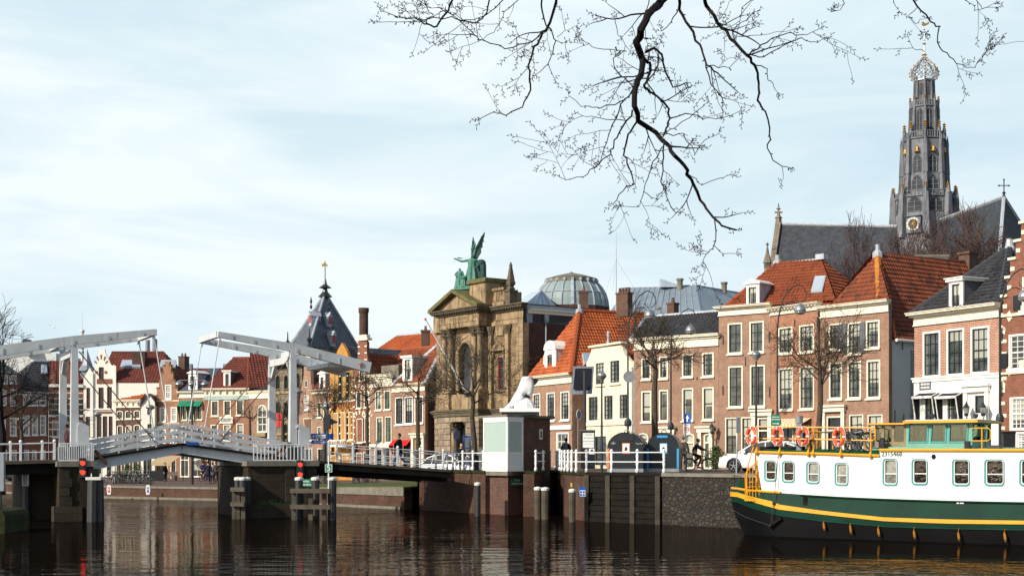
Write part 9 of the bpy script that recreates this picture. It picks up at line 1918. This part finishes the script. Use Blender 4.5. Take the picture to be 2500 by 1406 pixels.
def bush(name, label, cat, px, y0, y1, Y, z, w_, mat, cone=False, n=900, sz=.13):
 p = at(px, Y); root = empty(name, label, cat, (p.x, p.y, z)); H = zat(y0, Y)-z; rr = random.Random(int(px)); b = MB()
 for i in range(n):
  t = rr.random()**(1.0 if not cone else 1.6); k = (1-t)*.95+.03 if cone else (sin(pi*min(1, t*.8+.15))*.9+.1); r = w_*k*(rr.random()**.5)*(.8+.35*sin(i*1.7)); a = rr.random()*2*pi; c = Vector((r*cos(a), r*sin(a), .12+t*(H-.12)))
  d1, d2 = Vector((rr.uniform(-1, 1), rr.uniform(-1, 1), rr.uniform(-.6, 1))).normalized()*sz, Vector((rr.uniform(-1, 1), rr.uniform(-1, 1), rr.uniform(-1, 1))).normalized()*sz*.6; b.add([c, c+d1+d2*.3, c+d2], [(0, 1, 2)])
 b.build('foliage', mat, root); b = MB(); b.tube([(0, 0, 0), (0, 0, H*.8)], [.05, .015], 5)
 for i in range(5): a = i*1.3; b.tube([(0, 0, .1), (w_*.5*cos(a), w_*.5*sin(a), H*.6)], [.02, .008], 4)
 b.build('stem', 'bark', root)
bush('fir_tree', 'dark potted fir tree outside the shop on the far quay', 'tree', 543, 1131, 1170, 134, ZL, .9, 'leaf_dark', True, 1400, .16)
bush('shrub', 'leafy green shrub in front of the lantern doorway', 'shrub', 1748, 1090, 1140, 84, Z, .75, 'leaf_green', False, 1500, .12)
bush('shrub', 'round bush beside the far quay bicycles', 'shrub', 313, 1136, 1165, 140, ZL, .8, 'leaf_green', False, 600, .14); bush('shrub', 'second round bush right of the far quay bicycles', 'shrub', 336, 1134, 1165, 141, ZL, .7, 'leaf_green', False, 500, .14)
bush('planter_shrub', 'orange box planter with leafy shrub near the right pier', 'shrub', 588, 1125, 1165, 138, ZL, .5, 'leaf_green', False, 400, .12); p = at(588, 138); 
o_ = [o for o in COL.objects if o.get('label') == 'orange box planter with leafy shrub near the right pier'][0]; b = MB(); b.box(-.7, .7, -.4, .4, 0, .75); b.build('planter_box', 'stripe_orange', o_)
def gull(label, px, py, Y, flying):
 p = pw(px, py, Y); root = empty('gull', label, 'bird', tuple(p), .4); V, F = skin([(0, -.2, 0), (0, 0, .02), (0, .14, .06), (0, .22, .09), (0, .28, .08), (0, -.3, -.01)], [(0, 1), (1, 2), (2, 3), (3, 4), (0, 5)], [.05, .08, .05, .045, .012, .02]); b = MB(); b.add(V, F)
 if flying:
  for s_ in (-1, 1): b.add([(s_*.03, .08, .05), (s_*.35, .1, .2), (s_*.68, -.05, .12), (s_*.33, -.06, .18), (s_*.03, -.1, .04)], [(0, 1, 3, 4), (1, 2, 3)])
 b.build('body', 'sign_white', root, smooth=True)
gull('white gull flying high above the left balance beam', 131, 800, 95, True)
# bare trees
def grow(b, rr, p, d, L_, r, lvl, maxl, spread=.6, up=.12, n0=6, twist=.35, kids=(3, 4), droop=0, minr=.004):
 """one branch with children; appends tubes to the mesh builder"""
 seg = 5 if lvl < 2 else 4 if lvl < maxl else 3; pts = [Vector(p)]; rs = [r]; d = Vector(d).normalized(); dirs = [d.copy()]
 for i in range(seg):
  d = (d+Vector((rr.gauss(0, twist*.45), rr.gauss(0, twist*.45), rr.gauss(0, twist*.35)+up-droop))).normalized(); pts.append(pts[-1]+d*L_/seg); rs.append(max(minr, r*(1-.62*(i+1)/seg))); dirs.append(d.copy())
 b.tube(pts, rs, n0 if lvl == 0 else 5 if lvl == 1 else 4 if lvl == 2 else 3, cap=False)
 if lvl >= maxl: return
 k = rr.randint(*kids)
 for c in range(k):
  t = .3+.7*(c+rr.random()*.8)/k; i = min(seg-1, int(t*seg)); f = t*seg-i; q = pts[i].lerp(pts[min(i+1, seg)], min(1, f)); ax = dirs[i].orthogonal().normalized(); ax.rotate(Matrix.Rotation(rr.random()*2*pi, 3, dirs[i])); nd = (dirs[i]*(1-spread*.5)+ax*spread*rr.uniform(.8, 1.3)).normalized()
  grow(b, rr, q, nd, L_*rr.uniform(.5, .74), rs[i]*rr.uniform(.5, .66), lvl+1, maxl, spread, up, n0, twist, kids, droop, minr)
def quay_tree(label, px, ybase, ytop, Y, z, w_px, seed, fork=None, lvls=4, mat='bark', trunk_r=.16, kids=(3, 4), limbs=7, spread=.62, group=None, minr=.011, lean=0):
 p = at(px, Y); rr = random.Random(seed); root = empty('bare_tree', label, 'tree', (p.x, p.y, z), 0, group); H = zat(ytop, Y)-z; fk = fork or H*.38; cw = w_px*Y/FPX/2
 b = MB(); P_ = [(0, 0, -.1), (rr.gauss(0, .04)+lean*.3, 0, fk*.4), (rr.gauss(0, .06)+lean*.7, rr.gauss(0, .05), fk*.8), (lean, 0, fk), (lean*1.1+rr.gauss(0, .1), 0, fk+(H-fk)*.45)]; b.tube(P_, [trunk_r*1.15, trunk_r*.9, trunk_r*.8, trunk_r*.7, trunk_r*.28], 9, cap=False); b.build('trunk', mat, root)
 b = MB()
 for i in range(limbs):
  a = 2*pi*i/limbs+rr.uniform(-.4, .4); el = rr.uniform(.15, 1.1); q = Vector(P_[3]).lerp(Vector(P_[4]), rr.random()*.9) if i else Vector(P_[3]); hz = cos(el); d = Vector((hz*cos(a), hz*sin(a)*.9, sin(el))); ln = sqrt((cw*hz)**2+((H-fk)*.8*sin(el))**2)
  grow(b, rr, q, d, ln*.95, trunk_r*rr.uniform(.26, .38), 1, lvls, spread, .07, kids=kids, minr=minr)
 grow(b, rr, P_[4], (0, 0, 1), (H-fk)*.5, trunk_r*.28, 1, lvls, spread, .05, kids=kids, minr=minr)
 b.build('crown', mat, root); return root
quay_tree('bare tree with mossy trunk behind the waste containers', 1601, 1145, 800, 79, Z, 185, 5, fork=5.6, lvls=4, kids=(5, 5), trunk_r=.2)
quay_tree('bare spreading tree behind the barge railing', 1999, 1145, 845, 70.5, Z, 235, 11, fork=4.3, lvls=4, kids=(5, 5), trunk_r=.17, lean=.1)
quay_tree('bare tree in front of the museum entrance', 1155, 1150, 868, 91, 2.3, 215, 23, fork=4.3, lvls=4, kids=(5, 5), trunk_r=.2)
quay_tree('bare tree before the house with red awnings', 1020, 1160, 905, 105, 1.5, 150, 31, fork=5.5, lvls=4, kids=(4, 5), trunk_r=.19)
quay_tree('slim bare tree in front of the narrow middle houses', 897, 1165, 925, 110, 1.1, 110, 37, fork=6, lvls=4, kids=(4, 5), trunk_r=.16)
quay_tree('bare tree behind the blue direction signs', 792, 1165, 950, 112, 1.1, 100, 41, fork=5, lvls=4, kids=(4, 5), trunk_r=.16)
quay_tree('bare pruned tree between the right gantry posts', 690, 1165, 985, 125, ZL, 90, 43, fork=5.2, lvls=3, kids=(3, 4), trunk_r=.2)
quay_tree('bare tree left of the right gantry behind the leaf railing', 610, 1165, 1005, 128, ZL, 80, 47, fork=5.4, lvls=3, kids=(3, 4), trunk_r=.15)
quay_tree('small bare tree behind the left gantry post', 180, 1165, 1000, 126, ZL, 110, 53, fork=4.5, lvls=3, kids=(4, 5), trunk_r=.17)
quay_tree('dark bare tree cut by the left edge of the photo', 2, 1180, 812, 88, ZL, 130, 59, fork=4.5, lvls=4, kids=(4, 5), trunk_r=.26, mat='bark_black')
quay_tree('bare tree with low spreading limbs near the left gantry', 53, 1165, 935, 110, ZL, 150, 61, fork=4.0, lvls=3, kids=(4, 5), trunk_r=.2)
CT = {}
def church_tree(label, px, ytop, Y, w_px, key, mat, rz=0):
 p = at(px, Y); root = empty('bare_tree', label, 'tree', (p.x, p.y, Z), rz); H = zat(ytop, Y)-Z; cw = w_px*Y/FPX/2
 if key not in CT:
  rr = random.Random(key); b = MB(); b.tube([(0, 0, 0), (0, 0, .27), (.02, 0, .45)], [.03, .024, .02], 8, cap=False); t_ = b.build('trunk', mat, root); b = MB()
  for i in range(14):
   a = 2*pi*i/14*2.4; el = .25+1.2*(i/14); hz = cos(el); d = Vector((hz*cos(a), hz*sin(a), sin(el))); grow(b, rr, (.02, 0, .45*rr.uniform(.85, 1.0)), d, .42, .010, 1, 5, .55, .06, twist=.3, kids=(4, 5), minr=.0017)
  CT[key] = (t_, b.build('crown', mat, root), sorted(v[2] for v in b.v)[int(len(b.v)*.985)], sorted(abs(v[0]) for v in b.v)[int(len(b.v)*.96)])
 else:
  for q in CT[key][:2]: c = q.copy(); COL.objects.link(c); c.parent = root
 kw = cw/CT[key][3]; root.scale = (kw, kw, H/CT[key][2])
church_tree('purple brown bare tree left of the church clock', 2105, 592, 165, 300, 3, 'bark_purple'); church_tree('dense bare tree in front of the church clock base', 2195, 600, 168, 270, 5, 'bark_brown', 1)
church_tree('bare tree right of the church tower base', 2290, 582, 160, 290, 3, 'bark_purple', 2.2); church_tree('tall bare tree before the transept roof', 2375, 552, 150, 290, 5, 'bark_brown', 3)
# overhanging tree near the camera
YT2 = 13.0; rr = random.Random(77); TR = Vector((10.5, 6.0, 1.5))
root = empty('overhanging_tree', 'dark bare branches hanging into the top of the view', 'tree', tuple(TR))
def near(px, py, Y=YT2): return pw(px, py, Y)-TR
b = MB(); b.tube([(0, 0, -.3), (.02, .05, .3), (-.1, .1, 1.5), (.08, .3, 3.4), (-.2, .5, 5.2), (-.9, 1.1, 6.8), (-1.8, 2.0, 7.8)], [.5, .4, .34, .31, .27, .2, .12], 14, cap=False); b.build('trunk', 'bark_black', root)
V10 = (900, 0, 2.0833)
def v(x, y): return (V10[0]+x/V10[2], V10[1]+y/V10[2])
BR_ = []
def limb(pts, r0, r1, dy=0, tw=1.0, kink=.5):
 """hand surveyed limb, view 10 coordinates; twigs sprout along it"""
 P_ = [near(*v(x, y), YT2+dy+.25*sin(i*1.3)) for i, (x, y) in enumerate(pts)]; Q_ = []
 for i in range(len(P_)-1):
  m = max(2, int((P_[i+1]-P_[i]).length/.07))
  for k in range(m): Q_.append(P_[i].lerp(P_[i+1], k/m)+Vector((rr.gauss(0, .006), rr.gauss(0, .01), rr.gauss(0, .006)))*kink*2)
 Q_.append(P_[-1]); n = len(Q_); R_2 = [(r0+(r1-r0)*i/(n-1))*.6*(1+.12*rr.random()) for i in range(n)]; br2 = MB(); br2.tube(Q_, R_2, 7 if r0 > .02 else 5, cap=True)
 k = 0
 for i in range(2, n-1):
  if rr.random() < .15*tw*(1.0 if r0 < .03 else .5):
   d = (Q_[i+1]-Q_[i-1]).normalized(); s_ = rr.choice((-1, 1)); a = Vector((d.z, 0, -d.x))*s_; nd = (d*.6+a*.8+Vector((0, rr.gauss(0, .3), 0))).normalized(); twig(br2, Q_[i], nd, rr.uniform(.16, .55)*(.6 if r0 < .012 else 1), max(.0028, min(R_2[i]*.55, .009)), 2)
  elif rr.random() < .35: d = (Q_[i+1]-Q_[i-1]).normalized(); a = Vector((d.z, 0, -d.x))*rr.choice((-1, 1)); br2.tube([Q_[i], Q_[i]+(a+d*.4)*rr.uniform(.012, .03)], [.004, .006], 4)
 tip(br2, Q_[-1], (Q_[-1]-Q_[-3]).normalized()); br2.build('limb', 'bark_black', root)
def tip(bb, q, d):
 for k in range(3):
  nd = (d+Vector((rr.gauss(0, .7), rr.gauss(0, .3), rr.gauss(0, .7)))).normalized(); budded(bb, q, nd, rr.uniform(.05, .11), .002)
def budded(bb, p, d, L_, r):
 n = max(3, int(L_/.022)); P_ = [p]; 
 for i in range(n): d = (d+Vector((rr.gauss(0, .16), rr.gauss(0, .1), rr.gauss(0, .16)))).normalized(); P_.append(P_[-1]+d*L_/n)
 bb.tube(P_, [r]*(n)+[r*.8], 3, cap=False)
 for i in range(1, n+1):
  a = Vector((d.z, rr.gauss(0, .4), -d.x)).normalized()*(1 if i % 2 else -1); bb.tube([P_[i], P_[i]+(a+d*.6)*.013, P_[i]+(a+d)*.02], [.0018, .0042, .0012], 4, cap=False)
def twig(bb, p, d, L_, r, lvl):
 n = max(4, int(L_/.05)); P_ = [Vector(p)]; D_ = []
 for i in range(n): d = (d+Vector((rr.gauss(0, .11), rr.gauss(0, .08), rr.gauss(0, .11)))).normalized(); P_.append(P_[-1]+d*L_/n); D_.append(d.copy())
 bb.tube(P_, [max(.0018, r*(1-.5*i/n)) for i in range(n+1)], 4, cap=False)
 for i in range(1, n):
  if rr.random() < .42:
   s_ = rr.choice((-1, 1)); a = Vector((D_[i].z, rr.gauss(0, .3), -D_[i].x))*s_; nd = (D_[i]*.7+a*.75).normalized()
   if lvl > 0 and rr.random() < .5: twig(bb, P_[i], nd, L_*rr.uniform(.35, .6), max(.0018, r*.6), lvl-1)
   else: budded(bb, P_[i], nd, rr.uniform(.04, .10), .002)
 budded(bb, P_[-1], d, rr.uniform(.06, .12), .0024)
limb([(1640, -140), (1520, -30), (1470, 30), (1420, 70), (1390, 150), (1368, 215), (1390, 290), (1385, 380), (1355, 450), (1350, 540), (1370, 615), (1440, 660), (1490, 710), (1560, 790), (1610, 850), (1650, 930), (1690, 1020), (1750, 1100), (1800, 1150), (1870, 1170)], .066, .013, tw=.9)
limb([(1390, 290), (1430, 320), (1435, 350), (1420, 400), (1400, 440), (1440, 470), (1520, 540), (1530, 600), (1500, 690)], .024, .012, .1)
limb([(1410, 265), (1450, 252), (1490, 268), (1500, 330), (1550, 450), (1620, 420)], .022, .008, .1); limb([(1480, 280), (1470, 340), (1400, 440)], .014, .01, .15)
limb([(1700, -40), (1720, 30), (1780, 120), (1860, 215), (1930, 280), (1975, 350), (1985, 420), (1980, 510), (2020, 570), (2040, 660), (2030, 760), (2060, 820), (2130, 850)], .030, .006, .3)
limb([(1580, -30), (1575, 50), (1650, 170), (1700, 270), (1720, 330), (1790, 390), (1880, 470)], .024, .006, -.2); limb([(1575, 50), (1540, 110), (1490, 160)], .010, .006, -.2)
limb([(1700, 270), (1740, 430), (1800, 500), (1800, 590)], .010, .005, -.2); limb([(1730, 340), (1830, 345), (1880, 300)], .008, .004, -.2)
limb([(1930, 280), (2050, 200), (2120, 170), (2230, 180), (2290, 150)], .012, .004, .3); limb([(1930, 280), (2010, 290), (2090, 240), (2200, 190), (2250, 220), (2340, 195)], .010, .004, .4); limb([(1860, 215), (1850, 160), (1900, 110), (1980, 60)], .009, .004, .4)
limb([(1960, 330), (2030, 350), (2030, 400), (2080, 470)], .009, .004, .3); limb([(1780, 120), (1840, 130), (1860, 180), (1990, 185), (2160, 150)], .007, .003, .3)
limb([(1370, 615), (1320, 690), (1300, 790), (1340, 900), (1350, 940), (1290, 965), (1240, 1040)], .016, .006); limb([(1350, 560), (1290, 650), (1260, 700), (1230, 780), (1170, 830), (1090, 900), (1000, 920), (940, 885)], .014, .004, -.1)
limb([(1355, 440), (1290, 530), (1240, 640), (1200, 740), (1180, 820)], .012, .006, .1); limb([(1340, 480), (1280, 520), (1180, 550), (1080, 540), (1020, 490)], .010, .004); limb([(1340, 440), (1250, 350), (1240, 300), (1310, 260), (1150, 250), (1070, 190)], .008, .004, -.1)
limb([(1500, 740), (1500, 830), (1490, 920), (1520, 1010), (1560, 1085), (1600, 1080)], .012, .004, .1); limb([(1490, 750), (1440, 850), (1400, 970), (1370, 1060), (1300, 1050)], .009, .004, .15); limb([(1400, 970), (1460, 1010), (1500, 970)], .006, .004)
limb([(1530, 600), (1640, 580), (1700, 600), (1800, 600), (1880, 570)], .010, .004); limb([(1470, 680), (1560, 650), (1700, 540), (1730, 510)], .008, .004, .1); limb([(1500, 690), (1600, 680), (1660, 780), (1730, 700), (1780, 680)], .008, .004, -.1); limb([(1620, 880), (1700, 940), (1790, 910), (1840, 890)], .007, .004); limb([(1760, 1110), (1765, 1200), (1755, 1250), (1710, 1310), (1690, 1350)], .010, .004); limb([(1755, 1250), (1800, 1290), (1870, 1290)], .006, .004)
limb([(960, -40), (950, 40), (900, 150), (845, 240), (815, 340), (820, 460), (780, 550), (700, 585), (640, 575), (575, 600)], .022, .005, .2); limb([(870, -30), (880, 60), (905, 125), (940, 180), (950, 210), (915, 330), (850, 380)], .014, .005, .1); limb([(950, 210), (1000, 220), (1020, 290)], .006, .004); limb([(905, 150), (830, 210), (700, 250), (560, 200), (540, 180), (370, 180)], .011, .004); limb([(915, 330), (945, 400)], .006, .004); limb([(820, 340), (740, 410), (680, 440)], .006, .003, .2); limb([(960, 190), (1010, 150), (1060, 130)], .005, .003)
limb([(440, -30), (400, 60), (345, 135), (280, 125), (250, 100), (150, 90), (60, 60)], .018, .005, .3); limb([(620, -40), (600, 70), (540, 120), (420, 90), (250, 105)], .013, .006, .2); limb([(720, -30), (600, 80), (500, 110), (400, 60)], .009, .004, .1); limb([(260, -30), (310, 60), (330, 80), (270, 110), (60, 115)], .008, .004, .3); limb([(540, 180), (480, 120), (380, 50), (300, 40), (180, 60)], .008, .003); limb([(800, -30), (690, 60), (650, 150), (560, 210), (440, 255)], .007, .003, .1)
limb([(2000, -30), (1900, 40), (1870, 200)], .007, .004, .2); limb([(1430, -20), (1400, 120), (1420, 230)], .008, .004, .3); limb([(1250, 80), (1270, 170), (1330, 260)], .006, .004, .2)
limb([(2430, -20), (2400, 50), (2350, 60)], .006, .004); limb([(2760, -40), (2790, 30), (2850, 110), (2900, 140), (2890, 220), (2960, 290), (3010, 340), (3060, 350), (3120, 300)], .014, .004, .2); limb([(2790, 40), (2740, 80), (2780, 120), (2830, 90)], .006, .003, .2); limb([(2830, 260), (2760, 250), (2745, 190)], .006, .003, .2); limb([(2660, -30), (2680, 30), (2700, 60)], .006, .003); limb([(3080, -20), (3120, 50), (3180, 20)], .006, .004, .1); limb([(2980, -20), (3060, 10), (3090, 50), (3200, 40)], .006, .003)
top = Vector((-.9, 1.1, 6.8))
for x, y, dy in ((1640, -140, 0), (1700, -40, .3), (1580, -30, -.2), (960, -40, .2), (870, -30, .1), (440, -30, .3), (620, -40, .2), (720, -30, .1), (260, -30, .3), (800, -30, .1), (2000, -30, .2), (1430, -20, .3), (2430, -20, 0), (2760, -40, .2), (2660, -30, 0), (3080, -20, .1), (2980, -20, 0)):
 q = near(*v(x, y), YT2+dy); b = MB(); NB = 14; P_ = [q.lerp(top, k/NB)+Vector((rr.gauss(0, .05), rr.gauss(0, .05), 1.1*sin(pi*k/NB)**.8+rr.gauss(0, .05)))*(1 if 0 < k < NB else 0) for k in range(NB+1)]; r_ = .014 if x != 1640 else .045; b.tube(P_, [r_+(.075-r_*.5)*(k/NB)**1.5 for k in range(NB+1)], 6, cap=False); b.build('bough', 'bark_black', root)
